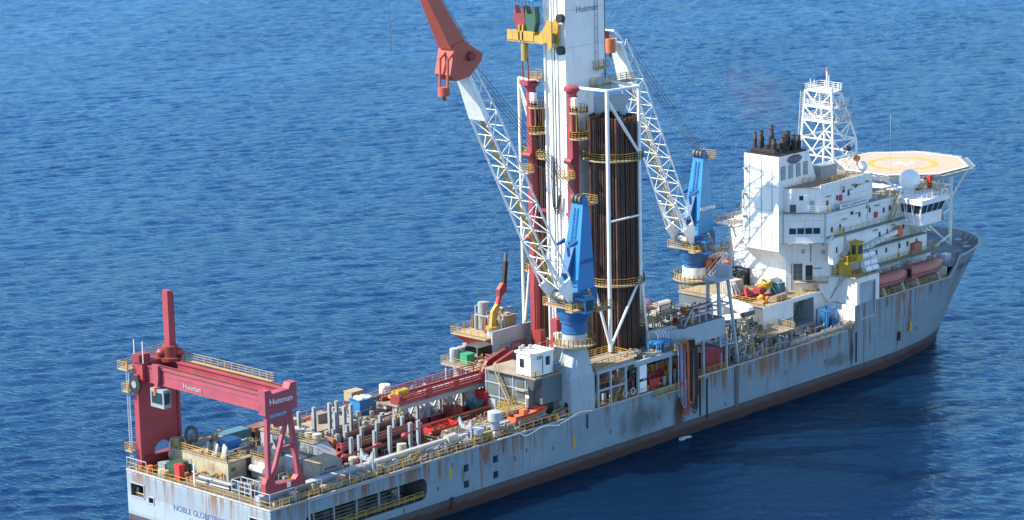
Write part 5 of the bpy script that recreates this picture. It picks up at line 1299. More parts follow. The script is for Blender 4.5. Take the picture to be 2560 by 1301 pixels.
# transverse tank house with the row of white tubs
th_ = thing('tank_house', (21.5, .5, ZD), 'pale grey transverse tank house topped by a row of round white tubs', 'deckhouse')
m = MB(); m.prism([(-7.6,ZD),(8.6,ZD),(8.6,12.2),(-3.6,12.2)], 'x', 20.0, 22.6); m.build('wall', 'lightgrey', th_)
MB().box(19.8,22.8,-3.6,8.8,12.2,12.32).build('roof', 'deck_light', th_)
for k in range(7): y = 7.6-k*1.75; MB().lathe((21.2,y,12.32), [(.55,0),(.55,.35),(.95 if k < 4 else .7,.45),(.95 if k < 4 else .7,1.1),(.7 if k < 4 else .5,1.12)], 20).build('tub', 'white_dirty', th_, smooth=True)
MB().rail([(19.9,-3.6,12.32),(19.9,8.6,12.32)], 1.1, 1.6, .075).build('railing', 'cream', th_)
for y in (-5.2,-1,2.4): MB().box(19.94,20.0,y,y+1.0,ZD+.2,11.3).build('door', 'bluegrey', th_)
for y in (-2.8, .6, 4.4): MB().tube((19.7,y,ZD),(19.7,y,12),.12,6).build('riser_pipe', 'white_dirty', th_)
container(14.0, 18.4, -11.2, -7.6, ZD+.01, 2.75, 'boxgrey', 'beige grey cargo container with black lettering near the gantry foot', text='KNOWLES', roof='cream')
# rear corner clutter
cabinet(2.4, 4.9, 7.6, 9.6, ZD, 1.7, 'darkgreen', 'dark green skip box on the stern deck below the stained house', 'skip')
cabinet(2.4, 3.9, 10.0, 11.6, ZD, 1.3, 'midgrey', 'grey box next to the dark green skip on the stern deck')
cabinet(1.2, 2.2, 5.2, 6.3, ZD, 2.3, 'brightred', 'bright red upright fire locker at the stern rail')
for i, (x, y, mt, lab) in enumerate(((1.5,14.2,'salmon','salmon drum at the port end of the stern rail'),(1.3,12.2,'orange','orange drum near the port end of the stern rail'),(1.3,9.4,'white_dirty','dirty white drum beside the red fire locker'),(1.2,8.4,'cream','cream drum between the red locker and the white drum'))): drum(x, y, ZD, .55, .95, mt, lab)
pp = thing('pipe_bundle', (3.6, -.5, ZD), 'bundle of grey and dark spare pipes lying across the stern deck', 'pipes')
for k in range(9): 
    MB().tube((2.4+.42*(k % 5), 3.4-.3*k%1, ZD+.3+.42*(k//5)), (2.4+.42*(k % 5)+.3, -4.2, ZD+.3+.42*(k//5)), .18, 8).build('pipe', ('lightgrey','midgrey','darkgrey')[k % 3], pp, smooth=True)
for y in (2.4,-.4,-3.2): MB().box(2.2,4.6,y,y+.2,ZD+.02,ZD+.14).build('sleeper', 'canvas', pp)
rk = thing('steel_rack', (3, -7.5, ZD), 'grey open steel rack of gas bottles in the starboard stern corner', 'rack')
m = MB()
for y in (-5.4,-6.8,-8.2,-9.6):
    for x in (2.2, 4.0): m.bar((x,y,ZD),(x,y,ZD+2.1),.14)
for x in (2.2,4.0):
    for z in (ZD+.7, ZD+2.1): m.bar((x,-5.4,z),(x,-9.6,z),.12)
for y in (-5.4,-9.6): m.bar((2.2,y,ZD+2.1),(4.0,y,ZD+2.1),.12)
m.build('frame', 'lightgrey', rk)
for k in range(10): MB().cyl(2.7+.8*(k % 2), -5.8-.38*k, ZD+.05, ZD+1.6, .17, 8).build('gas_bottle', ('teal','darkred','midgrey')[k % 3], rk, smooth=True)
m = MB(); m.cyl(.9,1.4,ZD,ZD+3.4,.16,8); m.bar((.9,1.4,ZD+2.2),(.9,1.9,ZD+2.2),.1); m.build('flag_staff', 'white', None, 'white post standing at the middle of the stern rail', 'post')
LB = ['weathered wooden pallet of crates beside the aft foot of the gantry','wooden pallet of tan crates outboard of the gantry bogie','pallet of grey boxes just forward of the gantry foot','pallet of tan boxes at the starboard rail near the cargo container','pallet with mixed crates outboard of the cargo container','pallet of pale boxes forward of the cargo container by the rail','pallet stack where the white handrail ends at the starboard side','pallet of brown crates between the container and the white cradle']
for i, (x, y) in enumerate(((3.6,-14.9),(5.4,-14.8),(9.6,-14.8),(11.4,-14.8),(13.2,-14.9),(15.2,-14.8),(17.2,-14.9),(19.0,-14.7))): pallet(x, y, ZD+.01, LB[i], (('canvas','cream','boxgrey'),('boxgrey','white_dirty','canvas'),('cream','canvas','riser_brown'))[i % 3], 1.5, 1.2, 1.0+.3*(i % 3), i)
tangle('deck_pipework', 10.2, 19, -6.8, -4.6, ZD, 1.4, 26, ('white_dirty','boxgrey','steel','yellow'), 'jumble of valves and pipes on the deck around the gantry foot', 'pipework', 5)
tangle('deck_pipework', 1.5, 5.2, -4, 14, ZD, .9, 34, ('white_dirty','boxgrey','canvas','orange','yellow'), 'small fittings and rope coils strewn over the stern mooring deck', 'deck fittings', 15)
tangle('deck_pipework', 9.4, 19.6, -.6, 10.6, ZD+.0, 2.2, 60, ('white_dirty','boxgrey','steel','riser_brown','midgrey','yellow'), 'tangle of pumps and pipework between the stern house and tank house', 'pipework', 6)

# ------------------------------------------------------------------ riser bay
fin = thing('riser_post', (24.0, 4.2, ZD), '', 'post')
def hpost(root, h):
    x, y, z = ORG[root.name]
    for s in (-.17, .17): MB().box(x+s-.09, x+s+.09, y-.22, y+.22, z, z+h).build('column', 'post_grey', root)
    MB().box(x-.08, x+.08, y-.05, y+.05, z, z+h-.1).build('web', 'darkgrey', root)
    MB().box(x-.42, x+.42, y-.42, y+.42, z, z+.2).build('base_plate', 'midgrey', root)
bpy.data.objects.remove(fin)
rows = {4.2: ((24.0,15),(27.1,15),(30.3,15),(31.8,15)), 1.1: ((28.6,14.5),(30.5,15),(31.9,15)), -.4: ((25.4,12.5),(26.8,12.5),(29.6,12.5),(32.2,13),(36.6,12.5)), -4.2: ((24.0,13),(25.7,13),(29.1,13),(32.25,13),(35.9,12.8),(37.6,12.8)), -8.7: ((22.7,13.6),(24.35,13.6),(27.5,13.6),(30.6,13.6),(34.9,13.2),(36.6,13.2))}
ORD = ('first','second','third','fourth','fifth','sixth'); rn = {4.2:'tall port row',1.1:'tall inner row',-.4:'short centre row',-4.2:'row among the brown risers',-8.7:'row nearest the starboard walkway'}
for y, L in rows.items():
    for i, (x, zt) in enumerate(L):
        t = thing('riser_post', (x, y, ZD), f'grey steel guide post, {ORD[i]} from the stern in the {rn[y]}', 'post', 'guide posts of the riser bay'); hpost(t, zt-ZD)
rl_ = ['lowest','second','third','fourth','fifth','sixth','seventh','eighth']
for i, (y, z, x0, x1, r) in enumerate(((-1.6,10.5,24.5,42.5,.46),(-2.7,10.5,24,42,.46),(-2.2,11.5,24.8,41,.42),(-5.2,10.4,22.6,40,.46),(-6.2,10.4,22.4,39.5,.46),(-7.3,10.4,21.6,38.6,.46),(-6.8,11.4,22,39,.42),(-5.7,11.4,23,38,.42))):
    t = thing('riser_joint', ((x0+x1)/2, y, z), f'long rust brown riser pipe lying fore and aft, {ORD[i] if i<6 else ("seventh","eighth")[i-6]} counted from the port side', 'riser pipe', 'brown riser pipes in the bay')
    MB().tube((x0,y,z),(x1,y,z),r,14).build('pipe', 'riser_brown', t, smooth=True)
    for x in (x0, x1-.5): MB().tube((x,y,z),(x+.5,y,z),r*1.5,14).build('flange', 'red' if i > 4 else 'riser_brown', t, smooth=True)
    for k in range(4): a = k*math.pi/2+.6; MB().tube((x0+.3,y+r*1.25*math.cos(a),z+r*1.25*math.sin(a)),(x1-.3,y+r*1.25*math.cos(a),z+r*1.25*math.sin(a)),.08,6).build('choke_line', 'pipe_rust', t)
for x in (25.6, 31.2, 36.4): MB().box(x, x+.35, -8.2, -.9, ZD+.004, 9.66).build('sleeper_beam', 'midgrey', None, f'grey cross beam under the risers, {"aft" if x<27 else "middle" if x<33 else "forward"} one', 'beam', 'sleepers under the risers')
rb = thing('riser_rack', (23, -3.2, ZD), 'orange red open frame rack on legs at the aft end of the risers', 'rack')
m = MB(); 
for x in (22.9,24.4):
    for y in (-2.2,-4.4): m.bar((x,y,ZD),(x,y,12.6),.16)
for z in (11,12.6):
    for y in (-2.2,-4.4): m.bar((22.9,y,z),(24.4,y,z),.14)
    for x in (22.9,24.4): m.bar((x,-2.2,z),(x,-4.4,z),.14)
m.build('frame', 'cream', rb); MB().box(23,24.3,-4.2,-2.4,11.1,12.3).build('basket', 'orange', rb)
bm_ = MB().box(24, 37, 5.2, 10.6, ZD+.004, 10.6).build('hatch_cover', 'deck_light', None, 'wide pale hatch cover on the port side of the riser bay', 'hatch')
for x, y, lab in ((31.5,8.2,'tan box standing on the pale hatch cover'),(26.4,9.0,'cream box at the aft end of the pale hatch cover')): cabinet(x, x+2, y, y+1.6, 10.6, 1.4, 'canvas' if x > 30 else 'cream', lab, 'box')
for x, y, h, lab in ((22.2,-9.6,1.6,'white tub below the starboard posts, aft one'),(24.0,-10.0,1.6,'white tub below the starboard posts, second'),(31.6,-10.2,1.7,'white tub below the starboard posts, forward one')): drum(x, y, ZD, .75, h, 'white_dirty', lab, 'tub', 'tub')
ky = thing('kelly_hose', (24, -8, 11), 'red high pressure hose with bulb ends lying over the starboard risers', 'hose')
MB().path([(21.5,-8.6,10.8),(23,-8.9,11.2),(26,-9.0,11.2),(27.5,-9.1,11.3)], .16, 8).build('hose', 'red', ky, smooth=True)
for p in ((21.4,-8.6,10.9),(27.8,-9.1,11.4),(21.8,-7.2,11.0)): MB().sphere(p, .5, 12, 8, (1.5,.8,.8)).build('coupling', 'red', ky, smooth=True)
ky = thing('kelly_hose', (37, -8, 11), 'red hose with round bulb end reaching from the posts to the red basket', 'hose')
MB().path([(33.6,-9.0,11.6),(36,-8.8,12.0),(39,-8.0,11.6),(40.6,-7.2,11.2)], .14, 8).build('hose', 'red', ky, smooth=True); MB().sphere((33.4,-9.0,11.5), .5, 12, 8, (1.2,1,1)).build('coupling', 'red', ky, smooth=True)
# starboard walkway: white pipe on cradles, vents, trolleys
wp = thing('white_boom_pipe', (29, -14.2, 10.9), 'long white pipe with a fat end laid along the starboard walkway', 'pipe')
MB().tube((19.8,-14.3,10.9),(37.0,-14.2,11.0),.32,14).build('pipe', 'white_dirty', wp, smooth=True); MB().tube((37.0,-14.2,11.0),(39.0,-14.2,11.05),.68,16).build('fat_end', 'white_dirty', wp, smooth=True)
for x in (22,25.5,29,32.5,36): MB().bar((x,-14.3,ZD),(x,-14.3,10.6),.22).build('stand', 'lightgrey', wp)
def cradle(x, y, label):
    t = thing('boom_cradle', (x, y, ZD), label, 'cradle', 'white boom cradles')
    for s in (-1, 1):
        MB().bar((x,y+s*1.2,ZD),(x,y+s*1.2,12.4),.22).build('leg', 'lightgrey', t); MB().prism([(y+s*1.35,12.0),(y+s*1.35,13.0),(y+s*1.15,13.0),(y+s*.6,12.1),(y+s*.1,11.9),(y+s*.1,11.5),(y+s*.5,11.5)], 'x', x-.13, x+.13).build('saddle_cheek', 'lightgrey', t)
    MB().bar((x,y-1.2,11.5),(x,y+1.2,11.5),.22).build('crossbar', 'lightgrey', t); MB().bar((x,y-1.2,9.8),(x,y+1.2,9.8),.18).build('crossbar', 'lightgrey', t)
cradle(21.0, -13.9, 'pale U-shaped boom cradle near the after end of the white pipe'); cradle(42.3, -13.2, 'pale U-shaped boom cradle between red basket and white vents')
def vent(x, y, h, r, label):
    t = thing('mushroom_vent', (x, y, ZD), label, 'ventilator', 'white mushroom ventilators')
    MB().lathe((x,y,ZD), [(r*.62,0),(r*.62,h*.62),(r*.8,h*.7)], 18).build('trunk', 'lightgrey', t, smooth=True); MB().lathe((x,y,ZD+h*.64), [(r,0),(r,h*.34),(r*.85,h*.36)], 20).build('cap', 'lightgrey', t, smooth=True)
vent(47.6, -14.3, 4.0, 1.15, 'tall pale mushroom ventilator beside the orange rescue boat'); vent(43.4, -14.6, 2.3, .95, 'short pale ventilator beside the forward boom cradle')
tangle('walkway_pipework', 22, 41, -15.6, -13.6, ZD, 1.3, 95, ('white_dirty','boxgrey','steel','yellow','lightgrey'), 'dense row of small pipes and valves along the starboard walkway', 'pipework', 7)
tangle('walkway_pipework', 41, 52, -15.6, -12.2, ZD, 1.5, 70, ('white_dirty','yellow','steel','boxgrey','canvas','midgrey'), 'cluster of yellow and grey machinery beside the tall ventilator', 'machinery', 8)
MB().rail([(38.5,-11.9,10.55),(60,-11.9,10.55)], 1.1, 1.8, .09).build('walkway_railing', 'cream', None, 'cream railing along the top of the rail girder beside the red basket', 'railing')
ml = thing('yellow_engine', (45.5, -13.6, ZD), 'yellow-green engine skid with grey arm beside the tall ventilator', 'machine')
MB().box(44.6,46.6,-14.6,-13.2,ZD+.1,ZD+1.1).build('engine', 'yellow_clean', ml); MB().bar((43.6,-13,ZD+2.1),(46.6,-13.2,ZD+1.6),.4,.3).build('arm', 'lightgrey', ml); MB().tube((46.9,-15.4,ZD+.7),(46.9,-14.9,ZD+.7),.6,14).build('flywheel', 'lightgrey', ml, smooth=True)
# red cargo
bk = thing('cargo_basket', (44, -5.6, ZD), 'bright red open cargo basket on the starboard side of the aft deck', 'basket')
MB().box(41.2,46.8,-6.8,-4.8,ZD+.05,ZD+.2).build('floor', 'darkred', bk); m = MB()
for y in (-6.8,-4.8): m.box(41.2,46.8,y-.06,y+.06,ZD+.2,ZD+.75); m.rail([(41.2,y,ZD+.3),(46.8,y,ZD+.3)], 1.0, .9, .1, 1)
for x in (41.2,46.8): m.box(x-.06,x+.06,-6.8,-4.8,ZD+.2,ZD+1.2)
m.build('side', 'brightred', bk)
bo = thing('bop_test_stump', (50.4, -2.4, ZD), 'squat dark red block with a pale lifting ring on top', 'machine')
MB().box(49.4,51.6,-3.4,-1.2,ZD,ZD+2.0).build('block', 'darkred', bo); m = MB(); pr = None
for k in range(13):
    a = math.pi*k/12; q = (50.4+.0, -2.3+.5*math.cos(a), ZD+2.7+.6*math.sin(a))
    if pr: m.tube(pr, q, .1, 6)
    pr = q
m.tube((50.4,-1.8,ZD+2),(50.4,-1.8,ZD+2.7),.1,6); m.tube((50.4,-2.8,ZD+2),(50.4,-2.8,ZD+2.7),.1,6); m.build('lifting_ring', 'cream', bo)
rg = thing('skid_rail', (48, -2.5, ZD), 'long rusty orange skidding rail running forward from the risers', 'rail')
MB().box(38.8,62,-4.2,-3.5,ZD+.004,ZD+.9).build('girder', 'riser_brown', rg); MB().box(38.8,62,-1.0,-.4,ZD+.004,ZD+.9).build('girder', 'red', rg); MB().box(38.8,62,-4.25,-3.45,ZD+.9,ZD+.98).build('rail_head', 'orange', rg)
hp = thing('hopper', (55.6, -2.0, ZD), 'small blue tapered hopper beside the red cabinet', 'hopper'); MB().loft([(55.0,-2.8,ZD),(56.0,-2.8,ZD),(56,-1.8,ZD),(55,-1.8,ZD)], [(54.4,-3.4,ZD+2),(56.6,-3.4,ZD+2),(56.6,-1.2,ZD+2),(54.4,-1.2,ZD+2)]).build('bin', 'teal', hp)
MB().rail([(54.4,-3.4,ZD+2),(54.4,-1.2,ZD+2),(56.6,-1.2,ZD+2)],1.0,1,.06).build('guard', 'lightgrey', hp)
container(56.8, 59.0, -3.6, -.8, ZD+.01, 3.0, 'brightred', 'red cabinet with sloping roof at the foot of the catwalk supports', 'cabinet')
cabinet(58.5, 61.5, .5, 3.5, ZD, 1.8, 'black', 'black low machine under the catwalk near the grey house', 'machine')
bs = thing('blue_skip', (43.6, 11.4, ZD), 'blue cargo skip filled with white sacks at the port side', 'skip'); MB().box(42.2,45.4,10.2,12.6,ZD+.05,ZD+2.4).build('bin', 'blue', bs); MB().box(42.1,45.5,10.1,12.7,ZD+2.3,ZD+2.45).build('rim', 'blue_deep', bs)
for x, y in ((42.9,10.9),(44.2,11.6),(44.6,10.8),(43.2,11.9)): MB().sphere((x,y,ZD+2.5), .65, 10, 6, (1,1,.55)).build('sack', 'white', bs, smooth=True)
cabinet(44.0, 46.6, 14.0, 15.8, 10.4, 1.5, 'cream', 'beige box perched on the port rail beyond the blue skip', 'box')
drum(46.6, 9.0, 12.4, .9, 1.2, 'white_clean', 'white domed tank near the yellow carriage on the catwalk', 'tank', 'tank')
tangle('deck_pipework', 38, 60, 6, 14.5, ZD, 1.6, 70, ('white_dirty','red','steel','boxgrey','lightgrey','riser_brown'), 'scattered pipes and boxes on the port side below the catwalk', 'pipework', 9)
tangle('deck_pipework', 40, 57, -11, -7.5, ZD, .7, 40, ('white_dirty','steel','boxgrey','darkred','canvas'), 'loose hoses and fittings on the starboard deck around the red basket', 'deck fittings', 10)
m = MB().cyl(49, 3.4, ZD, ZD+1.6, 2.0, 24).build('mud_tub', 'midgrey', None, 'wide round grey tub under the catwalk supports', 'tub', smooth=True)

# ------------------------------------------------------------------ catwalk conveyor
cw = thing('pipe_catwalk', (52, .6, ZD), 'long red pipe-handling catwalk on grey trestles leading to the drill floor', 'catwalk')
for y in (-.8, 1.6): MB().box(39.5,66,y-.3,y+.3,12.5,13.3).build('girder', 'bluegrey', cw)
MB().box(39.2,66,-1.5,2.4,13.3,13.5).build('deck', 'canvas', cw)
for y in (-1.5, 2.4): MB().box(39.6,66,y-.12,y+.12,13.5,14.1).build('side_beam', 'red', cw)
for y in (.1, .9): MB().bar((40.5,y,13.75),(66,y,13.75),.3,.35).build('conveyor_rail', 'riser_brown', cw)
MB().tube((44,-1.35,14.75),(63,-1.35,14.75),.11,8).build('white_pipe', 'white', cw); MB().rail([(40,-1.55,14.1),(65,-1.55,14.1)], 1.0, 1.6, .1).build('railing', 'red', cw); MB().rail([(40,2.45,14.1),(65,2.45,14.1)], 1.2, 2.6, .12).build('railing', 'red', cw)
for x in (45.5, 51.5, 57.5): MB().box(x,x+1.1,-1.8,-1.3,13.4,15.0).build('clamp', 'red', cw)
for x in (41.5, 46.5, 51.5, 56.5, 61.5):
    for y in (-.8, 1.6):
        MB().bar((x,y,ZD),(x,y,12.5),.4).build('trestle_leg', 'post_grey', cw)
        MB().bar((x+.1,y,12.4),(x+2.5,y,ZD+.2),.26).build('trestle_brace', 'post_grey', cw)
        if x > 42: MB().bar((x-.1,y,12.4),(x-2.3,y,ZD+.2),.26).build('trestle_brace', 'post_grey', cw)
MB().box(62.4,65.9,-1.4,2.4,ZD+.01,12.4).build('end_wall', 'lightgrey', cw)
for y in (-.4, 1.6):
    MB().prism([(60.6,13.8),(62.2,15.6),(66.5,16.8),(67.6,16.2),(66.8,15.0),(62.6,14.2)], 'y', y-.3, y+.3).build('loader_arm', 'darkred', cw)
cy = thing('catwalk_carriage', (41.6, .6, 13.9), 'yellow carriage machine parked at the after end of the red catwalk', 'machine')
MB().box(40.4,43.0,-.6,1.8,14.0,14.5).build('frame', 'yellow_clean', cy); MB().tube((40.6,.0,15.0),(42.8,.0,15.0),.42,12).build('motor', 'yellow_clean', cy, smooth=True); MB().tube((40.8,1.1,14.9),(42.6,1.1,14.9),.35,12).build('motor', 'gold', cy, smooth=True); MB().box(42.8,43.4,.2,1.2,14.4,15.2).build('gearbox', 'yellow', cy)
m = MB().box(39.6,40.4,-1.6,.4,13.6,14.9); m.build('winch', 'darkred', cw); MB().stair((39.4,-1.6,12.4),(38.2,-1.6,9.3), .8, (0,1,0), 7).build('end_stair', 'cream', cw)
# ------------------------------------------------------------------ driller's house and cab
gh = thing('grey_house', (60, -8, ZD), 'blue grey three-level deckhouse beside the starboard crane pedestal', 'deckhouse')
MB().box(57.2,63.0,-12.3,-3.0,ZD,16.2).build('wall', 'housegrey', gh); MB().box(56.6,63.05,-14.5,-3.4,16.2,16.42).build('roof', 'deck_light', gh)
MB().box(58.6,63.0,-14.0,-12.3,11.8,16.2).build('wing_wall', 'housegrey', gh)
MB().box(57.14,57.2,-8.4,-6.6,9.4,12.4).build('dark_opening', 'darkgrey', gh); MB().box(60.2,62.6,-12.36,-12.3,ZD+.1,11.6).build('shutter', 'darkgrey', gh)
MB().box(57.1,57.2,-5.2,-3.6,9.4,11.4).build('light_panel', 'lightgrey', gh); MB().box(56.8,57.2,-11.8,-9.6,13.8,13.95).build('lamp_hood', 'cream', gh); MB().box(59,61.5,-12.6,-12.3,13.4,13.55).build('lamp_hood', 'cream', gh)
MB().rail([(57.6,-14.4,16.42),(56.7,-14.4,16.42),(56.7,-13.6,16.42)], 1.1, 1.2, .08).build('railing', 'yellow', gh); MB().rail([(60.6,-14.5,16.45),(63,-14.5,16.45)], 1.1, 1.2, .08).build('railing', 'yellow', gh)
MB().stair((56.6,-10.6,9.3),(56.6,-6.2,16.3), .9, (1,0,0), 18).build('stairway', 'cream', gh)
MB().loft([(56.6,-14.3,16.2),(58.6,-14.3,16.2),(58.6,-12.3,16.2),(56.6,-12.3,16.2)], [(57.6,-12.9,14.0),(58.6,-12.9,14.0),(58.6,-12.3,14.0),(57.6,-12.3,14.0)]).build('bracket', 'housegrey', gh)
dc = thing('driller_cab', (58.2, -12, 16.45), 'white box control cab with small windows above the grey house', 'cabin')
MB().prism([(56.7,-13.4),(57.6,-14.1),(61.0,-14.1),(61.0,-10.4),(56.7,-10.4)], 'z', 16.6, 20.0).build('cabin', 'white', dc)
MB().prism([(56.5,-13.5),(57.5,-14.3),(61.2,-14.3),(61.2,-10.2),(56.5,-10.2)], 'z', 20.0, 20.35).build('roof', 'white_clean', dc)
MB().box(56.65,56.7,-12.0,-11.1,17.8,19.2).build('window', 'glass', dc); MB().box(59.4,60.3,-14.14,-14.1,18.0,19.4).build('window', 'glass', dc); MB().box(57.4,58.5,-14.14,-14.1,19.2,19.8).build('louvre', 'boxgrey', dc); MB().box(58.6,58.75,-14.15,-14.1,16.8,19.6).build('door_gap', 'darkgrey', dc)
for x, y in ((57,-11),(58,-10.6),(58.8,-11.4)): MB().cyl(x,y,20.35,21.0,.3,10).build('roof_vent', 'white_dirty', dc, smooth=True)
cabinet(60.9, 62.9, -14.0, -12.6, 16.45, 1.2, 'blue', 'blue chest beside the white control cab', 'chest')
MB().box(66.5,72.0,-9.0,-8.8,14,18.6).build('screen_panel', 'lightgrey', None, 'plain grey wind screen panel between cab and crane pedestal', 'panel')
# person in orange coveralls by the blue chest
pn = thing('person', (61.6, -12.2, 16.45), 'person in yellow-orange coveralls and blue helmet standing by the blue chest', 'person')
bm2 = MB()
def ell(c, rx, ry, n=10): return [(c[0]+rx*math.cos(2*math.pi*k/n), c[1]+ry*math.sin(2*math.pi*k/n), c[2]) for k in range(n)]
px_, py_, pz_ = 61.6, -12.2, 16.45
for s in (-.1, .1): 
    for (za, ra), (zb, rb_) in zip(((0,.07),(.45,.085),(.85,.1)), ((.45,.085),(.85,.1),(.95,.1))): bm2.loft(ell((px_,py_+s,pz_+za),ra,ra), ell((px_,py_+s,pz_+zb),rb_,rb_))
for (za, ra, rc), (zb, rb_, rd_) in zip(((.85,.14,.2),(1.15,.14,.19),(1.42,.14,.23)), ((1.15,.14,.19),(1.42,.14,.23),(1.52,.07,.08))): bm2.loft(ell((px_,py_,pz_+za),ra,rc), ell((px_,py_,pz_+zb),rb_,rd_))
for s in (-1, 1): bm2.tube((px_,py_+s*.24,pz_+1.42),(px_-.04,py_+s*.29,pz_+1.1),.065,8,.055); bm2.tube((px_-.04,py_+s*.29,pz_+1.1),(px_-.2,py_+s*.22,pz_+.92),.055,8,.045)
bm2.build('body', 'hiviz', pn, smooth=True); MB().sphere((px_-.01,py_,pz_+1.63),.105,12,8,(1,.85,1.15)).build('head', 'skin', pn, smooth=True); MB().sphere((px_-.01,py_,pz_+1.72),.135,12,8,(1.1,1,.7)).build('helmet', 'blue', pn, smooth=True)
# rescue boat and davit
rbt = thing('rescue_boat', (56, -13.6, 9.6), 'open orange rescue boat in its davit below the grey house', 'boat')
rows_ = []
for i in range(13):
    f = i/12; wd = 1.15*(.8+.5*f if f < .4 else max(.05, 1-((f-.4)/.6)**2.2)); sh_ = .35*f*f
    rows_.append([(51.8+8*f, -13.8-wd, 11.2+sh_), (51.8+8*f, -13.8-wd*.85, 10.5+sh_), (51.8+8*f, -13.8, 10.15+sh_*1.6), (51.8+8*f, -13.8+wd*.85, 10.5+sh_), (51.8+8*f, -13.8+wd, 11.2+sh_)])
m = MB()
for a, b in zip(rows_, rows_[1:]):
    for j in range(4): m.sheet([a[j], b[j], b[j+1], a[j+1]])
m.sheet(rows_[0]); merge(m.build('boat_hull', 'orange', rbt)); m = MB()
for a, b in zip(rows_, rows_[1:]):
    for j in (0, 4): m.tube(a[j], b[j], .15, 6)
m.build('fender', 'darkred', rbt); MB().box(52.4,58.6,-14.5,-13.1,10.75,10.85).build('floor', 'salmon', rbt); MB().box(54.0,55.0,-14.3,-13.3,10.85,11.9).build('console', 'orange', rbt)
for x in (53, 56.6): MB().box(x,x+.5,-14.5,-13.1,10.85,11.25).build('seat', 'salmon', rbt)
dv = thing('rescue_davit', (56, -11.6, 9.3), 'white davit arm with yellow railed platform behind the orange rescue boat', 'davit')
MB().bar((57.2,-11.8,9.3),(56.0,-13.2,13.6),.38).build('arm', 'white', dv); MB().bar((56.0,-13.2,13.6),(55.6,-13.8,13.4),.3).build('arm_tip', 'white', dv)
deck_plate(dv, 53.2, 61.4, -11.8, -9.4, 11.4, 'cream', 'yellow_clean', sides='SNWE', name='davit_platform', h=1.3)
MB().stair((53.0,-10.6,11.4),(49.8,-10.6,9.3), 1.0, (0,1,0), 6).build('davit_stair', 'yellow_clean', dv)
for x in (53.5,57,61): MB().bar((x,-11.6,ZD),(x,-11.6,11.2),.18).build('platform_leg', 'yellow', dv)
m = MB()
for x in (53,55,57,59): m.bar((x,-15.4,ZD),(x,-12.6,10.3),.12); m.bar((x,-12.6,ZD),(x,-15.2,10.3),.12)
m.bar((52.4,-13.9,10.1),(59.6,-13.9,10.1),.16); m.build('boat_cradle', 'white_dirty', dv)
tangle('deck_fittings', 59.8, 63, -15.6, -13.8, ZD, 1.2, 34, ('white_dirty','orange','yellow','steel','boxgrey','canvas'), 'orange and white gear heaped beside the crane pedestal door', 'deck fittings', 11)

tangle('deck_pipework', 38.5, 61, 2.8, 6.4, ZD, 1.0, 40, ('white_dirty','canvas','steel','red','riser_brown','cream'), 'low pipes and crates on the deck just port of the catwalk trestles', 'pipework', 41)
tangle('deck_pipework', 24, 38, -.2, 3.6, ZD, 1.2, 36, ('canvas','steel','cream','riser_brown','boxgrey'), 'fittings and pipe ends between the tall inner posts', 'deck fittings', 42)
tangle('deck_pipework', 22, 60, 12, 15.4, ZD, 1.1, 60, ('canvas','cream','boxgrey','white_dirty','riser_brown','orange'), 'crates and coiled gear strung along the port rail', 'deck fittings', 43)
tangle('deck_pipework', 20, 24, -12, -7.6, ZD, 1.4, 26, ('red','darkred','boxgrey','steel','cream'), 'red valves and pipe ends at the after end of the risers', 'pipework', 44)
tangle('deck_pipework', 2.0, 21, -15.6, -13.6, ZD, .9, 60, ('cream','yellow','boxgrey','canvas','white_dirty'), 'lockers, bitts and coiled rope behind the starboard stern railing', 'deck fittings', 45)

for x, z in ((57.12, 13.2), (57.12, 14.8)): MB().box(x,x+.08,-11.4,-10.0,z-.5,z+.5).build('recess_panel', 'darkgrey', gh)
for y in (-11.9,-9.2,-6.2,-3.3): MB().box(57.08,57.2,y,y+.18,ZD,16.2).build('stiffener', 'bluegrey', gh)
for z in (11.8, 14.0): MB().box(57.06,57.2,-12.3,-3.0,z,z+.14).build('deck_edge', 'lightgrey', gh)

for pts, lab in (([(38.6,-11.2,ZD),(38.6,.4,ZD)], 'yellow railing across the deck at the forward end of the risers'), ([(22.9,4.9,ZD),(37.6,4.9,ZD)], 'yellow railing along the inboard edge of the pale hatch cover'), ([(20.4,-11.6,ZD),(38,-11.6,ZD)], 'yellow railing between the riser bay and the rail girder'), ([(9.2,12.4,ZD),(19.8,10.8,ZD)], 'yellow railing inboard of the dark blue container')):
    MB().rail(pts, 1.15, 1.7, .07, 1).build('deck_railing', 'yellow', None, lab, 'railing', 'inner deck railings')
tangle('deck_pipework', 38.8, 60, -9.4, -4.4, ZD, .9, 60, ('riser_brown','canvas','cream','steel','boxgrey','red'), 'small crates, pipes and slings around the skidding rail', 'deck fittings', 51)
tangle('deck_pipework', 22.5, 38.5, -8.2, -.8, ZD, .9, 70, ('darkred','riser_brown','steel','boxgrey','canvas'), 'chocks and pipe clamps wedged under the brown risers', 'deck fittings', 52)
tangle('roof_fittings', 5.8, 14, -.4, 11.4, 12.15, 1.1, 46, ('boxgrey','cream','steel','white_dirty','riser_brown','yellow'), 'pumps and pipes on the roof of the stained stern house', 'machinery', 53)
tangle('roof_fittings', 20.2, 22.4, -3, 8.2, 12.32, .9, 24, ('cream','boxgrey','white_dirty','steel'), 'pipes between the white tubs on the tank house roof', 'pipework', 54)
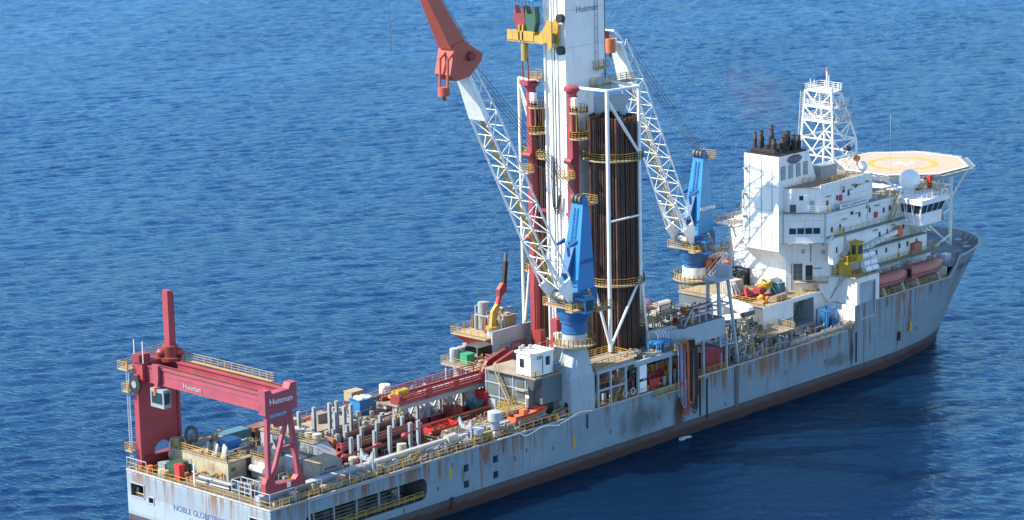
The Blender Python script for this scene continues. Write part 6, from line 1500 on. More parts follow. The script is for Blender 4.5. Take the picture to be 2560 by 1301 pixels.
# ------------------------------------------------------------------ drill floor block under the mast
df = thing('drill_floor_house', (84, 1, ZD), 'grey block of walls carrying the derrick and pipe carousels amidships', 'deckhouse')
MB().box(70.0,98.0,-9.6,11.6,ZD,13.6).build('wall', 'lightgrey', df); MB().box(69.8,98.2,-9.8,11.8,13.6,13.8).build('floor_deck', 'deck', df)
for x in (72,76,80,84,88,92,96): MB().box(x-.1,x+.1,-9.75,-9.6,ZD,13.6).build('stiffener', 'midgrey', df)
MB().box(68.8,78.6,6.6,6.9,13.8,18.2).build('screen_wall', 'lightgrey', df)
for x in (70.4,73.6): MB().box(x,x+1.8,6.5,6.6,15.6,15.75).build('lamp_hood', 'cream', df)
MB().box(92.6,98.0,-9.55,-9.3,13.8,17.0).build('screen_wall', 'bluegrey', df)
MB().box(92.0,92.25,-9.5,-3,13.8,16.6).build('screen_wall', 'boxgrey', df)
for y in (-6, -5, 5.5, 6.5): MB().tube((75.6,y*.45+.4,13.8),(75.6,y*.45+.4,26),.14,8).build('standpipe', 'darkred' if y > 0 else 'red', df)
MB().box(74.6,76.4,-2.4,-1.0,13.8,20.5).build('iron_roughneck', 'red', df); MB().box(75.0,76.2,1.6,2.8,13.8,18).build('iron_roughneck', 'darkred', df); MB().box(73.6,74.6,-3.6,-2.6,13.8,18.6).build('guard_post', 'white', df)
tangle('drill_floor_gear', 71, 78, -4, 6, 13.8, 2.2, 46, ('darkred','red','steel','midgrey','white_dirty'), 'dark red machinery crowded at the foot of the mast', 'machinery', 21)
tangle('drill_floor_gear', 86, 97.5, -8.6, -1.5, 13.8, 2.6, 50, ('lightgrey','steel','midgrey','yellow','white_dirty'), 'grey pumps and pipes on the drill floor forward of the pipe bundle', 'machinery', 22)

# port platforms with generators and the knuckle-boom crane
pg = thing('port_platform', (65, 6.5, ZD), 'raised port platform with yellow railing carrying a green box and hose racks', 'platform')
deck_plate(pg, 61.4, 70.0, .8, 11.2, 13.9, 'deck_light', 'cream', th=.4, sides='WN', name='platform')
for x in (62, 66, 69.6):
    for y in (1.6, 6, 10.6): MB().bar((x,y,ZD),(x,y,13.5),.3).build('leg', 'lightgrey', pg)
MB().box(64,69.8,2,11,ZD,13.4).build('under_house', 'boxgrey', pg)
cabinet(62.2,64.0,6.0,7.6,13.9,1.8,'green','bright green box on the raised port platform','box')
drum(63.0,9.7,13.9,.75,2.2,'lightgrey','light grey upright tank at the corner of the port platform','tank','tank')
drum(64.6,9.6,13.9,.7,2.2,'boxgrey','second grey tank on the port platform beside the corner tank','tank','tank')
hr = thing('hose_rack', (66.5, 8, 13.9), 'rack of looped black hoses behind the green box', 'rack')
m = MB()
for x in (65.2,68.4):
    for y in (6.6,9.4): m.bar((x,y,13.9),(x,y,16.2),.12)
for z in (15,16.2):
    for y in (6.6,9.4): m.bar((65.2,y,z),(68.4,y,z),.1)
m.build('frame', 'midgrey', hr)
for k in range(14):
    x = 65.2+.24*k; MB().path([(x,6.4,14.3),(x,6.4,16.2),(x+.05,7.4,16.4),(x+.05,8.6,16.3),(x,9.4,16.0),(x,9.5,14.4)], .1, 6).build('hose', 'black', hr)
tangle('platform_gear', 62, 69.5, 1.2, 5.8, 13.9, 1.3, 30, ('white_dirty','steel','yellow','boxgrey','red'), 'pipes and valves on the port platform beside the red loader arms', 'pipework', 23)
rp = thing('red_platform', (73, 11, 13), 'red-sided overhanging port platform with yellow railing', 'platform')
MB().loft([(68.6,8.0,16.6),(79.0,8.0,16.6),(79.0,15.6,16.6),(68.6,15.6,16.6)], [(70.6,8.0,14.6),(79.0,8.0,14.6),(79.0,14.0,14.6),(70.6,14.0,14.6)]).build('box', 'brightred', rp)
deck_plate(rp, 68.4, 79.2, 7.8, 15.8, 16.8, 'cream', 'yellow', sides='WN', name='deck'); MB().box(70.6,79,9,15.4,ZD,14.6).build('support_wall', 'boxgrey', rp)
kb = thing('knuckle_crane', (71.4, 9.2, ZD), 'small red and yellow knuckle-boom crane with black telescopic jib raised', 'crane')
MB().cyl(71.4,9.2,ZD,17.8,.85,18).build('pedestal', 'lightgrey', kb, smooth=True); MB().cyl(71.4,9.2,17.8,18.3,1.0,18).build('slew_ring', 'yellow', kb, smooth=True)
MB().prism([(71.0,18.3),(72.0,18.3),(72.4,20.2),(73.2,21.4),(72.6,21.9),(71.4,20.8)], 'y', 8.9, 9.5).build('column_arm', 'yellow', kb)
MB().bar((71.9,9.2,19.2),(73.6,9.2,23.6),.55,.7).build('main_boom', 'brightred', kb); MB().prism([(73.0,22.8),(74.6,23.6),(74.9,24.8),(74.0,25.2),(73.0,24.2)], 'y', 8.8, 9.6).build('knuckle', 'darkred', kb)
MB().bar((74.3,9.2,23.8),(75.0,9.2,28.6),.6,.7).build('telescopic_jib', 'black', kb); MB().bar((74.9,9.2,28.0),(75.1,9.2,30.0),.4,.45).build('jib_extension', 'darkgrey', kb)
cabinet(74.6,77.4,9.4,11.4,16.8,2.4,'cream','tan filter box on the red-sided port platform','box')
skid(71.8,74.4,10.4,13.4,16.8,2.8,('lightgrey','steel','white_dirty','boxgrey'),'grey framed shale shaker machine on the red-sided platform',seed=3)
drum(73.4,13.2,16.8,.8,4.6,'boxgrey','grey tower vessel with round top on the red-sided platform','vessel','vessel')
tangle('platform_gear', 71.4, 78, 9, 15, 16.8, 4.0, 42, ('white_dirty','riser_brown','steel','boxgrey','lightgrey','midgrey'), 'tall clutter of pipes and vessels on the red-sided platform', 'machinery', 24)
ph = thing('white_hut', (99.5, 3.0, 15), 'small white hut on an orange railed landing right of the pipe bundle', 'hut')
MB().box(98.4,101.4,2.0,4.6,16.6,21.4).build('wall', 'white', ph); MB().box(99.3,100.1,1.95,2.0,17.4,19).build('window', 'riser_brown', ph); deck_plate(ph, 98.2, 103.6, 1.0, 4.8, 16.6, 'orange', 'orange', sides='SE', name='landing')
for x in (98.6,101): MB().box(x,x+.5,2,4.4,13.8,16.4).build('support', 'riser_brown', ph)

# ------------------------------------------------------------------ starboard gallery between crane and hose station
sg = thing('side_gallery_deck', (85, -13, ZD), 'long grey upper gallery deck on posts along the starboard side amidships', 'gallery')
deck_plate(sg, 68.9, 78.2, -15.9, -10.2, 15.7, 'deck_light', 'yellow', th=.5, sides='NWE', name='landing_deck')
MB().rail([(69.2,-15.8,15.7),(76.6,-15.8,15.7)], 1.1, 1.5, .085).build('railing', 'yellow', sg)
MB().box(69.2,78.4,-15.95,-15.6,14.7,15.2).build('edge_beam', 'bluegrey', sg); MB().box(78.4,92,-15.95,-15.55,14.1,14.9).build('edge_beam', 'bluegrey', sg)
MB().box(78.2,98,-15.5,-9.8,14.5,14.75).build('gallery_deck', 'deck_light', sg)
for x, zt in ((69.6,15),(72.6,15),(76.2,15),(79.2,14.4),(87.2,14.4),(95.6,15),(101.6,15)): MB().bar((x,-15.75,ZD),(x,-15.75,zt),.34,.34).build('post', 'bluegrey', sg)
MB().box(69.0,98,-10.2,-9.9,ZD,13.9).build('back_wall', 'midgrey', sg)
MB().bar((69.6,-15.7,11.9),(76.2,-15.7,11.9),.3,.3).build('mid_beam', 'bluegrey', sg); MB().stair((77.6,-15.2,15.6),(73.6,-15.2,9.3), .9, (0,1,0), 16).build('stairway', 'cream', sg)
for x, z0, z1 in ((79.5,9.5,11.3),(79.5,11.8,14.0)): MB().box(x,x+1.7,-15.9,-15.8,z0,z1).build('white_panel', 'white_clean', sg)
MB().rail([(69.2,-15.9,ZD),(81.5,-15.9,ZD)], 1.0, 1.6, .075).build('lower_railing', 'gold', sg); MB().rail([(92.5,-15.9,ZD),(101.4,-15.9,ZD)], 1.1, 1.5, .08).build('lower_railing', 'yellow', sg)
deck_plate(sg, 82.4, 88.2, -17.0, -15.9, 8.6, 'cream', 'yellow', sides='SWE', name='outboard_balcony')
for x in (76.0, 77.8): 
    m = MB(); pr = None
    for k in range(17):
        a = 2*math.pi*k/16; q = (x+.5*math.cos(a), -15.85, 10.2+.5*math.sin(a))
        if pr: m.tube(pr, q, .14, 6)
        pr = q
    m.build('fender_ring', 'lightgrey', sg)
container(82.4,89.4,-13.6,-10.6,ZD+.01,2.4,'darkred','dark red pump unit deep inside the starboard gallery','pump_unit')
cabinet(83.5,86.0,-14.6,-13.6,ZD,1.4,'brightred','bright red valve chest in front of the dark red pump unit')
container(96.6,102.2,-14.4,-11.6,ZD+.01,3.2,'red','crimson container at the forward end of the starboard gallery')
tangle('gallery_machinery', 69.6, 79, -15.0, -10.6, ZD, 3.6, 80, ('steel','midgrey','darkred','orange','boxgrey','darkgrey','yellow'), 'dim machinery and pipes inside the after part of the starboard gallery', 'machinery', 25)
tangle('gallery_machinery', 81.6, 96, -15.0, -10.6, ZD, 4.2, 90, ('darkred','steel','lightgrey','midgrey','yellow','darkgrey'), 'dim red and grey machinery inside the middle of the starboard gallery', 'machinery', 26)
MB().rail([(82.6,-14.8,12.0),(89,-14.8,12.0)], 1.1, 1.4, .09).build('inner_railing', 'yellow', sg)
for i, (x, y, lab) in enumerate(((77.2,-13.6,'bundle of white-wrapped pipes at the after end of the gallery deck'),(81.2,-14.6,'bundle of white-wrapped pipes by the edge of the gallery deck'))):
    t = thing('pipe_bundle', (x+2, y, 15), lab, 'pipes')
    for k in range(12): MB().tube((x,y-.7+.28*(k%6),14.95+(.75 if i==0 else 0)+.28*(k//6)),(x+4.4,y-.7+.28*(k%6),14.95+(.75 if i==0 else 0)+.28*(k//6)),.13,8).build('pipe', ('white_dirty','cream','steel')[k%3], t, smooth=True)
    for xx in (x+.8, x+3.4): MB().box(xx,xx+.15,y-.95,y+.9,14.76+(.75 if i==0 else 0),15.5+(.75 if i==0 else 0)).build('strap', 'midgrey', t)
br = thing('tubular_rack', (86.4, -14.6, 14.75), 'bright blue open tubular frame on the gallery deck beside the hoses', 'frame'); m = MB()
for x in (84.6,86.4,88.2):
    for y in (-15.2,-13.4): m.bar((x,y,14.75),(x,y,16.6),.2)
for z in (16.5,): 
    for y in (-15.2,-13.4): m.bar((84.6,y,z),(88.2,y,z),.2)
    for x in (84.6,86.4,88.2): m.bar((x,-15.2,z),(x,-13.4,z),.2)
m.build('frame', 'blue', br); MB().box(84.7,88.1,-15.1,-13.5,16.6,16.7).build('lid', 'blue', br)
gp = thing('gooseneck_rack', (90, -12.6, 14.75), 'row of white gooseneck pipes above the hose station', 'pipes')
for k in range(9):
    x = 87.0+.62*k; MB().path([(x,-11.4,14.8),(x,-11.4,17.2),(x,-11.8,17.6),(x,-13.0,17.6),(x,-13.4,17.2),(x,-13.4,14.8)], .11, 6).build('gooseneck', 'white', gp)
MB().bar((86.6,-12.4,15.6),(92.4,-12.4,15.6),.16).build('header', 'white', gp)
# hose station
hs = thing('hose_station', (90, -16.2, 14), 'yellow saddle frame at the ship side carrying bunches of hanging hoses', 'hose station')
MB().box(87.6,92.6,-16.6,-15.4,15.0,15.2).build('saddle_deck', 'gold', hs); MB().rail([(87.6,-16.5,15.2),(92.6,-16.5,15.2)],1.0,1.0,.09).build('railing', 'gold', hs)
for x in (88,90.2,92.4): MB().prism([(-16.6,15.0),(-15.4,15.0),(-15.4,13.8)], 'x', x-.08, x+.08).build('bracket', 'gold', hs)
P('hose_purple', (.22, .17, .32), .5, .1, 0, .1); P('hose_grey', (.34, .36, .42), .5, .1, 0, .1); P('hose_red', (.45, .05, .04), .5, .1, 0, .1); P('hose_orange', (.60, .13, .04), .5, .1, 0, .1)
for k, (x, dx, zl, mt, r) in enumerate(((88.0,.7,7.2,'hose_grey',.13),(88.5,.9,6.0,'hose_purple',.13),(88.9,.8,5.2,'hose_grey',.12),(89.3,1.0,3.9,'hose_red',.12),(89.7,.9,3.6,'hose_red',.12),(90.3,1.4,5.6,'hose_orange',.16),(90.6,1.1,4.4,'hose_orange',.13),(91.0,.8,5.6,'black',.15),(91.3,.8,4.6,'black',.15),(91.6,.8,3.6,'black',.14),(91.9,.7,4.2,'black',.14),(92.2,.6,6.6,'black',.14))):
    pts = [(x,-15.8,15.6),(x,-16.3,16.1),(x,-16.75,15.7),(x+.02,-16.85,14.4)]
    for i in range(9): a = math.pi*i/8; pts.append((x+dx*(1-math.cos(a))/2, -16.85-.05*(k%3), zl+dx*.8-(dx*.8)*math.sin(a)))
    pts += [(x+dx,-16.8,14.6)]
    MB().path(pts, r*.72, 7).build('hose', mt, hs, smooth=True)
for x, z in ((88.6,9.0),(89.2,11.2),(89.9,8.2)): MB().cyl(x,-16.9,z,z+.7,.24,10).build('hose_coupling', 'brightred', hs, smooth=True)
# blue grey panel wall and truss
pw = thing('panel_wall', (96, -15, 15), 'large plain blue grey panel wall above the gallery with open truss on top', 'wall')
MB().box(91.8,101.8,-15.3,-15.1,14.9,17.8).build('panel', 'bluegrey', pw); MB().box(91.7,101.9,-15.35,-15.05,14.75,14.95).build('lower_edge', 'lightgrey', pw); MB().box(86.6,91.8,-11.2,-11.0,14.8,17.6).build('panel', 'bluegrey', pw)
MB().loft([(86.6,-11.1,14.8),(91.8,-15.2,14.8),(91.8,-15.3,14.8),(86.6,-11.2,14.8)], [(86.6,-11.1,17.6),(91.8,-15.2,17.7),(91.8,-15.3,17.7),(86.6,-11.2,17.6)]).build('panel', 'bluegrey', pw)
for z in (19.0, 20.4): MB().bar((94.8,-14.2,z),(101.6,-14.2,z),.22).build('truss_beam', 'lightgrey', pw)
for k in range(5): x = 94.8+1.7*k; MB().bar((x,-14.2,17.4),(x,-14.2,20.4),.2).build('truss_post', 'lightgrey', pw)
MB().bar((92.6,-14.2,17.6),(94.8,-14.2,20.4),.2).build('truss_post', 'lightgrey', pw); MB().box(92,102,-15.0,-10,17.6,17.75).build('roof_deck', 'deck', pw)
for k in range(3): MB().tube((93.5,-12.9+.5*k,18.6+.6*k),(102,-12.9+.5*k,18.6+.6*k),.16,8).build('header_pipe', 'darkred', pw)
tangle('roof_machinery', 92, 101.5, -13.4, -6, 17.75, 1.6, 46, ('darkred','midgrey','steel','yellow','white_dirty'), 'red and grey pipework on the roof behind the blue grey panel wall', 'pipework', 27)
deck_plate(pw, 88.6, 93.6, -9.2, -5.6, 18.2, 'gold', 'gold', name='grating_platform')
for x in (89,93):
    for y in (-9,-6): MB().bar((x,y,13.8),(x,y,18.2),.16).build('platform_leg', 'cream', pw)
# tall frame tower
tf = thing('frame_tower', (103.5, -13, ZD), 'tall blue grey steel frame tower leaning over the starboard deck', 'frame')
A4 = [(101.9,-14.2),(105.8,-14.8),(106.0,-11.4),(102.2,-11.2)]; T4_ = [(101.9,-13.8),(104.4,-13.8),(104.4,-11.6),(101.9,-11.6)]
for (a, b), (c, d_) in zip(A4, T4_): MB().bar((a,b,ZD),(c,d_,23.6),.42).build('leg', 'bluegrey', tf)
for z in (12.6, 16.0, 19.4):
    f = (z-ZD)/(23.6-ZD); q = [(a+(c-a)*f, b+(d_-b)*f, z) for (a, b), (c, d_) in zip(A4, T4_)]
    for k in range(4): MB().bar(q[k], q[(k+1) % 4], .24).build('cross_beam', 'bluegrey', tf)
MB().box(100.6,105.4,-14.4,-11.2,23.6,24.0).build('head_plate', 'lightgrey', tf); MB().box(104.2,105.2,-14.2,-11.4,24.0,25.8).build('head_box', 'lightgrey', tf)

# ------------------------------------------------------------------ mid deck forward of the gallery
tangle('process_piping', 97, 119, -9, 9, ZD, 4.0, 150, ('midgrey','steel','darkred','lightgrey','boxgrey','darkgrey','yellow'), 'maze of process pipes and pumps on the deck between derrick and white deckhouse', 'pipework', 28)
tangle('process_piping', 105, 119, -15.4, -9.5, ZD, 2.6, 120, ('midgrey','steel','boxgrey','white_dirty','darkgrey','yellow','lightgrey'), 'grey pipes, stairs and valves along the starboard deck forward of the frame tower', 'pipework', 29)
tangle('process_piping', 119.5, 136, -15.6, -10.2, ZD, 1.3, 90, ('boxgrey','steel','white_dirty','canvas','yellow','midgrey'), 'low pipes and boxes on the starboard deck below the white deckhouse', 'pipework', 30)
fd = thing('mid_platform', (116, -12.5, ZD), 'yellow railed grating platform on legs beside the white deckhouse', 'platform')
deck_plate(fd, 113.5, 121.5, -14.6, -11.2, 11.9, 'deck_light', 'yellow', name='platform'); MB().stair((121.4,-14.0,11.9),(124.0,-14.0,9.3), .9, (0,1,0), 7).build('stair', 'midgrey', fd)
MB().stair((105.8,-13.2,9.6),(112.6,-13.2,13.4), .9, (0,1,0), 14).build('long_stair', 'midgrey', fd)
for x in (114,117.5,121): 
    for y in (-14.3,-11.5): MB().bar((x,y,ZD),(x,y,11.7),.2).build('leg', 'lightgrey', fd)
sf = MB(); sf.rail([(104.4,-15.9,ZD),(136,-15.9,ZD)], 1.15, 1.6, .09); sf.build('deck_fence', 'boxgrey', None, 'grey deck-edge railing from the frame tower to the white side deckhouse', 'railing')
MB().box(119,136,-15.75,-15.6,ZD+.2,ZD+.95).build('wash_board', 'boxgrey', None, 'low grey wash board behind the deck-edge railing by the blue machine', 'bulwark')
bmach = thing('blue_machine', (133, -12.6, ZD), 'bright blue pump machine in a tubular frame on the starboard deck', 'machine')
MB().box(131.2,134.6,-14.0,-11.4,ZD,ZD+.3).build('skid', 'blue_deep', bmach)
m = MB()
for x in (131.5,134.3):
    for y in (-13.8,-11.6): m.bar((x,y,ZD),(x,y,13.0),.2)
for y in (-13.8,-11.6): m.bar((131.5,y,13),(134.3,y,13),.18)
for x in (131.5,134.3): m.bar((x,-13.8,13),(x,-11.6,13),.18)
m.build('frame', 'blue', bmach); MB().cyl(132.3,-12.8,ZD+.3,12.6,.75,14).build('pump', 'blue', bmach, smooth=True); MB().tube((132.6,-12.4,11.8),(134.4,-12.4,11.8),.6,14).build('motor', 'blue', bmach, smooth=True); MB().box(133.2,134.2,-13.6,-12.2,ZD+.3,11.0).build('valve_chest', 'blue_deep', bmach)
for i, (x, y, r, h, mt, lab) in enumerate(((135.6,-12.4,.55,1.3,'yellow_clean','yellow drum between the blue machine and the side deckhouse'),(136.3,-13.4,.5,1.1,'white_clean','white drum at the foot of the side deckhouse'),(135.7,-11.2,.5,1.5,'orange','orange drum in the corner by the side deckhouse'),(136.2,-14.6,.5,1.0,'cream','cream drum nearest the ship side by the side deckhouse'))): drum(x, y, ZD, r, h, mt, lab)
wa = thing('knuckle_boom_crane', (114, -8, ZD), 'heavy white folded knuckle boom arm in front of the white deckhouse', 'crane')
MB().prism([(-4.0,17.2),(-4.0,16.2),(-9.6,14.9),(-10.6,15.4),(-10.4,16.2),(-9.6,16.6)], 'x', 114.0, 115.3).build('upper_arm', 'white', wa); MB().prism([(-10.6,15.8),(-10.2,14.8),(-4.4,13.2),(-4.2,14.0)], 'x', 112.6, 113.8).build('lower_arm', 'white', wa)
MB().tube((112.4,-10.3,15.3),(115.5,-10.3,15.3),.45,14).build('elbow_pin', 'darkgrey', wa, smooth=True); MB().cyl(114.2,-3.6,ZD,17.4,1.1,18).build('pedestal', 'white', wa, smooth=True); MB().cyl(109.2,-5.6,ZD+.0,13.0,.9,16).build('damper', 'black', wa, smooth=True)
vt = MB().prism([(106.5,ZD),(112.5,ZD),(112.5,13.4),(106.5,13.4)], 'y', -3, 8).build('tank_block', 'boxgrey', None, 'grey tank block behind the tall frame tower', 'tank')
skid(107,110.5,-2.4,1.0,13.4,2.6,('midgrey','boxgrey','steel','white_dirty'),'grey framed pump set on top of the tank block',seed=9)
cabinet(105.8,108,-12.4,-10.4,ZD,2.6,'teal','dark blue cabinet at the foot of the frame tower')
# ------------------------------------------------------------------ cargo on the raised white deck
bf = thing('black_frame', (128.4, 4.6, 15.4), 'black open steel frame basket on the raised deck by the port crane', 'basket'); m = MB()
for x in (126.0,128.4,130.8):
    for y in (3.0,6.0): m.bar((x,y,15.4),(x,y,18.2),.2)
for z in (16.4,18.2):
    for y in (3.0,6.0): m.bar((126,y,z),(130.8,y,z),.2)
    for x in (126,130.8): m.bar((x,3,z),(x,6,z),.2)
for x in (126,128.4): m.bar((x,3,16.4),(x+2.4,3,18.2),.14); m.bar((x,6,18.2),(x+2.4,6,16.4),.14)
m.build('frame', 'black', bf); MB().box(126.2,130.6,3.2,5.8,15.45,15.7).build('floor', 'darkgrey', bf); MB().box(129.4,130.7,3.1,5.9,15.7,17.6).build('load', 'black', bf)
container(121.6,126.0,.4,2.8,15.41,2.2,'white_dirty','dirty white equipment box beside the black frame basket')
ms_ = thing('white_struts', (122.4, -1, 15.4), 'white tripod of struts in front of the dirty white equipment box', 'frame'); m = MB()
for a in range(5): m.bar((121.6+.5*a,-.9+.3*(a%2),15.4),(121.9+.35*a,.2,17.6),.14)
m.build('struts', 'white', ms_)
rm = thing('red_gear', (122.4, -3.6, 15.4), 'dark red winch frame lying on the raised white deck', 'machine')
for y in (-5.4,-3.8,-2.2): MB().bar((119.8,y,15.7),(126.4,y,15.7),.35,.45).build('beam', 'darkred', rm)
MB().path([(121,-4.4,16.0),(121.4,-3.8,17.2),(122.4,-3.2,17.2),(123.2,-3.4,16.0)], .25, 8).build('arch', 'brightred', rm); MB().box(124.4,126.2,-4.6,-3.0,15.9,16.9).build('winch', 'red', rm)
yh = thing('yellow_hose_coil', (126.6, -3.6, 15.8), 'heap of thick yellow hose coiled on the red winch frame', 'hose')
for k in range(5):
    m = MB(); pr = None; r0 = .75+.12*(k%3)
    for i in range(17):
        a = 2*math.pi*i/16; q = (126.2+r0*math.cos(a)+.1*k, -3.8+r0*math.sin(a)-.15*k, 16.6+.28*k+.25*math.sin(2*a+k))
        if pr: m.tube(pr, q, .18, 7)
        pr = q
    m.build('loop', 'hiviz' if k % 2 else 'yellow_clean', yh, smooth=True)
og = thing('orange_gear', (121.6, -7.6, 15.4), 'bright orange heap of lifting gear at the edge of the raised deck', 'gear')
for k in range(9): MB().sphere((120.9+.35*(k%3)*1.4,-8.3+.5*(k//3),15.7+.28*(k%4)), .42, 9, 6, (1,1,.8)).build('lump', 'orange' if k%3 else 'hiviz', og, smooth=True)
t = container(128.2,130.7,-3.9,-1.5,15.41,2.4,'white','small white container with blue base standing against the lower house wall'); MB().box(128.15,130.75,-3.95,-1.45,15.41,16.3).build('base_band', 'teal', t)
container(127.6,129.2,-6.4,-4.8,15.41,2.0,'teal','small dark blue container next to the white and blue one')
t = MB().tube((123.2,-8.8,15.95),(126.4,-8.6,15.95),.55,12); t.build('canvas_roll', 'canvas', None, 'rolled tan canvas at the railing of the raised deck', 'canvas roll', smooth=True)
drum(128.5,10.5,17.6,.7,1.6,'orange','orange drum on the port gallery beside the crane','drum'); cabinet(130,132.4,10.6,12.6,17.6,1.5,'orange','orange locker on the port gallery left of the funnel')
# roof-deck details of the house
cabinet(151.5,154.5,-6.5,-4,30.05,2.2,'midgrey','grey unit in the shade under the helideck edge','ventilator'); cabinet(149.0,150.4,-9.5,-8.4,30.05,1.2,'white','white locker on the upper roof by the railing')
cabinet(158.2,160.6,-13.2,-12.0,18.25,1.9,'salmon','brownish pink locker on the walkway above the forward lifeboat')
# ------------------------------------------------------------------ foredeck
fo = MB(); fo.sheet(deck_poly(14.85, 166.4, .12)); fo.build('bow_deck', 'foredeck', hull); MB().box(166.3,166.45,-14.6,14.6,13.16,14.85).build('deck_step', 'white', hull)
def lining():
    m = MB(); n = 44
    for sg_ in (1, -1):
        prev = None
        for k in range(n+1):
            row = []
            for z in (13.4, 14.85, 16.33):
                x0 = 165.5+(z-13.2)*1.25+.05; u0 = u_at(x0, z); u = u0+(2-u0)*k/n; x, y = contour(u, z); row.append((x-.14, -max(0, y-.12)*sg_, z))
            if prev:
                for j in range(2): m.sheet([prev[j], row[j], row[j+1], prev[j+1]])
            prev = row
    return m
merge(lining().build('bulwark_lining', 'foredeck', hull))
for k in range(10):
    u0 = u_at(170, 16.2); u = u0+(1.95-u0)*k/10; x, y = contour(u, 16.2); xn, yn = contour(u, 14.9)
    d_ = Vector((178-x, y, 0)).normalized()
    MB().bar((x-.2,-(y-.2),16.2),(xn+d_.x*.7,-(yn-.3)+d_.y*.4,14.85),.1,.25).build('bulwark_stay', 'midgrey', hull)
def winch(x, y, label):
    t = thing('mooring_winch', (x, y, 14.85), label, 'winch', 'foredeck mooring winches')
    MB().box(x-1.2,x+1.2,y-1.6,y+1.6,14.86,15.1).build('bed', 'midgrey', t); MB().tube((x,y-1.3,15.8),(x,y+.6,15.8),.55,14).build('drum', 'lightgrey', t, smooth=True)
    for yy in (y-1.35,y-.3,y+.65): MB().tube((x,yy,15.8),(x,yy+.1,15.8),.8,16).build('flange', 'bluegrey', t, smooth=True)
    MB().box(x-.5,x+.6,y+.8,y+1.6,15.1,16.3).build('gearbox', 'bluegrey', t)
winch(171.5,-4.5,'blue grey mooring winch at the after end of the foredeck'); winch(176.5,-2.5,'blue grey mooring winch in the middle of the foredeck'); winch(176,4.5,'mooring winch on the port side of the foredeck')
for i, (x, y, lab) in enumerate(((181.5,-8.2,'pale bollard pair by the starboard bow bulwark'),(184.6,-2.4,'pale bollard pair near the stem'),(174.8,-11.2,'pale bollard pair at the starboard shoulder of the foredeck'))):
    t = thing('bollard', (x, y, 14.85), lab, 'bollard', 'foredeck bollards'); MB().box(x-.9,x+.9,y-.5,y+.5,14.86,14.98).build('base', 'midgrey', t)
    for s in (-.5,.5): MB().lathe((x+s,y,14.98), [(.28,0),(.28,.7),(.36,.75),(.36,.85)], 12).build('post', 'lightgrey', t, smooth=True)
for i, (x, y, lab) in enumerate(((179.2,-10.2,'pale mushroom-shaped vent by the starboard bow rail'),(183.2,-5.4,'pale mushroom-shaped vent near the bow tip'),(168.6,-6.6,'pale vent drum beside the helideck post'))): 
    t = thing('deck_vent', (x, y, 14.85), lab, 'ventilator', 'foredeck vents'); MB().cyl(x,y,14.86,15.5,.35,12).build('trunk', 'lightgrey', t, smooth=True); MB().cyl(x,y,15.5,15.85,.75,16).build('cap', 'lightgrey', t, smooth=True)
for i, (x, y, z, mt, lab) in enumerate(((167.6,-10.6,14.86,'midgrey','dark grey reel at the after starboard corner of the foredeck'),(168.0,-2.0,14.86,'bluegrey','blue grey reel against the front of the house'))):
    t = thing('rope_reel', (x, y, z), lab, 'reel', 'foredeck rope reels'); MB().tube((x,y-.8,z+.9),(x,y+.8,z+.9),.55,14).build('drum', 'canvas', t, smooth=True)
    for s in (-.85,.8): MB().tube((x,y+s,z+.9),(x,y+s+.08,z+.9),.95,18).build('flange', mt, t, smooth=True)
t = thing('lifebuoy', (172.5,-13.0,15.5), 'orange lifebuoy ring hung at the starboard foredeck rail', 'lifebuoy'); m = MB(); pr = None
for k in range(17):
    a = 2*math.pi*k/16; q = (171.5+.38*math.cos(a), -13.2, 15.6+.38*math.sin(a))
    if pr: m.tube(pr, q, .12, 7)
    pr = q
m.build('ring', 'orange', t, smooth=True)
MB().rail([(166.6,-14.4,14.86),(171.4,-13.9,14.86)],1.1,1.2,.07).build('foredeck_railing', 'lightgrey', None, 'pale railing between the forward lifeboat and the foredeck', 'railing')
cabinet(168.8,170.6,-12.6,-11.4,14.86,1.3,'white','white locker on the foredeck beside the orange lifebuoy')

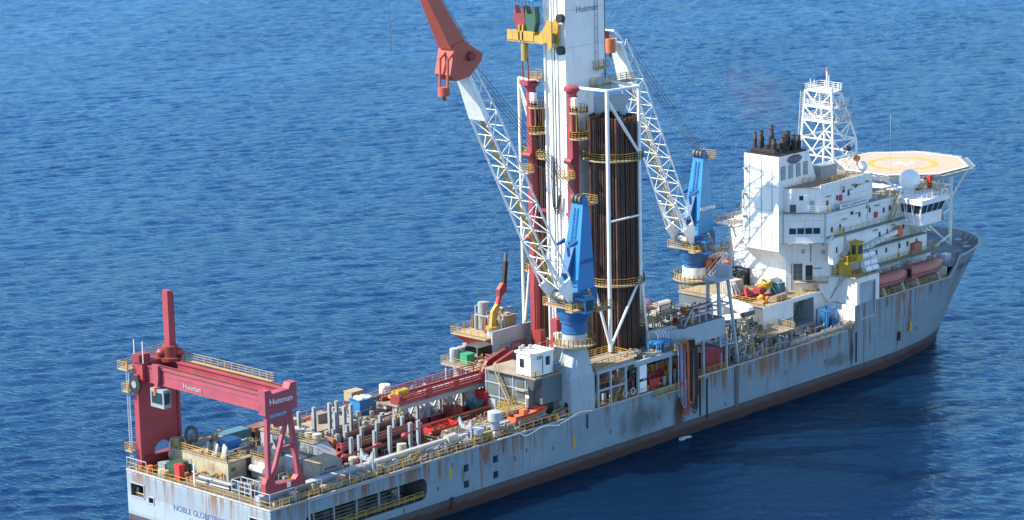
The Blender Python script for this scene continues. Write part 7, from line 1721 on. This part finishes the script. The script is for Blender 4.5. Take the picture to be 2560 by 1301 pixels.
tangle('process_piping', 108, 119, -9, -3, ZD, 5.0, 70, ('darkgrey','midgrey','steel','black','lightgrey','white_dirty'), 'dark manifold and dampers in front of the white raised deckhouse', 'pipework', 46)
vs = thing('surge_tank', (112, 3.0, 13.4), 'horizontal white pressure tank on the tank block behind the frame tower', 'tank')
MB().tube((108.6,6.0,14.6),(112.2,6.0,14.6),1.1,16).build('shell', 'white_dirty', vs, smooth=True)
for x in (109.4,111.4): MB().box(x,x+.3,5.2,6.8,13.4,14.2).build('saddle', 'midgrey', vs)
# ------------------------------------------------------------------ outfall splash and exhaust smoke
def foam_mat():
    m, t, b = new_mat('foam'); b.inputs['Base Color'].default_value = (.55, .6, .62, 1); b.inputs['Roughness'].default_value = .6; M['foam'] = m
foam_mat()
rf = random.Random(12); m = MB()
for k in range(46):
    a = rf.uniform(0, 6.28); q = rf.random()**.6; x = 88.9+1.5*q*math.cos(a); y = -17.4+.8*q*math.sin(a); s_ = rf.uniform(.08, .22)
    m.sphere((x, y, .12+.12*(1-q)), s_, 7, 5, (1.5, 1.0, .55))
m.build('outfall_foam', 'foam', None, 'small patch of white foam at the waterline below the hose station', 'foam', kind='stuff', smooth=True)
def smoke():
    m, t, b = new_mat('smoke'); t.nodes.remove(b)
    pv = N(t, 'ShaderNodeVolumePrincipled'); pv.inputs['Color'].default_value = (.42, .36, .30, 1); pv.inputs['Anisotropy'].default_value = .2
    g = N(t, 'ShaderNodeTexCoord'); n = noise(t, g.outputs['Object'], .16, 5, .6)
    ln = N(t, 'ShaderNodeVectorMath', operation='LENGTH'); mp = N(t, 'ShaderNodeMapping'); mp.inputs['Scale'].default_value = (1/12, 1/5, 1/7)
    t.links.new(g.outputs['Object'], mp.inputs['Vector']); t.links.new(mp.outputs[0], ln.inputs[0])
    fall = ramp(t, ln.outputs['Value'], .15, .95, 1, 0); d = mathn(t, 'MULTIPLY', mathn(t, 'MULTIPLY', ramp(t, n, .38, .7), fall), .05)
    t.links.new(d, pv.inputs['Density']); t.links.new(pv.outputs[0], t.nodes['Material Output'].inputs['Volume']); M['smoke'] = m
    mb = MB().sphere((0, 0, 0), 1, 18, 12, (12, 5, 7)); o = mb.build('exhaust_smoke', 'smoke', None, 'faint brownish haze of exhaust drifting above the funnel', 'smoke', kind='stuff', smooth=True)
    for v in o.data.vertices: v.co.z -= 7
    o.location = (132, 2.0, 49.5); o.rotation_euler = (R(-12), R(35), 0)
smoke()
